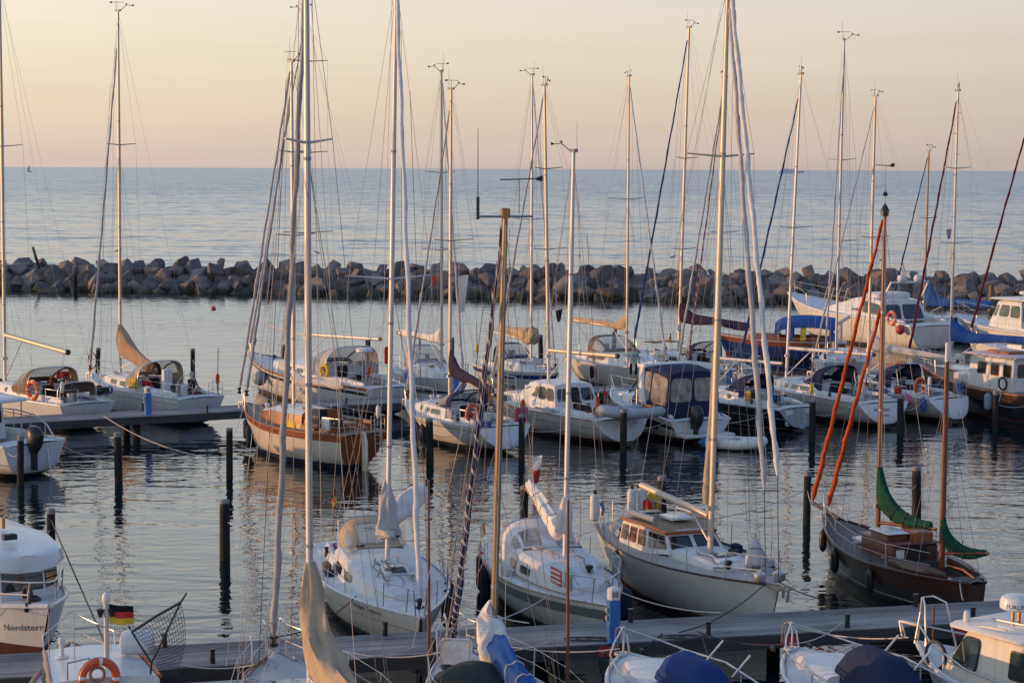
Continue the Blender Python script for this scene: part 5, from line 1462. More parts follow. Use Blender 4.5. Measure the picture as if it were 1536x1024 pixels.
# K: varnished wooden yacht
b = Boat('wooden_yacht', 'cream wooden yacht with a broad varnished transom and varnished topsides', 'sailing yacht', W(-10.2, 60.1), W(-5.15, 55.3), B=2.75, fb=(1.65, 1.22, 1.25), tw=0.74, tm=0.45, bowrake=0.65, tr=0.35, q0=0.30, q1=0.8, hullm='cream', railm='mahogany', stripem='mahogany', offs=(0.07, 0.22, 0.235, 0.25), stripe=(1,), bootm='navystripe', transm='mahogany', deckm='teak')
b.hull().deck((0.7, 2.6)).toe('mahogany', 0.03).house(2.6, 5.9, 0.64, 0.62, 0.2, m='mahogany', topm='white', tilt=0.96, wins=((3.0, 3.6, .3, .75), (3.9, 4.5, .3, .75)), winm='warmglass')
b.mast(4.35, 14.3, 0.09, 'alu', rake=-0.002, roll=0.0, spreaders=(0.5, 0.74), slen=0.9).stays(back=1)
b.furled('sailgrey', 0.07, top=0.97, foot=b.L + 0.15, footz=0.5, rtop=0.6); b.furled('lilacgrey', 0.07, top=0.9, foot=b.L - 0.35, footz=0.5, rtop=0.6, name='furled_staysail')
b.boom(3.0, 2.7, 0.1, 0, 'spruce', cover='cover', coverm='sailgrey', ch=(0.12, 0.1), collar=0.3)
b.pulpit(1.2, 0.65).pushpit(0.9, 0.6).rails(1.0)
MB().tube([(-0.08, 0.0, -0.3), (-0.06, 0, 1.0), (0.0, 0, 1.35)], [0.09, 0.09, 0.05], 8, oval=1.6).build('rudder', M['cream'], b.root)
MB().tube([(-0.08, -0.75, 0.5), (0.0, -0.75, 1.75), (0.0, -0.45, 1.75), (-0.08, -0.45, 0.5)], 0.018, 6).tube([(-.05, -.75, .9), (-.05, -.45, .9)], .014, 5).tube([(-.03, -.75, 1.2), (-.03, -.45, 1.2)], .014, 5).build('ladder', M['steel'], b.root)
MB().cbox(1.0, 1.7, -0.5, 0.5, 1.25, 1.55, 0.05).build('cockpit_locker', M['mahogany'], b.root)
MB().cbox(2.4, 2.7, 0.2, 0.7, 1.55, 1.95, 0.04).build('seat_cushion', M['beige'], b.root)
MB().panel([b.side_pt(3.75, 1)[0] + Vector((0, .0, .05)), b.side_pt(2.95, 1)[0] + Vector((0, 0, .05)), b.side_pt(2.95, 1)[1], b.side_pt(3.75, 1)[1]], off=.03, rc=.1).build('sunlit_window_panel', M['gold'], b.root)  # added panel; its yellow paints the warm light on the cabin side
for sd in (1, -1): MB().cbox(.6, 2.5, sd * b.bx(1.5) * .62 - .04, sd * b.bx(1.5) * .62 + .04, 1.2, 1.62, .02).build('cockpit_side', M['mahogany'], b.root)
b.tiller(); deckclutter(b, 6, (2.8, 5)); extras(b, 56); b.winches([(1.6, .75), (1.6, -.75)])
fender(b, 7.25, 1, 0.72, 'black fender at the bow of the varnished wooden yacht', 'fendnavy', 0.8, 0.14)
fender(b, 6.3, 1, 0.62, 'black fender a little behind the bow of the varnished wooden yacht', 'fendnavy', 0.8, 0.14)
cloth(b, (1.0, 1.05, 1.85), (0.6, 1.02, 1.85), 0.45, 'sailwhite', 'white towel drying on the rail of the varnished wooden yacht')
cloth(b, (1.65, 1.1, 1.85), (1.2, 1.08, 1.85), 0.45, 'brownhood', 'brown cloth drying beside a white towel on the wooden yacht')
bK = b

# H: white motorboat with outboard, left edge
b = Boat('motorboat', 'white open motorboat with a black outboard engine and curved chrome rail', 'motor boat', W(-23.2, 58.0), W(-16.2, 53.9), B=2.9, fb=(1.4, 1.12, 1.12), tw=0.92, tm=0.3, tr=0.05, q0=0.22, q1=0.7, bowrake=0.9, bootm='darkstripe', boot=(0.16, 0.06), stripem='darkstripe', offs=(0.06, 0.62, 0.645, 0.67), stripe=(2,), transm='white')
b.hull().deck((0.9, 5.2), solem='deck', cw=0.78).toe('white', 0.05)
o, C = cabin(b, [(2.6, 2.7, 1.0, 2.35, 0.95, 0.85), (4.2, 3.8, 1.1, 2.3, 0.9, 0.75)], 'white', name='console_shelter')
sidepanels(b, C, 0, 1, ((0.08, 0.92),), 0.45, 0.88, 'glass'); endpanels(b, C, 0, ((0.06, 0.94),), 0.42, 0.88, 'sheet', aft=True, name='opening')
MB().cbox(1.7, 4.3, -1.15, 1.15, 2.36, 2.48, 0.05).build('hardtop', M['white'], b.root)
for x in (1.85,):
    for sd in (1, -1): rod(b, (x, sd * 1.0, 1.1), (x, sd * 1.0, 2.4), 0.025, 'steel', 'roof_post')
mbr = MB()
for sd in (1, -1):
    pts = [Vector((x, sd * (b.bx(x) - .08), b.sx(x) + h)) for x, h in ((0.5, 0.05), (0.9, 0.45), (1.6, 0.75), (2.6, .85), (4.5, .85))]
    mbr.tube(pts, 0.025, 8)
    for x, h in ((1.0, .5), (1.8, .77), (2.7, .85)): mbr.tube([Vector((x, sd * (b.bx(x) - .08), b.sx(x))), Vector((x, sd * (b.bx(x) - .08), b.sx(x) + h))], 0.018, 6)
mbr.build('side_rail', M['steel'], b.root)
outboard(b, -0.05, 0.15, 1.0); MB().torus((3.0, .3, 1.75), .2, .02, 16, 6, M=Matrix.Translation((3, .3, 1.75)) @ Matrix.Rotation(R(90), 4, 'Z') @ Matrix.Translation((-3, -.3, -1.75))).build('steering_wheel', M['black'], b.root)
rod(b, (-0.25, -0.5, -0.2), (0.0, -0.55, 1.0), 0.02, 'steel', 'boarding_ladder')
fender(b, 0.3, -1, 0.9, 'red fender at the stern corner of the white motorboat with outboard', 'fendred', 0.4, 0.12)
bH = b

# ================= row behind the far pier =================
b = Boat('sailing_yacht', 'white yacht with a brown hood and golden raised boom behind the middle pier', 'sailing yacht', W(-23.5, 69.3), W(-16.9, 63.4), B=3.1, fb=(1.35, 1.1, 1.08), tw=0.8, stripem='darkstripe', offs=(0.05, .6, .64, .68), stripe=(2,), bootm='darkstripe')
b.hull().deck((0.6, 3.2)).toe().house(3.2, 7.4, .64, .44, .1, wins=((3.8, 5.2, .3, .8),))
b.sprayhood(2.8, 1.7, .95, wd=1.15, m='brownhood').mast(6.9, 18.0, .1, 'alugold', rake=.008, spreaders=(.3, .6), slen=1.1).stays(back=2).furled('sailgrey', .06)
b.boom(4.4, 3.4, -0.45, -6, 'alugold', r=0.11); b.pulpit().pushpit(1.0).rails().wheel(1.4)
b.sprayhood(0.9, 0.3, 0.5, m='brownhood', win=None)
deckclutter(b, 7, (3.5, 6)); extras(b, 57); bI = b
ringbuoy(b.w(2.0, 1.35, 1.55), b.rz + R(5), 'orange lifebuoy on the rail of the brown hooded yacht behind the pier', 0.34, 0.08)
cloth(b, (2.6, 0.2, 2.05), (2.0, 0.5, 2.05), 0.4, 'orange', 'orange life jacket hung in the cockpit under the brown hood', 'life_jacket', 'life jacket')
cloth(b, (3.2, -0.4, 2.1), (2.7, -0.7, 2.1), 0.3, 'redcloth', 'red life jacket under the far side of the brown hood', 'life_jacket', 'life jacket')

b = Boat('sailing_yacht', 'white yacht with two people in the cockpit and a drooping beige sail on its mast', 'sailing yacht', W(-18.7, 70.4), W(-12.7, 65.0), B=2.9, fb=(1.4, 1.15, 1.1), tw=0.78, stripem='darkstripe', offs=(0.05, .2, .22, .26), stripe=(2,), bootm='darkstripe')
b.hull().deck((0.6, 3.6)).toe().house(3.6, 7.4, .64, .48, .1, wins=((4.4, 5.0, .3, .75), (5.3, 5.9, .3, .75)))
b.mast(6.35, 17.1, .085, 'alugold', rake=0.012, spreaders=(.635,), slen=.9).stays(back=1).furled('lilacgrey', .075, top=.9)
b.sprayhood(3.1, 1.3, .95, wd=1.1, m='sand')
rn = random.Random(5)
# drooping sail
def draped(b, spine, m, name='lowered_sail', tie=None, seed=1, fold=0.25):
    """spine: (x, y, z, half height, half width)"""
    r = random.Random(seed); N = 28; rings = []; sp = [Vector(p[:3]) for p in spine]
    n = len(spine)
    def cr(i, k, f):
        a, b0, c, d = [spine[max(0, min(n - 1, i + q))][k] for q in (-1, 0, 1, 2)]
        return 0.5 * ((2 * b0) + (-a + c) * f + (2 * a - 5 * b0 + 4 * c - d) * f * f + (-a + 3 * b0 - 3 * c + d) * f ** 3)
    cs = []
    for q in range(N + 1):
        g = q / N * (n - 1); i = min(n - 2, int(g)); f = g - i
        cs.append([cr(i, k, f) for k in range(5)])
    for q, c in enumerate(cs):
        a = Vector(cs[max(0, q - 1)][:3]); e = Vector(cs[min(N, q + 1)][:3]); t = (e - a).normalized()
        lat = t.cross(Vector((0, 0, 1)));
        lat = Vector((0, 1, 0)) if lat.length < 0.05 else lat.normalized()
        nrm = lat.cross(t).normalized()
        ring = []
        for k in range(22):
            an = 2 * math.pi * k / 22
            wob = 1 + fold * (0.5 * math.sin(an * 4 + q * 0.22 + seed) + 0.35 * math.sin(an * 7 - q * 0.31)) * 0.6
            ring.append(Vector(c[:3]) + nrm * (math.cos(an) * c[3] * wob) + lat * (math.sin(an) * c[4] * wob))
        rings.append(ring)
    mb = MB(); mb.loft(rings); o = mb.build(name, M[m], b.root, ang=80)
    if tie:
        for u in (0.55, 0.7, 0.85):
            i = int(u * N); c = Vector(cs[i][:3])
            MB().tube([c + (p - c) * 1.06 for p in rings[i] + rings[i][:1]], .014, 5).build('sail_tie', M[tie], o)
    return o
mx = b.mx
draped(b, [(mx + .02, 0, 3.75, .06, .08), (mx - .15, 0, 3.3, .32, .2), (mx - .45, 0, 2.85, .48, .24), (mx - 1.1, 0, 2.5, .36, .2), (mx - 2.0, 0, 2.2, .26, .17), (mx - 2.8, 0, 2.0, .22, .16)], 'beige', seed=2)
MB().tube([b.mp(2.35) - Vector((.1, 0, 0)), Vector((mx - 3.0, 0, 2.0))], .06, 8).build('boom', M['alugold'], b.root)
MB().torus((mx - 2.9, 0, 1.95), .3, .07, 18, 6, a0=R(-20), a1=R(200)).build('boom_loop', M['blackcloth'], b.root)
MB().tube([b.mp(b.z0 + .3), (mx - 1.2, 0, 2.25)], .025, 6).build('kicker', M['alu'], b.root)
MB().torus((b.L - .3, .0, 2.0), .34, .03, 20, 6, M=Matrix.Identity(4)).build('bow_hoop', M['black'], b.root)
b.pulpit().pushpit(1.0).rails().wheel(1.3); deckclutter(b, 8, (4, 6)); extras(b, 58); bJ = b
MB().tube([(0.1, -.9, 1.2), (0.1, -.9, 2.0)], .02, 6).build('engine_bracket', M['mahogany'], b.root)
MB().cbox(1.9, 2.15, .15, .55, 1.15, 2.15, .03).build('cockpit_table', M['white'], b.root)
cloth(b, (3.5, 1.25, 1.75), (3.0, 1.25, 1.75), .45, 'yellowcloth', 'yellow towel on the rail of the yacht with two people aboard')
flag(b.w(6.6, 1.35, 1.2), b.rz + R(180), ['blackcloth', 'flagred', 'gold'], 'small black red and gold flag beside the bow of the beige sail yacht', .3, .35, .95, hang=True)
fender(b, 6.0, 1, .95, 'blue fender on the side of the yacht with two people aboard', 'fendnavy', .55, .15)

b = Boat('sailing_yacht', 'long white yacht with grey hood, wooden rubbing strake and horseshoe buoy on its cabin', 'sailing yacht', W(-12.5, 75.6), W(-5.1, 67.5), B=3.6, fb=(1.75, 1.3, 1.2), tw=.7, stripem='darkstripe', railm='mahogany', offs=(.07, .16, .3, .34), stripe=(2,), bootm='darkstripe')
b.hull().deck((0.8, 4.0)).toe('mahogany', .03).house(4.0, 9.5, .62, .52, .14, wins=((4.6, 5.2, .3, .7), (5.6, 6.2, .3, .7), (6.6, 7.2, .3, .7)))
b.sprayhood(3.2, 2.2, 1.15, wd=1.35, m='lilacgrey').mast(7.1, 17.4, .1, 'brownmast' if 'brownmast' in M else 'redspar', rake=.0, spreaders=(.37, .6, .86), slen=1.3).stays(back=2)
b.furled('sailgrey', .07).boom(5.0, 3.0, .1, -8, 'alu', r=.08)
b.pulpit().pushpit(1.2).rails(1.2, n=6)
MB().tube([(7.25, 0, 2.95), (9.9, .35, 3.2)], .045, 8).build('spinnaker_pole', M['alu'], b.root)
radar(b, 2.2, 0, 1.3, .36, .2, 1.25)
deckclutter(b, 9, (4.5, 8)); extras(b, 59); bL = b
ringbuoy(b.w(3.1, 1.45, 1.75), b.rz + R(5), 'yellow horseshoe buoy on the cabin side of the long grey hooded yacht', .25, .07, True, 'gold')
flag(b.w(9.8, 1.2, 1.7), b.rz + R(200), ['flagred'], 'red flag above the bow rail of the long grey hooded yacht', .4, .6, 1.3, hang=True)
fender(b, 8.6, 1, .95, 'large grey round fender at the bow of the long yacht', 'fendgrey', r=.33, rnd_=True)

b = Boat('sailing_yacht', 'white yacht with mauve hood and golden boom carrying a rolled pale sail', 'sailing yacht', W(-2.1, 69.3), W(-5.0, 76), B=2.9, fb=(1.35, 1.1, 1.05), tw=.76, stripem='navystripe', offs=(.05, .55, .68, .72), stripe=(2,))
b.hull().deck((0.5, 3.2)).toe().house(3.2, 7.0, .64, .46, .1, wins=((3.8, 5, .3, .8),))
b.sprayhood(2.7, 1.4, .9, m='lilacgrey').mast(5.6, 14.8, .09, 'alugold', rake=.004, spreaders=(.4, .66)).stays(back=1).furled('sailgrey', .075)
b.boom(3.6, 2.7, .15, -16, 'alugold', r=.08, cover='sail', coverm='sailwhite', ch=(.14, .1), collar=.45, cw=.13)
b.pulpit().pushpit().rails(); deckclutter(b, 10, (3.5, 6)); extras(b, 60)
flag(b.w(0.1, .6, 1.2), b.rz, ['flagred'], 'red ensign at the stern of the yacht with the mauve hood', .4, .4, 1.2, hang=True)
tag(MB().cbox(-.15, .15, -.12, .12, -.4, .4, .05).build('canvas_bag', M['redcloth']), 'dark red bag hanging at the rail beside the mauve hood', 'bag').location = b.w(1.2, -1.3, 1.75)

b = Boat('sailing_yacht', 'white yacht with blue side stripe and a crumpled pale sail at its mast', 'sailing yacht', W(2.0, 72.0), W(-1.0, 78.3), B=2.8, fb=(1.3, 1.05, 1.0), tw=.75, stripem='deepblue', offs=(.05, .12, .32, .36), stripe=(2,), hullm='greyhull')
b.hull().deck((0.5, 3)).toe().house(3, 6.8, .64, .44, .1, wins=((3.6, 4.8, .3, .8),))
b.sprayhood(2.6, 1.3, .8, m='navy').mast(5.3, 14.8, .085, 'alu', rake=.0, spreaders=(.5,)).stays(back=1).furled('sailgrey', .06)
b.boom(3.2, 2.5, .2, -14, 'alugold', r=.06)
draped(b, [(5.5, .1, 3.0, .3, .2), (5.2, .05, 2.7, .42, .3), (4.6, -.1, 2.75, .3, .24), (3.6, -.35, 2.85, .16, .13), (2.6, -.6, 2.9, .12, .1)], 'sand', seed=9, fold=.5)
draped(b, [(6.0, .0, 1.2, .1, .2), (5.6, .1, 1.35, .3, .5), (5.0, .1, 1.4, .3, .5), (4.7, .1, 1.3, .1, .2)], 'sailgrey', name='stowed_sail', seed=4, fold=.5)
b.pulpit().pushpit().rails(); deckclutter(b, 11, (3.5, 6)); extras(b, 61); bO = b

b = Boat('sailing_yacht', 'grey hulled yacht with beige hood and golden boom behind the walking person', 'sailing yacht', W(7.15, 73.2), W(3.75, 80.4), B=3.1, fb=(1.35, 1.15, 1.1), tw=.78, hullm='greyhull', stripem='white', offs=(.05, .08, .14, .18), stripe=(2,))
b.hull().deck((0.6, 3.4)).toe().house(3.4, 8, .66, .5, .1, wins=((4.0, 6.6, .35, .72),))
b.sprayhood(2.9, 1.7, .9, wd=1.15, m='brownhood').mast(5.0, 14.9, .085, 'alugold', rake=.0, spreaders=(.56,), slen=1.0).stays(back=1).furled('sailgrey', .07)
b.boom(3.6, 2.85, .2, -22, 'alugold', r=.08, cover='cover', coverm='sand', ch=(.14, .09), collar=.5, cw=.14)
b.pulpit().pushpit(1.1).rails().wheel(1.3); deckclutter(b, 12, (4, 6.5)); extras(b, 62); bQ = b
fender(b, 4.4, -1, .75, 'black fender on the grey hulled yacht behind the middle pier', 'fendnavy', .6, .13)

b = Boat('sailing_yacht', 'white yacht with brown solar panels and a long dark navy sail cover', 'sailing yacht', W(6.1, 80.7), W(10.9, 74.8), B=3.0, fb=(1.4, 1.15, 1.1), tw=.76, stripem='darkstripe', offs=(.05, .1, .16, .2), stripe=(2,))
b.hull().deck((0.6, 3.2)).toe('mahogany').house(3.2, 7, .64, .46, .1, wins=((3.8, 4.6, .3, .75), (4.9, 5.7, .3, .75)))
b.sprayhood(2.8, 1.2, .8, m='navy').mast(5.0, 17.3, .095, 'alugold', rake=.034, spreaders=(.6, .32)).stays(back=1).furled('deepblue', .08, toppt=None)
b.boom(4.0, 3.1, -.2, -18, 'alugold', r=.07, cover='cover', coverm='aubergine', ch=(.24, .15), collar=.5, cw=.17)
b.pulpit().pushpit().rails(); deckclutter(b, 13, (3.5, 6)); extras(b, 63); bAA = b
for y in (.5, -.5): MB().cbox(6.0, 6.9, y - .3, y + .3, 1.95, 1.99, .01).build('solar_panel', M['brownhood'], b.root)
flag(b.w(4.2, 1.1, 1.7), b.rz, ['blackcloth', 'flagred', 'gold'], 'black red and gold flag in front of the dark navy sail cover', .3, .4, .9, hang=True)

b = Boat('sailing_yacht', 'white yacht with pulpit facing the pier under the tallest rear mast', 'sailing yacht', W(15, 76.4), W(17.7, 82.8), B=2.8, fb=(1.3, 1.05, 1.0), tw=.75)
b.hull().deck((.5, 3)).house(3, 6.6, .64, .44, .1, wins=((3.6, 5, .3, .8),))
b.mast(5.2, 16.8, .095, 'alu', rake=-.02, roll=.012, spreaders=(.62, .36)).stays(back=1).furled('sailgrey', .07, top=.9)
b.pulpit().pushpit().rails(); deckclutter(b, 14, (3.5, 5.5)); extras(b, 64)
b.boom(3.4, 2.9, .1, 0, 'alugold', r=.09)

b = Boat('motor_launch', 'varnished mahogany launch with bright blue canopy and blue side curtain', 'motor boat', W(11.3, 88.6), W(18.4, 87.6), B=2.6, fb=(1.45, 1.15, 1.1), tw=.75, hullm='deepblue', railm='white', stripem='mahogany', offs=(.05, .2, .32, .36), stripe=(1, 2), deckm='mahogany', transm='mahogany')
b.hull().deck((.6, 3.6)).house(3.6, 5.6, .7, .3, .1, m='mahogany')
rings = []
for i in range(9):
    u = i / 8; x = lerp(.5, 3.9, u)
    rings.append([(x, 1.22 * math.cos(math.pi * k / 12), 1.75 + .16 * math.sin(u * math.pi) - .25 * max(0, (u - .8) * 5) ** 2 + .62 * math.sin(math.pi * k / 12) ** .7) for k in range(13)])
mb = MB(); mb.loft(rings, closed=False); b.part('canopy', mb, 'blue', 70)
for x0, x1 in ((.55, .95), (2.9, 3.3)):
    for sd in (1, -1): MB().box(x0, x1, sd * 1.2 - .015, sd * 1.2 + .015, 1.2, 2.05).build('side_curtain', M['blue'], b.root)
for x in (.6, 3.7):
    for sd in (1, -1): rod(b, (x, sd * 1.17, 1.1), (x, sd * 1.19, 2.05), .02, 'steel', 'canopy_pole')
MB().box(2.2, 2.5, 1.15, 1.19, 1.2, 2.0).build('side_curtain', M['yellowcloth'], b.root)
MB().loft([[(3.95, -1.0, 2.1), (3.95, 1.0, 2.1)], [(4.5, -1.0, 1.5), (4.5, 1.0, 1.5)]], closed=False).build('windscreen', M['vinyl'], b.root)
b.pulpit(1.6, .5)
MB().tube([(.3, -.9, 1.1), (.3, -.9, 1.8), (.3, -.3, 2.1), (.3, .3, 2.1), (.3, .9, 1.8), (.3, .9, 1.1)], .05, 8).build('stern_arch', M['steel'], b.root)

b = Boat('motor_yacht', 'large white motor yacht with high flared bow and dark wraparound windows', 'motor boat', W(17.9, 103.5), W(24.6, 92.5), B=4.2, fb=(2.55, 1.75, 1.5), tw=.88, tm=.4, tr=.1, q0=.22, q1=.7, bowrake=1.0, pb=2.4, bootm='darkstripe')
b.hull().deck((1, 3.5), cw=.7, depth=.6).toe('white', .07)
o, C = cabin(b, [(3.0, 3.4, 1.6, 2.75, 1.7, 1.45), (5.2, 5.0, 1.7, 2.95, 1.7, 1.4), (9.8, 7.0, 1.9, 2.7, 1.3, 1.05)], name='saloon')
sidepanels(b, C, 0, 1, ((.05, .95),), .3, .85, 'glass', rc=.2); sidepanels(b, C, 1, 2, ((.03, .9),), .3, .86, 'glass', rc=.2); endpanels(b, C, 2, ((.04, .48), (.52, .96)), .15, .92); endpanels(b, C, 0, ((.06, .45), (.5, .94)), .08, .86, 'glass', aft=True)
b.pulpit(4.5, .8).rails(4, 9, n=5)
MB().tube([(3.2, 1.4, 3.0), (2.6, 1.35, 3.9), (2.6, -1.35, 3.9), (3.2, -1.4, 3.0)], .07, 8).build('radar_arch', M['white'], b.root)
for sd in (.6, -.6): MB().lathe([(.2, 0), (.26, .12), (.2, .34), (.05, .42)], 14, M=Matrix.Translation((2.6, sd, 3.95))).build('satellite_dome', M['white'], b.root)
for y in (.3, .15): rod(b, (2.6, y, 3.9), (3.1, y, 5.0), .03, 'spruce', 'aerial')
MB().cbox(4.0, 5.4, -1.2, 1.2, 2.9, 3.2, .1).build('flybridge_coaming', M['white'], b.root)
for k in range(4): rod(b, (8.0 + k * .7, .9, 2.2), (7.4 + k * .7, 1.0, 3.3), .025, 'steel', 'fishing_rod')
ringbuoy(b.w(1.6, 2.0, 1.9), b.rz, 'red lifebuoy on the side of the large white motor yacht', .36, .08)
fender(b, .6, 1, 1.3, 'red round fender at the stern of the large white motor yacht', 'fendred', r=.28, rnd_=True)

b = Boat('motor_cruiser', 'white motor cruiser with glazed upper wheelhouse, radar and yellow flag', 'motor boat', W(26.6, 95.5), W(31.2, 88.2), B=3.4, fb=(1.9, 1.45, 1.3), tw=.9, tm=.35, q0=.22, q1=.7, bowrake=.9, pb=2.4, stripem='navystripe', offs=(.06, .3, .34, .4), stripe=(2,))
b.hull().deck((.6, 3), cw=.7).toe('white', .06)
o, C = cabin(b, [(3.0, 3.2, 1.45, 3.1, 1.3, 1.15), (5.4, 5.0, 1.5, 3.1, 1.25, 1.05), (6.3, 5.6, 1.5, 3.0, .9, .8)])
sidepanels(b, C, 0, 1, ((.06, .46), (.52, .94)), .45, .88, 'greenglass'); sidepanels(b, C, 1, 2, ((.1, .9),), .45, .88, 'greenglass'); endpanels(b, C, 2, ((.05, .48), (.52, .95)), .45, .88); endpanels(b, C, 0, ((.05, .95),), .3, .88, 'greenglass', aft=True)
MB().cbox(2.6, 5.8, -1.25, 1.25, 3.16, 3.24, .04).build('roof', M['white'], b.root)
radar(b, 4.2, 0, 3.2, .34, .2, .25); b.pulpit(3.5, .8).rails(3.2, 6, h=.7)
for k in range(6): rod(b, (2.8, -1 + k * .3, 3.2), (2.55, -1 + k * .3, 3.55), .025, 'steel', 'rod_holder')
rod(b, (2.6, .9, 3.2), (1.6, .9, 4.9), .03, 'steel', 'aerial')
flag(b.w(2.4, 1.0, 2.9), b.rz + R(180), ['gold'], 'yellow flag behind the roof of the glazed motor cruiser', .45, .5, 1.0, hang=True)
MB().tube([(7.2, 0, 1.8), (7.25, 0, 2.3)], .12, 8).build('anchor_winch', M['black'], b.root)

b = Boat('sailing_yacht', 'yacht with golden wooden mast and deep blue sail cover beside the motor yacht', 'sailing yacht', W(24.25, 102.6), W(28.85, 96.5), B=2.8, fb=(1.3, 1.0, 1.0), tw=.7)
b.hull().deck((.5, 3)).house(3, 6, .64, .42, .1)
b.mast(5.7, 11.7, .09, 'spruce', rake=.012, spreaders=(.6,)).stays(back=1).furled('deepblue', .075)
b.boom(4.4, 2.1, 0, -25, 'spruce', cover='cover', coverm='blue', ch=(.26, .2), collar=1.3, cw=.2); b.pulpit().rails()

b = Boat('sailing_yacht', 'yacht at the right edge with a long furled maroon headsail', 'sailing yacht', W(24.9, 87.0), W(30.1, 80.5), B=2.9, fb=(1.35, 1.1, 1.0), tw=.75)
b.hull().deck((.5, 3)).house(3, 6.5, .64, .44, .1, wins=((3.6, 5, .3, .8),))
b.mast(5.0, 16, .09, 'alu', spreaders=(.5,)).stays(back=1).furled('maroon', .09, top=.95, rtop=.55); b.pulpit().pushpit().rails()
b.sprayhood(2.6, 1.2, .8, m='navy')
# ================= row beyond the front pier =================
def bowpt(x, d): return W(x, d)
b = Boat('sailing_yacht', 'white yacht with grey sail bag on its mast and a blue and red bow name', 'sailing yacht', W(-1.9, 33.2), W(-4.05, 40.2), B=2.95, fb=(1.05, 1.0, 1.02), tw=.72, tm=.45, bowrake=.5, tr=.2, q0=.3, hullm='cream', railm='white', stripem='darkstripe', offs=(.13, .34, .352, .4), stripe=(2,), bootm='darkstripe', deckm='deck')
b.hull().deck((0.7, 3.2), solem='teak').toe('white', .03).house(3.2, 7.3, .70, .52, .15, wins=((3.7, 4.5, .3, .75), (4.8, 5.5, .3, .72)), topm='deck')
b.hatch(5.75, .5).sprayhood(2.75, 1.0, .8, wd=.78, m='sand', holes=[(.08, .24), (.36, .64), (.76, .92)], hu=(.42, .84))
b.mast(5.05, 14.9, .085, 'alu', rake=.006, roll=.018, spreaders=(.485,), slen=.95, swept=.2).stays(back=1, halyards=3).furled('sailwhite', .075, rtop=.7)
draped(b, [(5.0, 0, 3.4, .06, .07), (4.97, 0, 3.1, .14, .13), (4.93, .03, 2.7, .22, .2), (4.9, .05, 2.3, .3, .24), (4.9, .06, 2.05, .31, .24), (4.92, .06, 1.98, .26, .2)], 'sailgrey', 'sail_bag', seed=3, fold=.55)
draped(b, [(4.85, .1, 2.45, .2, .2), (4.5, .45, 2.62, .28, .22), (4.15, .8, 2.78, .28, .2), (3.85, 1.1, 2.88, .18, .14)], 'sailwhite', seed=6)
MB().tube([b.mp(2.3), (3.75, 1.2, 2.72)], .06, 8).build('boom', M['alu'], b.root)
b.pulpit(1.2, .58, open_=True).pushpit(.9).rails(1.0, n=4).winches([(2.1, .7), (2.1, -.7), (2.9, .45), (2.9, -.45)]).tiller()
b.hull_text('Hoppet', 6.55, .84, .17, -1, 'ink', .12, slope=.0); b.hull_text('Express', 7.17, .845, .17, -1, 'inkred', .12)
deckclutter(b, 21, (3.4, 6.2), 9); extras(b, 71, 2.8, False)
MB().panel([(b.L + .0, -.03, .2), (b.L + .0, .03, .2), (b.L + .02, .03, 1.0), (b.L + .02, -.03, 1.0)], off=.012, rc=0).build('stem_guard', M['black'], b.root)
for sd in (1, -1): MB().tube([(x, sd * b.bx(x) * .62, b.sx(x) + .09) for x in (3.6, 4.6, 5.6, 6.4)], .018, 6).build('grab_rail', M['teak'], b.root)
fender(b, 1.6, -1, .55, 'navy fender at the stern quarter of the yacht with the blue and red name', 'fendnavy', .8, .14)
fender(b, 6.3, 1, .62, 'navy fender on the far bow of the yacht with the blue and red name', 'fendnavy', .9, .15)
fender(b, 5.4, 1, .6, 'navy fender on the far side of the yacht with the blue and red name', 'fendnavy', .9, .15)
flag(b.w(.1, -.5, 1.25), b.rz + R(200), ['blackcloth', 'flagred', 'gold'], 'black red and gold ensign behind the pale raised hood', .45, .5, 1.3, hang=True, lean=-.1)
bHE = b

b = Boat('sailing_yacht', 'pale grey green yacht with broad dark green stripe and white sail heaped at its mast', 'sailing yacht', W(2.1, 34.0), W(0.05, 40.3), B=2.75, fb=(1.08, .95, .98), tw=.66, tm=.45, bowrake=.75, tr=.25, q0=.33, hullm='greyhull', railm='white', stripem='greenstripe', offs=(.06, .10, .33, .37), stripe=(2,), bootm='darkstripe', deckm='deck')
b.hull().deck((.6, 2.8), solem='teak').toe('teak', .02).house(2.8, 6.6, .70, .58, .16, wins=((3.2, 3.8, .35, .75), (4.1, 4.8, .35, .72)), topm='deck')
b.sprayhood(2.4, 1.3, .72, wd=.92, m='sailwhite', holes=[(.1, .22), (.3, .46), (.54, .7), (.78, .9)], hu=(.5, .8))
b.mast(4.75, 10.9, .085, 'alu', rake=.022, roll=.022, spreaders=(), gear=True, windex=False).stays(back=1, halyards=3, lowers=False)
draped(b, [(4.85, 0, 2.95, .06, .08), (4.7, 0, 2.45, .24, .18), (4.35, 0, 2.12, .29, .21), (3.5, 0, 2.25, .2, .16), (2.5, 0, 2.5, .17, .14), (1.6, 0, 2.75, .13, .11)], 'sailwhite', seed=8, fold=.45, tie='rope')
MB().tube([b.mp(1.95), (1.3, 0, 2.6)], .055, 8).build('boom', M['mahogany'], b.root)
b.pulpit(1.2, .58).pushpit(.9).rails(1.0, n=4).winches([(1.9, .7), (1.9, -.7)]).tiller(); deckclutter(b, 22, (3, 6), 9); extras(b, 72, 2.4, False)
for sd in (1, -1): MB().tube([(x, sd * b.bx(x) * .74, b.sx(x) + .07) for x in (3, 4, 5, 6, 6.8)], .018, 6).build('grab_rail', M['teak'], b.root)
bGW = b
o = MB(); r0 = b.w(6.1, -.72, 1.62); r1 = b.w(6.85, -.62, 1.62)
dv = (r1 - r0)
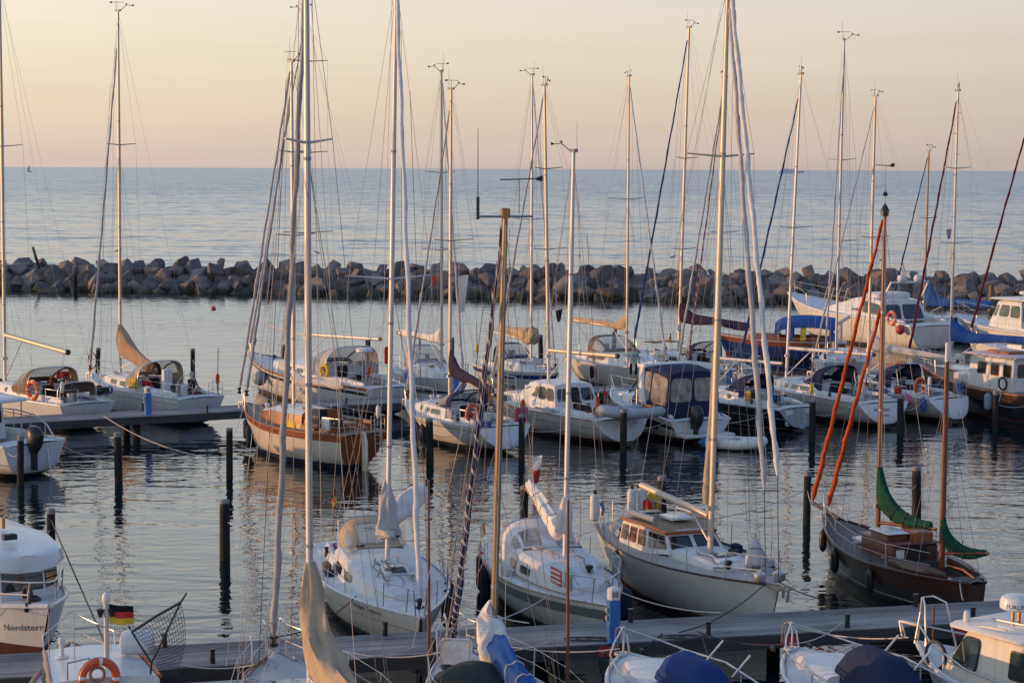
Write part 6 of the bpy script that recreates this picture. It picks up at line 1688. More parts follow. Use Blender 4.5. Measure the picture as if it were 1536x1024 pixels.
sg = MB(); sg.add([r0 + dv * u + Vector((0, 0, z)) for u, z in ((0, -.36), (.8, -.36), (.8, 0), (0, 0))] + [r0 + dv * u + Vector((.012, .02, z)) for u, z in ((0, -.36), (.8, -.36), (.8, 0), (0, 0))], [(0, 1, 2, 3), (7, 6, 5, 4), (0, 4, 5, 1), (1, 5, 6, 2), (2, 6, 7, 3), (3, 7, 4, 0)])
so = tag(sg.build('sale_sign', M['redsign'], smooth=False), 'small red and white striped sign tied to the bow rail of the green striped yacht', 'sign')
nrm = dv.cross(Vector((0, 0, 1))).normalized()
if nrm.y > 0: nrm = -nrm
for k in range(3):
    z = -.07 - k * .1
    st = MB().panel([r0 + dv * .06 + Vector((0, 0, z - .03)) + nrm * .008, r0 + dv * .74 + Vector((0, 0, z - .03)) + nrm * .008, r0 + dv * .74 + Vector((0, 0, z + .012)) + nrm * .008, r0 + dv * .06 + Vector((0, 0, z + .012)) + nrm * .008], off=.006, rc=0).build('white_line', M['whiteband'], so)
tag(MB().cbox(0, .55, -.02, .02, -.34, 0, .03, M=Matrix.Translation(r1 + Vector((.02, 0, .02))) @ Matrix.Rotation(b.rz, 4, 'Z')).build('canvas_bag', M['greyplastic']), 'grey canvas bag on the bow rail beside the red striped sign', 'bag')
fender(b, 1.0, -1, .5, 'navy fender with red end at the stern of the green striped yacht', 'fendnavy', .95, .13, 'fendred')
fender(b, 2.0, -1, .42, 'dark navy fender half hidden by the golden mast', 'fendnavy', .95, .14)
fender(b, 5.3, 1, .5, 'big navy fender between the green striped yacht and the cream yacht', 'fendnavy', .8, .24)

b = Boat('wheelhouse_yacht', 'pale cream sailing yacht with wooden wheelhouse and two tall furled headsails', 'sailing yacht', W(5.95, 35.0), W(2.85, 41.35), B=2.9, fb=(1.28, 1.2, 1.3), tw=.5, tm=.48, bowrake=.35, tr=.1, q0=.4, q1=.95, hullm='ivory', railm='ivory', stripem=None, offs=(.05, .12, .2, .3), bootm='antired', antim='antired', deckm='silverteak', boot=(.15, .08))
b.hull().deck((.7, 2.6), solem='teak').toe('darkwood', .028).house(4.35, 6.6, .5, .2, .08, m='deck')
zd = 1.2
o, C = cabin(b, [(2.1, 2.2, zd, 1.84, 1.0, .92), (3.6, 3.5, zd, 1.87, .95, .86), (4.5, 4.05, zd + .12, 1.78, .74, .64)], 'sailwhite', 'teak', camber=.05)
sidepanels(b, C, 0, 1, ((.06, .27), (.37, .6), (.7, .94)), .28, .84, 'warmglass', 'mahogany', rc=.08); sidepanels(b, C, 1, 2, ((.12, .9),), .3, .86, 'glass', 'mahogany', rc=.08, off=.02)
endpanels(b, C, 2, ((.05, .46), (.54, .95)), .2, .86, 'glass', rc=.08); endpanels(b, C, 0, ((.3, .7),), .05, .8, 'sheet', aft=True, name='doorway')
for sd in (1, -1): MB().tube([(2.1, sd * .94, 1.83), (3.55, sd * .88, 1.86), (4.12, sd * .66, 1.76)], .045, 6).build('roof_edge', M['mahogany'], b.root)
MB().tube([(4.12, -.66, 1.76), (4.12, .66, 1.76)], .045, 6).build('roof_edge', M['mahogany'], b.root)
MB().cbox(2.95, 3.65, -.3, .32, 1.97, 2.03, .02).build('roof_hatch', M['white'], b.root)
MB().cbox(2.3, 2.8, -.7, -.1, 2.0, 2.04, .01).build('solar_panel', M['glass'], b.root)
MB().tube([(2.4, .45, 1.96), (2.4, .45, 2.05), (3.4, .45, 2.08), (3.4, .45, 1.98)], .022, 6).build('grab_rail', M['alu'], b.root)
MB().tube([(2.2, -.75, 1.98), (3.6, -.7, 2.0)], .08, 10).build('rolled_awning', M['fendgrey'], b.root)
b.mast(5.15, 14.9, .10, 'alugold', rake=.006, roll=.024, spreaders=(.695,), slen=1.1, swept=.1, z0=1.45).stays(back=1, halyards=4)
b.boom(2.7, 2.3, .38, -12, 'alugold', r=.085, mainsheet=False)
draped(b, [(b.mp(6.2).x - .10, b.mp(6.2).y, 6.2, .04, .04), (b.mp(5).x - .12, b.mp(5).y, 5.0, .06, .06), (b.mp(4).x - .13, b.mp(4).y - .02, 4.0, .09, .09), (b.mp(3).x - .14, b.mp(3).y - .05, 3.0, .12, .12), (b.mp(2.6).x - .14, b.mp(2.6).y - .05, 2.6, .09, .09)], 'sand', 'furled_mainsail', seed=12, fold=.15)
ft = b.mp(14.7) + Vector((.15, 0, 0))
b.furled('sailgrey', .075, rtop=.8, footpt=(b.L - .75, 0, 3.35), toppt=b.mp(14.2) + Vector((.12, 0, 0)))
b.furled('sailwhite', .08, rtop=.8, footpt=(b.L - .15, 0, 3.75), toppt=ft, name='furled_genoa')
for x, z in ((b.L - .75, 3.35), (b.L - .15, 3.75)): MB().tube([(x, 0, z), (x + .12, 0, b.sx(min(x, b.L)) + .1)], .010, 5).build('headsail_tack_line', M['ropedark'], b.root)
b.pulpit(1.3, .62).pushpit(.9).rails(1.0, n=5).winches([(2.0, .7), (2.0, -.7)])
MB().cbox(b.L - .3, b.L + .35, -.22, .22, 1.26, 1.31, .03).build('bow_platform', M['teak'], b.root)
for y in (-.12, .12): MB().lathe([(.12, 1.32), (.14, 1.36), (.14, 1.5), (.05, 1.56)], 12, M=Matrix.Translation((b.L - .45, y * 2, 0))).build('anchor_winch', M['steel'], b.root)
MB().tube([(b.L - .2, 0, 1.25), (b.L + .42, 0, 1.28), (b.L + .38, 0, 1.02)], .035, 6).build('anchor', M['steel'], b.root)
draped(b, [(6.6, .45, 1.3, .1, .1), (6.6, .45, 1.45, .25, .25), (6.65, .4, 1.75, .18, .17), (6.65, .4, 2.0, .05, .05)], 'sailgrey', 'stowed_sail', seed=15)
MB().cbox(5.7, 6.2, -.3, .3, 1.38, 1.45, .03).build('deck_hatch', M['white'], b.root)
MB().tube([(6.3, -.5, 1.36), (6.5, -.3, 1.38)], .06, 8).build('mushroom_vent', M['steel'], b.root)
b.hatch(5.5, .4)
deckclutter(b, 23, (4.6, 6.6), 8); extras(b, 73, 2.0, False); bDS = b
fender(b, 2.9, -1, .78, 'white fender with dark ends on the side of the cream wheelhouse yacht', 'fendwhite', .78, .15, 'black')
for k, (y, lab) in enumerate(((.55, 'white fender stowed upright at the stern of the cream wheelhouse yacht, by the yellow bundle'), (.25, 'white stowed fender second from the yellow bundle at the stern of the wheelhouse yacht'), (-1.0, 'white fender stowed on the stern rail of the cream wheelhouse yacht'))):
    r_ = empty('fender', b.w(.15 if y > -.9 else .6, y, 1.85)); tag(r_, lab, 'fender', 'fenders hanging along the hulls')
    MB().lathe([(.05, -.36), (.11, -.3), (.12, -.2), (.12, .2), (.11, .3), (.05, .36)], 14).build('body', M['fendwhite'], r_)
    MB().lathe([(.06, .34), (.05, .44), (.02, .46)], 10).build('end_cap', M['black'], r_)
o = MB(); 
rn = random.Random(2)
tag(draped(b, [(.1, .95, 1.6, .1, .1), (.1, .9, 1.85, .2, .16), (.12, .85, 2.1, .08, .08)], 'yellowcloth', 'rope_bundle', seed=5, fold=.6), None)

# dark brown ketch
b = Boat('wooden_ketch', 'small dark brown wooden ketch with green sail covers and orange furled headsails', 'sailing yacht', W(8.35, 42.3), W(10.75, 36.4), B=2.35, fb=(1.32, .95, 1.0), tw=.2, tm=.45, bowrake=.3, tr=.0, q0=.34, q1=.8, hullm='greenhull', railm='darkwood', stripem='darkwood', offs=(.06, .2, .42, .46), stripe=(1, 2), bootm='cream', boot=(.28, .24), antim='greenhull', deckm='deckdark', transm='darkwood')
b.c['coam'] = 'darkwood'
b.hull().deck((.7, 2.7), solem='darkwood', cw=.6, depth=.5).toe('darkwood', .035)
MB().cbox(2.8, 4.5, -.62, .62, .9, 1.42, .05).build('cabin_trunk', M['cabinwood'], b.root)
MB().cbox(2.75, 4.55, -.66, .66, 1.42, 1.46, .03).build('cabin_top', M['cabinwood'], b.root)
MB().cbox(3.1, 4.0, .05, .62, 1.46, 1.62, .03).build('skylight', M['cabinwood'], b.root); MB().cbox(3.08, 4.02, .02, .65, 1.625, 1.65, .01).build('skylight_lid', M['white'], b.root)
MB().cbox(2.85, 3.5, -.5, .0, 1.46, 1.7, .03).build('companion_hatch', M['mahogany'], b.root)
MB().cbox(4.9, 5.5, -.35, .35, 1.08, 1.16, .03).build('fore_hatch', M['white'], b.root)
MB().panel([(2.8, .28, .75), (2.8, -.28, .75), (2.8, -.28, 1.4), (2.8, .28, 1.4)], off=.01, rc=.05).build('companionway', M['sheet'], b.root)
MB().cbox(1.0, 2.5, -.3, .3, .6, .85, .04).build('cockpit_bench', M['mahogany'], b.root)
MB().panel([(2.78, .55, 1.1), (2.78, .35, 1.1), (2.78, .35, 1.3), (2.78, .55, 1.3)], off=.02).build('notice_plate', M['whiteband'], b.root)
b.mast(4.75, 9.5, .085, 'redspar', rake=.0, roll=-.002, spreaders=(), gear=False, z0=1.0).stays(back=False, halyards=3, lowers=True, foretop=.97)
p = b.mp(9.5)
MB().lathe([(.1, -.15), (.11, 0), (.06, .1), (.02, .16)], 10, M=Matrix.Translation(p)).build('masthead_cap', M['black'], b.masto)
mb = MB().tube([p, p + Vector((0, 0, 1.15))], [.012, .008], 5).tube([p + Vector((0, -.2, 1.1)), p + Vector((0, .28, 1.12))], .011, 5).lathe([(.05, .35), (.07, .4), (.03, .46)], 8, M=Matrix.Translation(p)); mb.panel([p + Vector((0, -.22, 1.07)), p + Vector((0, -.12, 1.08)), p + Vector((0, -.13, 1.15)), p + Vector((0, -.23, 1.17))], off=.006); mb.build('wind_vane', M['black'], b.masto)
b.furled('orange', .085, top=.97, footpt=(b.L + .55, .05, 1.62), rtop=.55); b.furled('orange', .085, top=.8, footpt=(b.L - .25, 0, 1.6), toppt=b.mp(7.0) + Vector((.12, 0, 0)), rtop=.6, name='furled_staysail')
MB().tube([(b.L - .9, 0, 1.36), (b.L + .6, .03, 1.55)], .05, 8).build('bowsprit', M['darkwood'], b.root)
# green covers; booms swung out to the right
b.boom(1.6, 1.64, .05, -26, 'redspar', r=.045, kick=False)
draped(b, [(4.72, 0, 3.05, .05, .06), (4.66, -.03, 2.6, .12, .11), (4.5, -.1, 2.15, .23, .15), (4.15, -.28, 1.84, .2, .13), (3.7, -.5, 1.72, .15, .12), (3.3, -.68, 1.74, .10, .09)], 'green', 'sail_cover', tie='ropedark', seed=41, fold=.4)
mz = MB().tube([(1.6, 0, .6), (1.58, 0, 3.2), (1.56, 0, 6.0)], [.075, .07, .055], 12).build('mizzen_mast', M['redspar'], b.root)
MB().tube([(1.56, 0, 6.0), (1.56, 0, 6.45)], [.055, .045], 10).build('mast_tip', M['whiteband'], mz)
s_mx, s_rake, s_roll, s_z0, s_zt = b.mx, b.rake, b.roll, b.z0, b.zt
b.mx, b.rake, b.roll, b.z0, b.zt = 1.6, .008, 0, .6, 6.2
b.boom(.98, 1.44, .06, -56, 'redspar', r=.035, kick=False, mainsheet=False)
draped(b, [(1.58, 0, 2.4, .04, .05), (1.55, -.03, 2.0, .1, .09), (1.44, -.18, 1.62, .15, .11), (1.2, -.52, 1.46, .13, .09), (.98, -.86, 1.5, .07, .06)], 'green', 'sail_cover', tie='ropedark', seed=43, fold=.4)
for sd in (1, -1):
    for dx in (-.3, .35): MB().tube([(1.57, 0, 5.2), (1.6 + dx, sd * (b.bx(1.6) - .05), b.sx(1.6))], .006, 4).build('shroud', M['wire'], b.root)
b.pulpit(1.1, .6).rails(1.0, n=4).tiller()
rod(b, (2.4, -.6, .9), (2.6, -.65, 2.1), .035, 'sailwhite', 'flag_pole'); deckclutter(b, 24, (3, 5), 5)
fender(b, 6.9, 1, .8, 'black fender at the bow of the dark brown ketch', 'black', .6, .10); fender(b, 5.2, 1, .62, 'black fender amidships on the dark brown ketch', 'black', .65, .11); fender(b, 3.0, 1, .55, 'black fender near the pier on the dark brown ketch', 'black', .6, .10)
bDB = b

# Nordstern cabin cruiser, left edge
b = Boat('cabin_cruiser', 'white cabin cruiser with rounded wheelhouse and dark red hull bottom at the left edge', 'motor boat', W(-9.55, 32.6), W(-13.7, 37.6), B=2.9, fb=(1.42, 1.15, 1.05), tw=.9, tm=.4, bowrake=.45, tr=.1, q0=.22, q1=.62, pb=2.6, railm=None, offs=(.08, .5, .56, .62), stripem='white', bootm='shadebottom', antim='shadebottom', boot=(.5, .46))
b.hull().deck((.6, 2.4), cw=.7).toe('white', .05)
o, C = cabin(b, [(2.3, 2.3, 1.0, 2.12, 1.12, 1.06), (4.3, 4.3, 1.1, 2.16, 1.12, 1.06), (5.5, 5.35, 1.15, 2.14, .98, .94), (6.0, 5.85, 1.2, 2.12, .5, .48)], camber=.1)
sidepanels(b, C, 0, 1, ((.08, .48), (.54, .96)), .42, .8, 'glass', 'black', rc=.15); sidepanels(b, C, 1, 2, ((.06, .94),), .40, .8, 'glass', 'black', rc=.12); sidepanels(b, C, 2, 3, ((.06, .94),), .38, .8, 'glass', 'black', rc=.1); endpanels(b, C, 3, ((.05, .95),), .36, .8, 'glass', 'black', rc=.1)
mbr = MB(); rings = []
for x, w_, z in ((2.0, 1.05, 2.08), (2.1, 1.2, 2.12), (4.3, 1.22, 2.16), (5.6, 1.06, 2.14), (6.15, .66, 2.1), (6.3, .3, 2.08)):
    rings.append([(x, w_ * math.cos(math.pi * k / 10), z + (.05 if 0 < k < 10 else -.12) + .30 * math.sin(math.pi * k / 10) ** .6 * (1 if x < 5 else .6)) for k in range(11)] + [(x, -w_ * .9, z - .14), (x, w_ * .9, z - .14)])
mbr.loft(rings); mbr.build('roof', M['white'], b.root, ang=40)
for x, y in ((4.2, .2), (4.4, -.1)): MB().tube([(x, y, 2.55), (x, y, 2.78)], .045, 8).build('deck_light', M['bronze'], b.root)
MB().cbox(5.2, 5.4, -.2, .1, 2.5, 2.62, .02).build('spotlight', M['black'], b.root)
MB().cbox(3.4, 3.8, -.9, -.3, 2.5, 2.58, .03).build('roof_hatch', M['greyplastic'], b.root)
vs, fs = text_mesh('LT-75002861', .115)
mbt = MB(); mbt.add([(5.2 + (.0), 0, 0) for v in vs], fs)
def rooflip(u, v):
    # along the near edge of the roof, from aft to bow on the starboard side
    a = Vector((4.3, -1.22, 2.16)); c = Vector((5.6, -1.06, 2.14)); t = u / 1.32
    p = a.lerp(c, t); n_ = Vector((.15, -1, 0)).normalized()
    return p + n_ * (.03 - v * .35) + Vector((0, 0, v + .03))
mbt.v = [tuple(rooflip(u, v)) for u, v in vs]
mbt.build('registration_lettering', M['ink'], b.root, smooth=False)
b.hull_text('Nordstern', 6.42, .80, .2, -1, 'ink', .25, slope=.12, depth=.03)
b.pulpit(2.6, .5, r=.02).rails(2.6, 4.6)
MB().tube([(5.62, -.86, 1.5), (5.8, -.72, 1.95)], .012, 5).build('wiper', M['black'], b.root)
MB().cbox(6.5, 6.8, -.2, .1, 1.42, 1.5, .03).build('bow_hatch', M['black'], b.root); MB().torus((6.5, -.1, 1.5), .2, .05, 14, 6).build('coiled_line', M['ropedark'], b.root)
MB().tube([(7.0, -.3, 1.3), (7.1, -.3, 1.45)], .07, 8).build('bollard', M['black'], b.root); bG = b

# ================= this side of the front pier =================
b = Boat('sailing_yacht', 'front yacht with sand coloured sail hanging from its tall mast and silver furled headsail', 'sailing yacht', W(-4.6, 30.4), W(-2.15, 23.2), B=2.9, fb=(1.18, 1.05, 1.0), tw=.75, bowrake=.5, hullm='white', deckm='deckgrey')
b.hull().deck((.6, 3.2)).toe().house(3.2, 7.0, .64, .42, .1, wins=((3.8, 5.4, .3, .75),))
b.mast(4.95, 14.6, .09, 'alu', rake=-.004, roll=.0, spreaders=(.72,), slen=.5).stays(back=1, halyards=4).furled('lilacgrey', .088, rtop=.5, top=.92, footz=.3)
b.pulpit(1.3, .62, r=.017, open_=True).rails(1.0, n=5)
draped(b, [(4.95, 0, 3.78, .05, .08), (4.85, -.02, 3.35, .18, .17), (4.7, -.05, 2.75, .27, .24), (4.35, -.1, 2.3, .34, .26), (3.7, -.22, 1.95, .34, .24), (2.9, -.4, 1.75, .28, .2), (2.0, -.5, 1.7, .2, .16)], 'sand', seed=20, fold=.6)
MB().tube([b.mp(1.75), (1.9, -.5, 1.6)], .06, 8).build('boom', M['alu'], b.root); deckclutter(b, 30, (5, 8), 4)
MB().tube([(b.L - .5, .2, 1.2), (b.L - 1.8, .8, 1.25), (b.L - 2.6, .9, 1.25)], .03, 6).build('boat_hook', M['mahogany'], b.root); bA = b

b = Boat('sailing_yacht', 'front yacht with golden mast, blue and white laced headsail and a bright blue boom cover', 'sailing yacht', W(-1.15, 31.0), W(.75, 24.8), B=2.6, fb=(1.15, 1.0, 1.0), tw=.7, hullm='white', deckm='deck')
b.hull().deck((.6, 2.8)).toe().house(2.8, 6.2, .64, .4, .12, m='deck')
b.mast(4.55, 9.7, .095, 'spruce', rake=-.002, roll=-.026, spreaders=(), gear=False).stays(back=False, halyards=4, lowers=True)
p = b.mp(9.7)
MB().tube([p + Vector((0, -.5, -.05)), p + Vector((0, .5, -.05))], .022, 6, oval=1.2).build('crossbar', M['greyplastic'], b.masto)
MB().cbox(-.06, .06, -.08, .08, -.08, .1, .02, M=Matrix.Translation(p)).build('masthead_fitting', M['bronze'], b.masto)
mb = MB().tube([p + Vector((0, .5, -.1)), p + Vector((0, .5, .3))], .03, 6).tube([p + Vector((0, .5, .3)), p + Vector((0, .5, 1.5))], [.010, .006], 5); mb.build('antenna', M['black'], b.masto)
mb = MB().tube([p + Vector((0, -.25, 0)), p + Vector((0, -.25, .62))], .008, 5).tube([p + Vector((0, .1, .6)), p + Vector((0, -.65, .62))], .012, 5); mb.panel([p + Vector((0, -.56, .59)), p + Vector((0, -.68, .57)), p + Vector((0, -.68, .68)), p + Vector((0, -.57, .64))], off=.008); mb.build('wind_vane', M['black'], b.masto)
b.furled('navyspiral', .085, top=.99, footz=.25, rtop=.5, turns=30)
b.pulpit(1.2, .6, r=.017, open_=True).rails(1.0, n=4)
draped(b, [(4.6, 0, 2.75, .05, .06), (4.62, .05, 2.45, .16, .2), (4.5, .0, 2.1, .3, .28), (4.4, 0, 1.8, .3, .26), (4.3, 0, 1.6, .12, .12)], 'sailwhite', 'lowered_sail', seed=31, fold=.6)
draped(b, [(4.45, 0, 2.0, .17, .13), (4.2, -.05, 1.93, .28, .2), (3.5, -.12, 1.70, .26, .18), (2.6, -.2, 1.6, .2, .15), (1.8, -.28, 1.55, .15, .11)], 'blue', 'boom_cover', seed=32, fold=.35, tie='rope')
MB().tube([b.mp(1.7), (1.8, -.25, 1.3)], .06, 8).build('boom', M['spruce'], b.root)
MB().cbox(-.3, .3, -.03, .03, 0, .5, .06, M=Matrix.Translation((6.0, .35, 1.25)) @ Matrix.Rotation(R(70), 4, 'Z')).build('wind_scoop', M['sailwhite'], b.root)
mbr = MB(); mbr.lathe([(.95, 1.2), (.93, 1.45), (.75, 1.72), (.4, 1.9), (.05, 1.97)], 18, M=Matrix.Translation((4.2, .35, -.22))); mbr.build('tent_cover', M['darkgreen'], b.root, ang=60)
for x, y, h in ((b.L - .4, .55, 3.4), (3.6, -1.15, 3.6)): MB().tube([(x, y, 1.1), (x + .05, y, 1.1 + h)], [.035, .022], 8).build('upright_pole', M['redspar'], b.root)
deckclutter(b, 33, (4.8, 7), 8); bB = b
for k in range(7):
    sd = -1 if k % 2 else 1
    MB().tube([b.mp(lerp(4, 9.3, k / 6)) , Vector((4.9 - .6 * k * .3, sd * (b.bx(4.5) - .05), 1.05))], .0045, 4).build('rigging_line', M[('wire', 'roperust')[k % 2]], b.root)

def smallcruiser(bow, stern, label, coverm, seed):
    b = Boat('motorboat', label, 'motor boat', bow, stern, B=2.35, fb=(1.08, .9, .85), tw=.9, tm=.4, bowrake=.8, q0=.22, q1=.7, pb=2.6, tr=.05)
    b.hull().deck((.5, 2.6), cw=.75).toe('white', .04)
    b.house(2.9, 5.2, .62, .3, .06, m='white')
    # canvas cover over the windscreen and cockpit
    rings = []
    for i in range(9):
        u = i / 8; x = lerp(.9, 3.45, u); w_ = .47 * (1 - .22 * u * u) * (.5 + .5 * min(1, u * 6)) ; h = .9 * (1 - max(0, (u - .6) / .4) ** 2.2) * min(1, u * 7 + .02)
        rings.append([(x + .12 * math.sin(math.pi * k / 14), w_ * math.cos(math.pi * k / 14), .95 + h * (math.sin(math.pi * k / 14) ** .55) + .015 * math.sin(k * 2.1 + i)) for k in range(15)])
    mb = MB(); mb.loft(rings, closed=False); mb.build('canvas_cover', M[coverm], b.root, ang=60)
    mb = MB()
    for sd in (1, -1):
        P = lambda x, h, k=1.0: Vector((x, sd * (b.bx(x) - .06) * k, b.sx(x) + h))
        mb.tube([P(5.5, 0), P(5.55, .38), P(5.75, .5), P(5.95, .40, .85), P(6.05, .0, .8)], .018, 6)
        mb.tube([P(5.0, .02), P(4.4, .42), P(3.2, .50), P(1.6, .45), P(1.0, 0)], .018, 6)
        for x, h in ((4.1, .44), (2.6, .48)): mb.tube([P(x, 0), P(x, h)], .014, 6)
        mb.tube([P(5.75, .5), P(5.0, .46), P(4.4, .42)], .018, 6)
    mb.build('bow_rail', M['steel'], b.root)
    for x in (3.6, 2.4): MB().tube([(x, -.85, 1.35), (x - .1, -1.15, 1.75)], .022, 6).build('rod_holder', M['steel'], b.root)
    MB().torus((5.5, .1, 1.12), .12, .03, 12, 6, M=Matrix.Translation((5.5, .1, 1.12)) @ Matrix.Rotation(R(90), 4, 'X') @ Matrix.Translation((-5.5, -.1, -1.12))).build('coiled_line', M['rope'], b.root)
    for sd in (1, -1): MB().cbox(5.6, 5.75, sd * .4 - .03, sd * .4 + .03, 1.06, 1.14, .01).build('cleat', M['black'], b.root)
    return b
bC = smallcruiser(W(2.2, 30.7), W(3.95, 26.4), 'white motorboat bow with chrome rails and mid blue canvas cover below the blue pedestal', 'deepblue', 1)
bD = smallcruiser(W(5.55, 31.1), W(7.35, 26.8), 'white motorboat bow with chrome rails and dark navy canvas cover', 'navy', 2)

# E: white wheelhouse boat with radar, right bottom corner
b = Boat('wheelhouse_boat', 'white wheelhouse fishing boat with domed radar in the lower right corner', 'motor boat', W(7.95, 30.7), W(11.5, 26.3), B=2.6, fb=(1.3, 1.05, .95), tw=.88, tm=.38, bowrake=.7, q0=.24, q1=.66, pb=2.6, bootm='blackhull', antim='blackhull', boot=(.42, .36), tr=.0)
b.hull().deck((.5, 2.0), cw=.7).toe('white', .05)
o, C = cabin(b, [(2.6, 2.6, .95, 2.1, .95, .88), (4.1, 4.0, 1.0, 2.12, .95, .86), (5.2, 4.6, 1.1, 2.06, .74, .66)], 'cream', camber=.06)
sidepanels(b, C, 1, 2, ((.08, .9),), .34, .9, 'greenglass', 'black', rc=.22, off=.04); sidepanels(b, C, 0, 1, ((.06, .5), ), .45, .88, 'greenglass', 'black', rc=.12)
endpanels(b, C, 2, ((.06, .47), (.53, .94)), .3, .9, 'greenglass', 'black', rc=.15); endpanels(b, C, 0, ((.1, .55),), .05, .9, 'fendgrey', aft=True, name='door')
MB().cbox(2.3, 4.8, -.98, .98, 2.12, 2.22, .06).build('roof', M['white'], b.root)
MB().cbox(3.0, 3.7, -.45, .45, 2.22, 2.27, .03).build('roof_hatch', M['white'], b.root)
for y in (.92, .3): MB().tube([(4.5 - abs(y) * .5, y, 2.26), (3.4, y, 2.30)], .02, 6).build('roof_rail', M['steel'], b.root)
rd = radar(b, 3.95, .1, 2.22, .30, .28, .26, leg='bronze')
vs, fs = text_mesh('FURUNO', .12); mbt = MB(); mbt.add([], []);
mbt.v = []
ang0 = -R(90) - b.rz - .9
mbt.add([(3.95 + .304 * math.cos(ang0 + u / .304), .1 + .304 * math.sin(ang0 + u / .304), 2.54 + v) for u, v in vs], fs); mbt.build('lettering', M['ink'], rd, smooth=False)
MB().lathe([(.06, 2.56), (.07, 2.66), (.05, 2.76), (.02, 2.78)], 10, M=Matrix.Translation((4.6, .7, -.36))).build('navigation_light', M['white'], b.root)
mb = MB()
for sd in (1, -1):
    P = lambda x, h, k=1.0: Vector((x, sd * (b.bx(x) - .06) * k, b.sx(x) + h))
    mb.tube([P(6.6, .0), P(6.45, .95), P(6.3, 1.0), P(6.1, .92), P(5.9, 0)], .02, 6)
    mb.tube([P(7.05, .3, .6), P(6.6, .38), P(5.6, .36), P(4.2, .34), P(2.4, .3)], .02, 6)
    mb.tube([P(7.05, .3, .6), P(6.95, .0)], .018, 6); mb.tube([P(5, .0), P(5, .35)], .016, 6); mb.tube([P(3.4, .0), P(3.4, .32)], .016, 6)
mb.tube([Vector((7.05, (b.bx(7.05) - .06) * .6, b.sx(7.0) + .3)), Vector((b.L + .1, 0, b.sh(1) + .35)), Vector((7.05, -(b.bx(7.05) - .06) * .6, b.sx(7.0) + .3))], .02, 6)
mb.build('bow_rail', M['steel'], b.root)
MB().tube([(6.5, -.35, 1.2), (6.5, -.35, 2.05)], .02, 6).build('jackstaff', M['redspar'], b.root)
b.hull_text('Hafenlotse', 6.9, .88, .19, 1, 'inkblack', .0); b.hull_text('Tel. 0173/7372087', 5.55, .92, .155, 1, 'inkblack')
MB().torus((5.35, .72, 1.42), .26, .035, 18, 6).build('hatch_ring', M['black'], b.root); bE = b

# F: fishing boat at the lower left
b = Boat('fishing_boat', 'white fishing boat with flat cabin roof, mast pole and landing net at the lower left', 'motor boat', W(-8.55, 30.6), W(-6.1, 24.9), B=2.6, fb=(1.25, 1.0, .95), tw=.85, q0=.24, q1=.7, bowrake=.5)
b.hull().deck((.5, 2.4), cw=.7).toe('mahogany', .04)
o, C = cabin(b, [(2.5, 2.5, 1.0, 1.80, .98, .92), (5.0, 4.8, 1.1, 1.82, .85, .78)], 'white', camber=.04)
sidepanels(b, C, 0, 1, ((.1, .45), (.55, .9)), .35, .8, 'glass')
for sd in (1, -1): MB().tube([(2.5, sd * .93, 1.78), (4.82, sd * .79, 1.8)], .04, 6).build('roof_edge', M['mahogany'], b.root)
MB().tube([(3.2, -.12, 1.8), (3.2, -.12, 2.98)], .045, 10).build('mast_pole', M['alu'], b.root)
MB().lathe([(.05, 2.96), (.07, 3.0), (.065, 3.1), (.03, 3.15)], 10, M=Matrix.Translation((3.2, -.12, 0))).build('masthead_light', M['whiteband'], b.root)
MB().tube([(3.2, -.12, 2.55), (3.2, .42, 2.55)], .012, 5).build('crosstree', M['greyplastic'], b.root)
for sd in (1, -1): MB().lathe([(.0, 0), (.07, -.02), (.03, -.16)], 8, M=Matrix.Translation((3.2, -.12 + sd * .1, 2.88))).build('deck_lamp', M['black'], b.root)
for x, y, h in ((4.3, .75, 1.1), (3.9, .35, .9), (4.4, -.35, .7)): MB().tube([(x, y, 1.82), (x, y, 1.82 + h)], [.009, .005], 5).build('aerial', M['wire'], b.root)
MB().lathe([(.12, 2.06), (.12, 2.09), (.04, 2.1), (.04, 2.3), (.06, 2.32), (.06, 2.4), (.02, 2.42)], 12, M=Matrix.Translation((4.1, .55, -.22))).build('horn', M['white'], b.root)
MB().lathe([(.10, -.3), (.2, -.27), (.22, -.18), (.22, .18), (.2, .27), (.1, .3)], 18, M=Matrix.Translation((3.9, -.75, 2.06)) @ Matrix.Rotation(R(75), 4, 'Z') @ Matrix.Rotation(R(90), 4, 'Y')).build('liferaft_canister', M['white'], b.root)
MB().tube([(2.6, .62, 1.8), (2.6, .62, 2.1), (2.6, .25, 2.16), (2.6, .25, 1.8)], .018, 6).build('handrail', M['greyplastic'], b.root)
b.pulpit(1.4, .6); bF = b
ringbuoy(b.w(2.38, .12, 1.86), b.rz + R(92), 'orange lifebuoy with white bands on the cabin end of the fishing boat', .285, .07)
flag(b.w(3.2, -.17, 2.95), R(0), ['blackcloth', 'flagred', 'gold'], 'black red and gold flag flying from the mast pole of the fishing boat', .42, .33, 0)
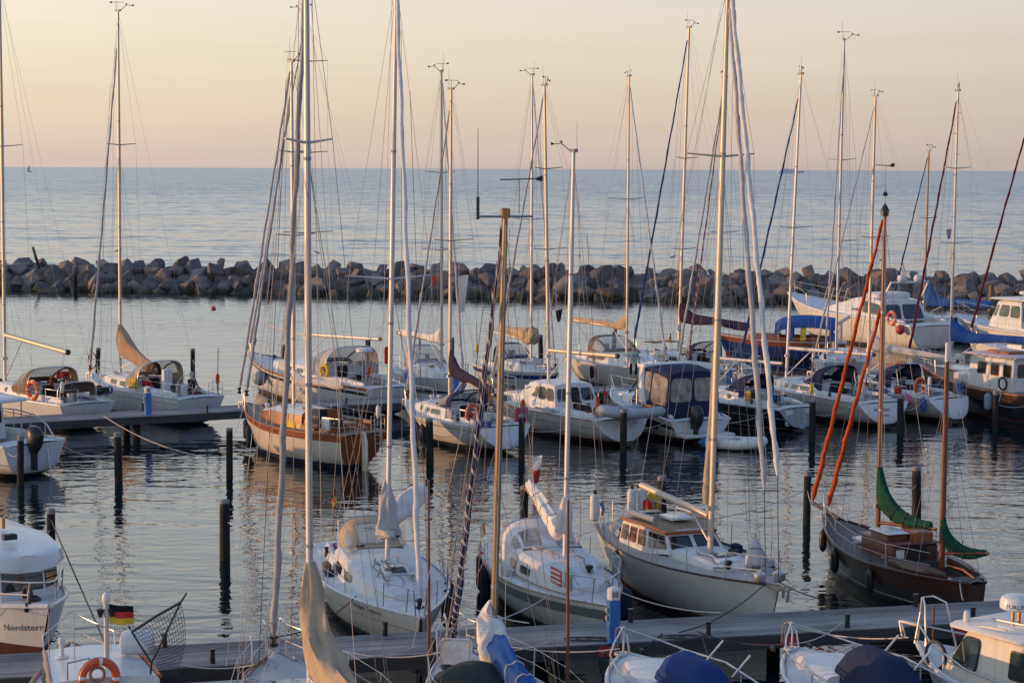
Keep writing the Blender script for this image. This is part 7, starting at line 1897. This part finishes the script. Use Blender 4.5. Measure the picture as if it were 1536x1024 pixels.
# landing net
root = empty('landing_net', b.w(2.6, -.75, 1.72)); root.rotation_euler = (0, 0, 0); tag(root, 'dark triangular landing net standing on the fishing boat', 'landing net')
T1, T2, T0 = Vector((-.28, 0, .82)), Vector((.55, .1, 1.32)), Vector((.05, 0, .28))
mb = MB().tube([T0, T1], .018, 6).tube([T0, T2, T2 + Vector((.1, .02, .16))], .018, 6).tube([T1 + Vector((-.05, 0, .1)), T1, T1.lerp(T2, .5) + Vector((0, .0, .02)), T2], .025, 6).tube([T0, T0 - Vector((.08, 0, .9))], .02, 6)
mb.build('frame', M['black'], root)
NP = lambda u, v: T1.lerp(T2, u) * (1 - v) + (T0 + Vector((.1 + .3 * u, .12, -.30 + .1 * math.sin(u * 3)))) * v + Vector((.10 * math.sin(v * 3.1), .12 * math.sin(v * 3.1), -.1 * math.sin(v * 3.1) * math.sin(u * 3.1)))
mb = MB()
for q in range(17):
    mb.tube([NP(q / 16, k / 12) for k in range(13)], .0045, 4); mb.tube([NP(k / 12, q / 16) for k in range(13)], .0045, 4)
mb.build('net_mesh', M['black'], root, ang=80)
# ================= people =================
def person(loc, rz, label, pose='stand', shirt='mintcloth', legs='blackcloth', hair='hair', sleeves=0.5, leglen='short', print_m=None):
    root = empty('person', loc, rz); tag(root, label, 'person')
    V = {}; E = []
    def v(n, p, r): V[n] = (Vector(p), r)
    def e(*ns):
        for a, b_ in zip(ns, ns[1:]): E.append((a, b_))
    if pose == 'stand':
        hip = .92; lean = 0
        legsP = {1: [(.10, 0.02, .88), (.12, .05, .50), (.13, -.02, .09), (.15, .12, .03)], -1: [(-.10, 0.0, .88), (-.12, -.05, .50), (-.12, -.14, .10), (-.13, -.0, .03)]}
    else:
        hip = .50
        legsP = {1: [(.10, .02, .50), (.14, .42, .52), (.15, .44, .10), (.16, .58, .04)], -1: [(-.10, .02, .50), (-.13, .43, .50), (-.14, .40, .10), (-.15, .54, .04)]}
    z = hip
    v('pel', (0, 0, z), .13); v('wa', (0, .0, z + .18), .115); v('ch', (0, .01, z + .36), .135); v('up', (0, 0, z + .48), .10); v('nk', (0, .01, z + .57), .052); v('hd0', (0, .03, z + .66), .075); v('hd1', (0, .035, z + .73), .086); v('hd2', (0, .02, z + .81), .06)
    v('nose', (0, .125, z + .70), .012)
    e('pel', 'wa', 'ch', 'up', 'nk', 'hd0', 'hd1', 'hd2'); e('hd1', 'nose')
    for sd in (1, -1):
        k = str(sd)
        v('sh' + k, (sd * .17, 0, z + .50), .062)
        if pose == 'stand': a = [(sd * .24, -.02, z + .22), (sd * .27, .07 if sd > 0 else .02, z - .02), (sd * .28, .11 if sd > 0 else .04, z - .10)]
        else: a = [(sd * .24, .08, z + .25), (sd * .18, .30, z + .16), (sd * .15, .38, z + .15)]
        v('el' + k, a[0], .044); v('wr' + k, a[1], .028); v('pa' + k, a[2], .034)
        e('up', 'sh' + k, 'el' + k, 'wr' + k, 'pa' + k)
        P = Vector(a[2]); d = (Vector(a[2]) - Vector(a[1])).normalized(); q = d.cross(Vector((sd, 0, 0))).normalized()
        for f in range(4):
            ln = (.075, .085, .08, .06)[f]
            v(f'f{f}{k}', P + q * (.018 * (f - 1.5)) + d * .05, .009); v(f'g{f}{k}', P + q * (.02 * (f - 1.5)) + d * ln + Vector((-sd * .02, 0, 0)), .008)
            e('pa' + k, f'f{f}{k}', f'g{f}{k}')
        v('t' + k, P + q * .04 + Vector((-sd * .01, 0, 0)), .010); v('u' + k, P + q * .055 + d * .03, .008); e('pa' + k, 't' + k, 'u' + k)
        l = legsP[sd]
        v('hp' + k, l[0], .10); v('kn' + k, l[1], .062); v('an' + k, l[2], .042); v('to' + k, l[3], .038)
        e('pel', 'hp' + k, 'kn' + k, 'an' + k, 'to' + k)
    names = list(V); me = bpy.data.meshes.new('body')
    me.from_pydata([V[n][0] for n in names], [(names.index(a), names.index(b_)) for a, b_ in E], [])
    o = bpy.data.objects.new('body_skeleton', me); COL.objects.link(o)
    md = o.modifiers.new('skin', 'SKIN'); md.use_smooth_shade = True
    sub = o.modifiers.new('sub', 'SUBSURF'); sub.levels = 1; sub.render_levels = 1
    for i, n in enumerate(names):
        r = V[n][1]; me.skin_vertices[0].data[i].radius = (r * (1.3 if n in ('pel', 'wa', 'ch', 'up') else 1), r)
        if n == 'pel': me.skin_vertices[0].data[i].use_root = True
    dg = bpy.context.evaluated_depsgraph_get()
    m2 = bpy.data.meshes.new_from_object(o.evaluated_get(dg)); m2.name = 'body'
    bpy.data.objects.remove(o)
    for mm in ('skin', shirt, legs, 'black', hair): m2.materials.append(M[mm])
    sh_z = z + .53
    for p in m2.polygons:
        c = p.center; p.use_smooth = True
        mi = 0
        if c.z > z + .745 or (c.z > z + .66 and c.y < .01): mi = 4
        elif z + .0 < c.z < sh_z and abs(c.x) < .19 and (pose == 'stand' or c.y < .2): mi = 1
        elif abs(c.x) >= .19 and c.z > z + .30 and c.z < sh_z + .05: mi = 1
        elif c.z < .075: mi = 3
        elif c.z <= z and abs(c.x) < .22 and (c.z > (.42 if pose == 'stand' else .40)): mi = 2
        p.material_index = mi
    bo = bpy.data.objects.new('body', m2); COL.objects.link(bo); bo.parent = root
    MB().lathe([(.088, z + .72), (.092, z + .77), (.075, z + .83), (.03, z + .862)], 14, M=Matrix.Translation((0, -.005, 0))).build('hair', M[hair], root)
    for sd in (1, -1):
        MB().lathe([(.004, -.011), (.011, 0), (.004, .011)], 8, M=Matrix.Translation((sd * .032, .108, z + .735))).build('eye', M['black'], root)
        MB().lathe([(.008, -.028), (.018, 0), (.008, .028)], 8, M=Matrix.Translation((sd * .088, .02, z + .715))).build('ear', M['skin'], root)
    MB().cbox(-.022, .022, .112, .118, z + .655, z + .663, .002).build('mouth', M['redcloth'], root)
    if print_m: MB().lathe([(.0, .0), (.085, .0), (.085, .006), (0, .006)], 16, M=Matrix.Translation((0, .137, z + .36)) @ Matrix.Rotation(R(-90), 4, 'X')).build('shirt_print', M[print_m], root)
    return root
q = pt(950, 576, PZ)
wk = person((q.x, q.y, PZ), R(180), 'person in pale green shirt and dark shorts standing on the middle pier', 'stand', 'mintcloth', 'blackcloth', 'hair', print_m='fendgrey')
tag(MB().grid(lambda u, v: Vector((-.07 + .13 * u, .165 + .02 * math.sin(u * 9), -.32 * v)), 6, 6).build('towel', M['sailwhite'], None), 'white towel held in front by the person on the pier', 'towel')
tw = bpy.data.objects['towel.%03d' % (len([o for o in bpy.data.objects if o.name.startswith('towel')]) - 1)]
tw.location = (q.x, q.y, PZ + .95); tw.rotation_euler = (0, 0, R(180))
p = bJ.w(3.0, .75, .62); person(p, bJ.rz + R(200), 'person in a red shirt sitting low under the sand coloured hood', 'sit', 'redcloth', 'blackcloth', 'hair')
p = bJ.w(1.55, -.55, .68); person(p, bJ.rz + R(100), 'person in a dark shirt and red shorts sitting at the wheel behind the pier', 'sit', 'blackcloth', 'redcloth', 'greyhair')
p = bI.w(2.6, -.5, .62); person(p, bI.rz + R(190), 'person in an orange top sitting under the brown hood', 'sit', 'orange', 'navy', 'hair')

# ================= gulls =================
def gull(p, rz, label):
    root = empty('gull', p, rz); tag(root, label, 'gull', 'gulls on the breakwater')
    MB().lathe([(.01, -.26), (.05, -.2), (.085, -.08), (.09, .03), (.065, .12), (.045, .17), (.05, .22), (.045, .26), (.015, .3), (.008, .36)], 10, axis='X', M=Matrix.Translation((0, 0, .17)) @ Matrix.Rotation(R(-22), 4, 'Y')).build('body', M['gull'], root)
    for sd in (1, -1):
        MB().tube([(0, sd * .03, .12), (0, sd * .03, 0)], .008, 5).build('leg', M['gold'], root)
        MB().loft([[Vector((.08, sd * .08, .24)), Vector((.08, sd * .085, .16))], [Vector((-.15, sd * .085, .19)), Vector((-.12, sd * .09, .1))], [Vector((-.36, sd * .03, .1)), Vector((-.34, sd * .03, .07))]], closed=False).build('wing', M['fendgrey'], root)
for px, py, rz, lab in ((158, 382, 20, 'gull standing on the breakwater beside the left tall mast'), (470, 382, 200, 'gull on the breakwater just right of the two tall masts'), (868, 395, 90, 'gull on the breakwater near the middle of the photo'), (1006, 394, 30, 'gull on the breakwater to the right of the navy furled headsail'), (1303, 384, 0, 'gull on the breakwater behind the orange furled sail')):
    q = ptY(px, py, bw_y(0) + 5.5); gull((q.x, bw_y(q.x) + 5.3, 3.25), R(rz), lab)
# ================= far ships =================
q = pt(1183, 256.2, 0); D0 = 5200; x0 = (1183 - 768) / FPX * D0
root = empty('ferry', (x0, D0, 0)); tag(root, 'tiny pale ship far off on the horizon', 'ship')
MB().loft([[(-32, y * 6, z) for y, z in ((-1, 0), (-1, 7), (1, 7), (1, 0))], [(26, y * 6, z) for y, z in ((-1, 0), (-1, 7), (1, 7), (1, 0))], [(36, y * .5, z) for y, z in ((-1, 2), (-1, 8), (1, 8), (1, 2))]]).build('hull', M['white'], root)
MB().cbox(-28, 12, -5, 5, 7, 12, .5).build('deckhouse', M['white'], root); MB().cbox(-20, -14, -2, 2, 12, 16, .5).build('funnel', M['white'], root)
D0 = 3800; x0 = (46 - 768) / FPX * D0
root = empty('sailing_boat', (x0, D0, 0)); tag(root, 'tiny sailing boat far off on the horizon at the left', 'sailing boat')
MB().loft([[(-5, -1, .2), (-5, 0, -.2), (-5, 1, .2), (-5, 1, 1.2), (-5, -1, 1.2)], [(5, -.2, .4), (5, 0, 0), (5, .2, .4), (5, .2, 1.5), (5, -.2, 1.5)]]).build('hull', M['fendgrey'], root)
MB().tube([(0, 0, 1), (0, 0, 13)], .2, 6).build('mast', M['fendgrey'], root)
MB().loft([[(0, 0, 2), (-5, .4, 2)], [(0, .5, 7), (-3.4, .9, 7)], [(0, .2, 12.6), (-.3, .25, 12.6)]], closed=False).build('sail', M['fendgrey'], root)

# ================= mooring lines =================
def ptop(k, z=1.1): return Vector((PILES[k].location.x, PILES[k].location.y, z))
def bl(b, x, y): return b.w(x, y * b.bx(x), b.sx(x) + .05)
def fp(x, y): return front_pier.matrix_basis @ Vector((x, y, PZ + .1))
def rp(x, y): return far_pier.matrix_basis @ Vector((x, y, PZ + .1))
def near_pier(root, w, half=False):
    q = root.matrix_basis.inverted() @ Vector(w); return q.x
def ml(b, k, x, y, nm, sag=.25, m='rope', r=.011):
    line((bl(b, x, y), ptop(k)), f'thin line to a pile from {nm}', m, r, sag=sag)
ml(bN, 'a5', .3, .9, 'the near quarter of the yacht with the pink towel'); ml(bN, 'a6', .3, -.9, 'the far quarter of the yacht with the pink towel')
ml(bP, 'a6', .3, .9, 'the near quarter of the deck saloon yacht'); ml(bP, 'a7', .3, -.9, 'the far quarter of the deck saloon yacht')
ml(bR, 'a7', .3, .9, 'the near quarter of the navy canopy cruiser'); ml(bS, 'a9', .3, -.9, 'the far quarter of the black hulled yacht'); ml(bS, 'a8', .3, .9, 'the near quarter of the black hulled yacht')
ml(bT, 'a9', .3, .9, 'the near quarter of the yacht with transom writing'); ml(bT, 'a10', .3, -.9, 'the far quarter of the yacht with transom writing'); ml(bU, 'a10', .3, .9, 'the near quarter of the scoop transom yacht'); ml(bV, 'a11', 1.5, .95, 'the side of the brown wheelhouse boat'); ml(bV, 'a11', 4, .95, 'the middle of the brown wheelhouse boat')
ml(bK, 'a4', .5, .9, 'the near quarter of the varnished wooden yacht', .1); ml(bH, 'a1', .3, .8, 'the near quarter of the white outboard motorboat'); ml(bH, 'a2', .3, -.8, 'the far quarter of the white outboard motorboat', .4)
ml(bHE, 'b2', .3, -.9, 'the left quarter of the blue and red named yacht', .3); ml(bHE, 'b3', .3, .9, 'the right quarter of the blue and red named yacht', .3)
ml(bGW, 'b3', .3, -.9, 'the left quarter of the green striped yacht', .2); ml(bGW, 'b4', .3, .9, 'the right quarter of the green striped yacht', .2)
ml(bDS, 'b4', .3, -.9, 'the left quarter of the cream wheelhouse yacht', .2); ml(bDS, 'b5', .3, .9, 'the right quarter of the cream wheelhouse yacht', .3)
ml(bDB, 'b5', bDB.L - .3, .9, 'the bow of the dark brown ketch leftwards', .3); ml(bDB, 'b6', bDB.L - .6, -.9, 'the bow of the dark brown ketch, running right', .2)
ml(bG, 'b1', 2, .9, 'the white cabin cruiser with a red bottom', .1); ml(bJ, 'c2', .3, -.9, 'the stern of the beige sail yacht', .2)
def fl(b, x, y, nm, dx=1.0, near=False, sag=.12, m='rope', r=.014):
    w = bl(b, x, y); q = near_pier(front_pier, w)
    line((w, fp(q + dx, -1.69 if near else -.16)), f'line to the pier from {nm}', m, r, sag=sag)
fl(bHE, 6.6, -.9, 'the near bow of the yacht with blue and red name', -2.2, sag=.2, m='ropedark'); fl(bHE, 6.7, .9, 'the far bow of the yacht with blue and red name', 1.2)
fl(bGW, 6.4, -.9, 'the near bow of the green striped yacht', -2.6, sag=.15); fl(bGW, 6.5, .9, 'the far bow of the green striped yacht', 1.6)
fl(bDS, bDS.L - .3, -.9, 'the near bow of the cream wheelhouse yacht', -3.0, True, .18, 'ropedark'); fl(bDS, bDS.L - .2, .9, 'the far bow of the cream wheelhouse yacht', 1.5, m='ropedark')
fl(bA, 8.6, -.9, 'the right bow of the yacht with the sand coloured sail', 2.6, True); fl(bA, 8.4, .9, 'the left bow of the yacht with the sand coloured sail', -1.6, True)
fl(bB, 7.4, -.9, 'the right bow of the yacht with the laced headsail', 2.0, True); fl(bB, 7.4, .9, 'the left bow of the yacht with the laced headsail', -1.8, True)
fl(bC, 5.8, .8, 'the left bow of the mid blue canvas motorboat', -2.2, True); fl(bC, 5.8, -.8, 'the right bow of the mid blue canvas motorboat', 1.4, True, m='ropedark')
fl(bD, 5.8, .8, 'the left bow of the navy canvas motorboat', -1.2, True, m='ropedark'); fl(bD, 5.8, -.8, 'the right bow of the navy canvas motorboat', 2.0, True)
fl(bE, 6.8, .8, 'the left bow of the wheelhouse boat with radar', -1.2, True); fl(bF, 5.8, -.8, 'the right bow of the fishing boat', 1.8, True)
fl(bDB, .3, .7, 'the stern of the dark brown ketch', -.8)
fl(bG, 6.6, -.8, 'the bow of the cabin cruiser with a red bottom', -1.2)
line((rp(near_pier(far_pier, pt(162, 634, .8)), -1.99), ptop('a3', .55)), 'slack pale mooring line from the middle pier to the pile off the wooden yacht', 'rope', .016, sag=.35)
line((bl(bK, 7.3, .8), ptop('a3')), 'mooring line from the bow of the wooden yacht to the pile in open water', 'rope', .012, sag=.15)
line((ptop('b1', 1.35), bF.w(4.6, -.3, 1.85)), 'long dark stay running down from the left pile to the fishing boat roof', 'ropedark', .018, sag=-.0)
line((fp(near_pier(front_pier, pt(1065, 963, PZ)), -1.7), bC.w(3.2, -1.0, 1.0)), 'dark spring line from the pier bollard to the mid blue canvas motorboat', 'ropedark', .013, sag=.1)
# rope coils lying on the pier
for px, py, lab in ((875, 958, 'dark hose lying in loops on the front pier beside the blue pedestal'), (1015, 955, 'dark rope lying loosely on the front pier below the cream yacht')):
    q = pt(px, py, PZ + .02)
    pts = [q + Vector((.5 * math.cos(k * .5) * (1 - k * .012) + k * .012, .16 * math.sin(k * .5), .008)) for k in range(34)]
    tag(MB().tube(pts, .014, 6).build('hose', M['ropedark']), lab, 'hose')
bpy.context.view_layer.update()

# small flags and pennants aloft
def pennant(px, py, d, cols, label, w=.3, h=.7):
    q = ptY(px, py, d * KD)
    root = empty('pennant', q); tag(root, label, 'flag')
    mb = MB(); n = len(cols)
    mb.grid(lambda u, v: Vector((-.1 * w + u * w * (1 - .6 * v) + .1 * v, .05 * math.sin(v * 6 + u * 3), -v * h + .08 * u)), 4, 3 * n, mf=lambda u, v: min(n - 1, int(v * n + 1e-6)))
    mb.build('cloth', [M[c] for c in cols], root, ang=80)
    MB().tube([(0, 0, 1.3), (0, 0, -h - .9)], .006, 4).build('flag_line', M['rope'], root)
pennant(688, 415, 66, ['sailwhite'], 'white pennant hanging below a spreader in front of the breakwater', .45, 1.5)
pennant(799, 686, 52, ['sailwhite', 'flagred'], 'small white and red pennant hanging beside the golden front mast', .35, .9)
pennant(648, 415, 72, ['flagred'], 'small red pennant on a line left of the two golden masts', .3, .5)
pennant(834, 466, 66, ['blackcloth'], 'small black pennant beside the mast of the deck saloon yacht', .3, .5)
pennant(1420, 345, 72, ['fendgrey'], 'small grey pennant high beside the mast with the blue sail cover', .25, .45)
bpy.context.view_layer.update()
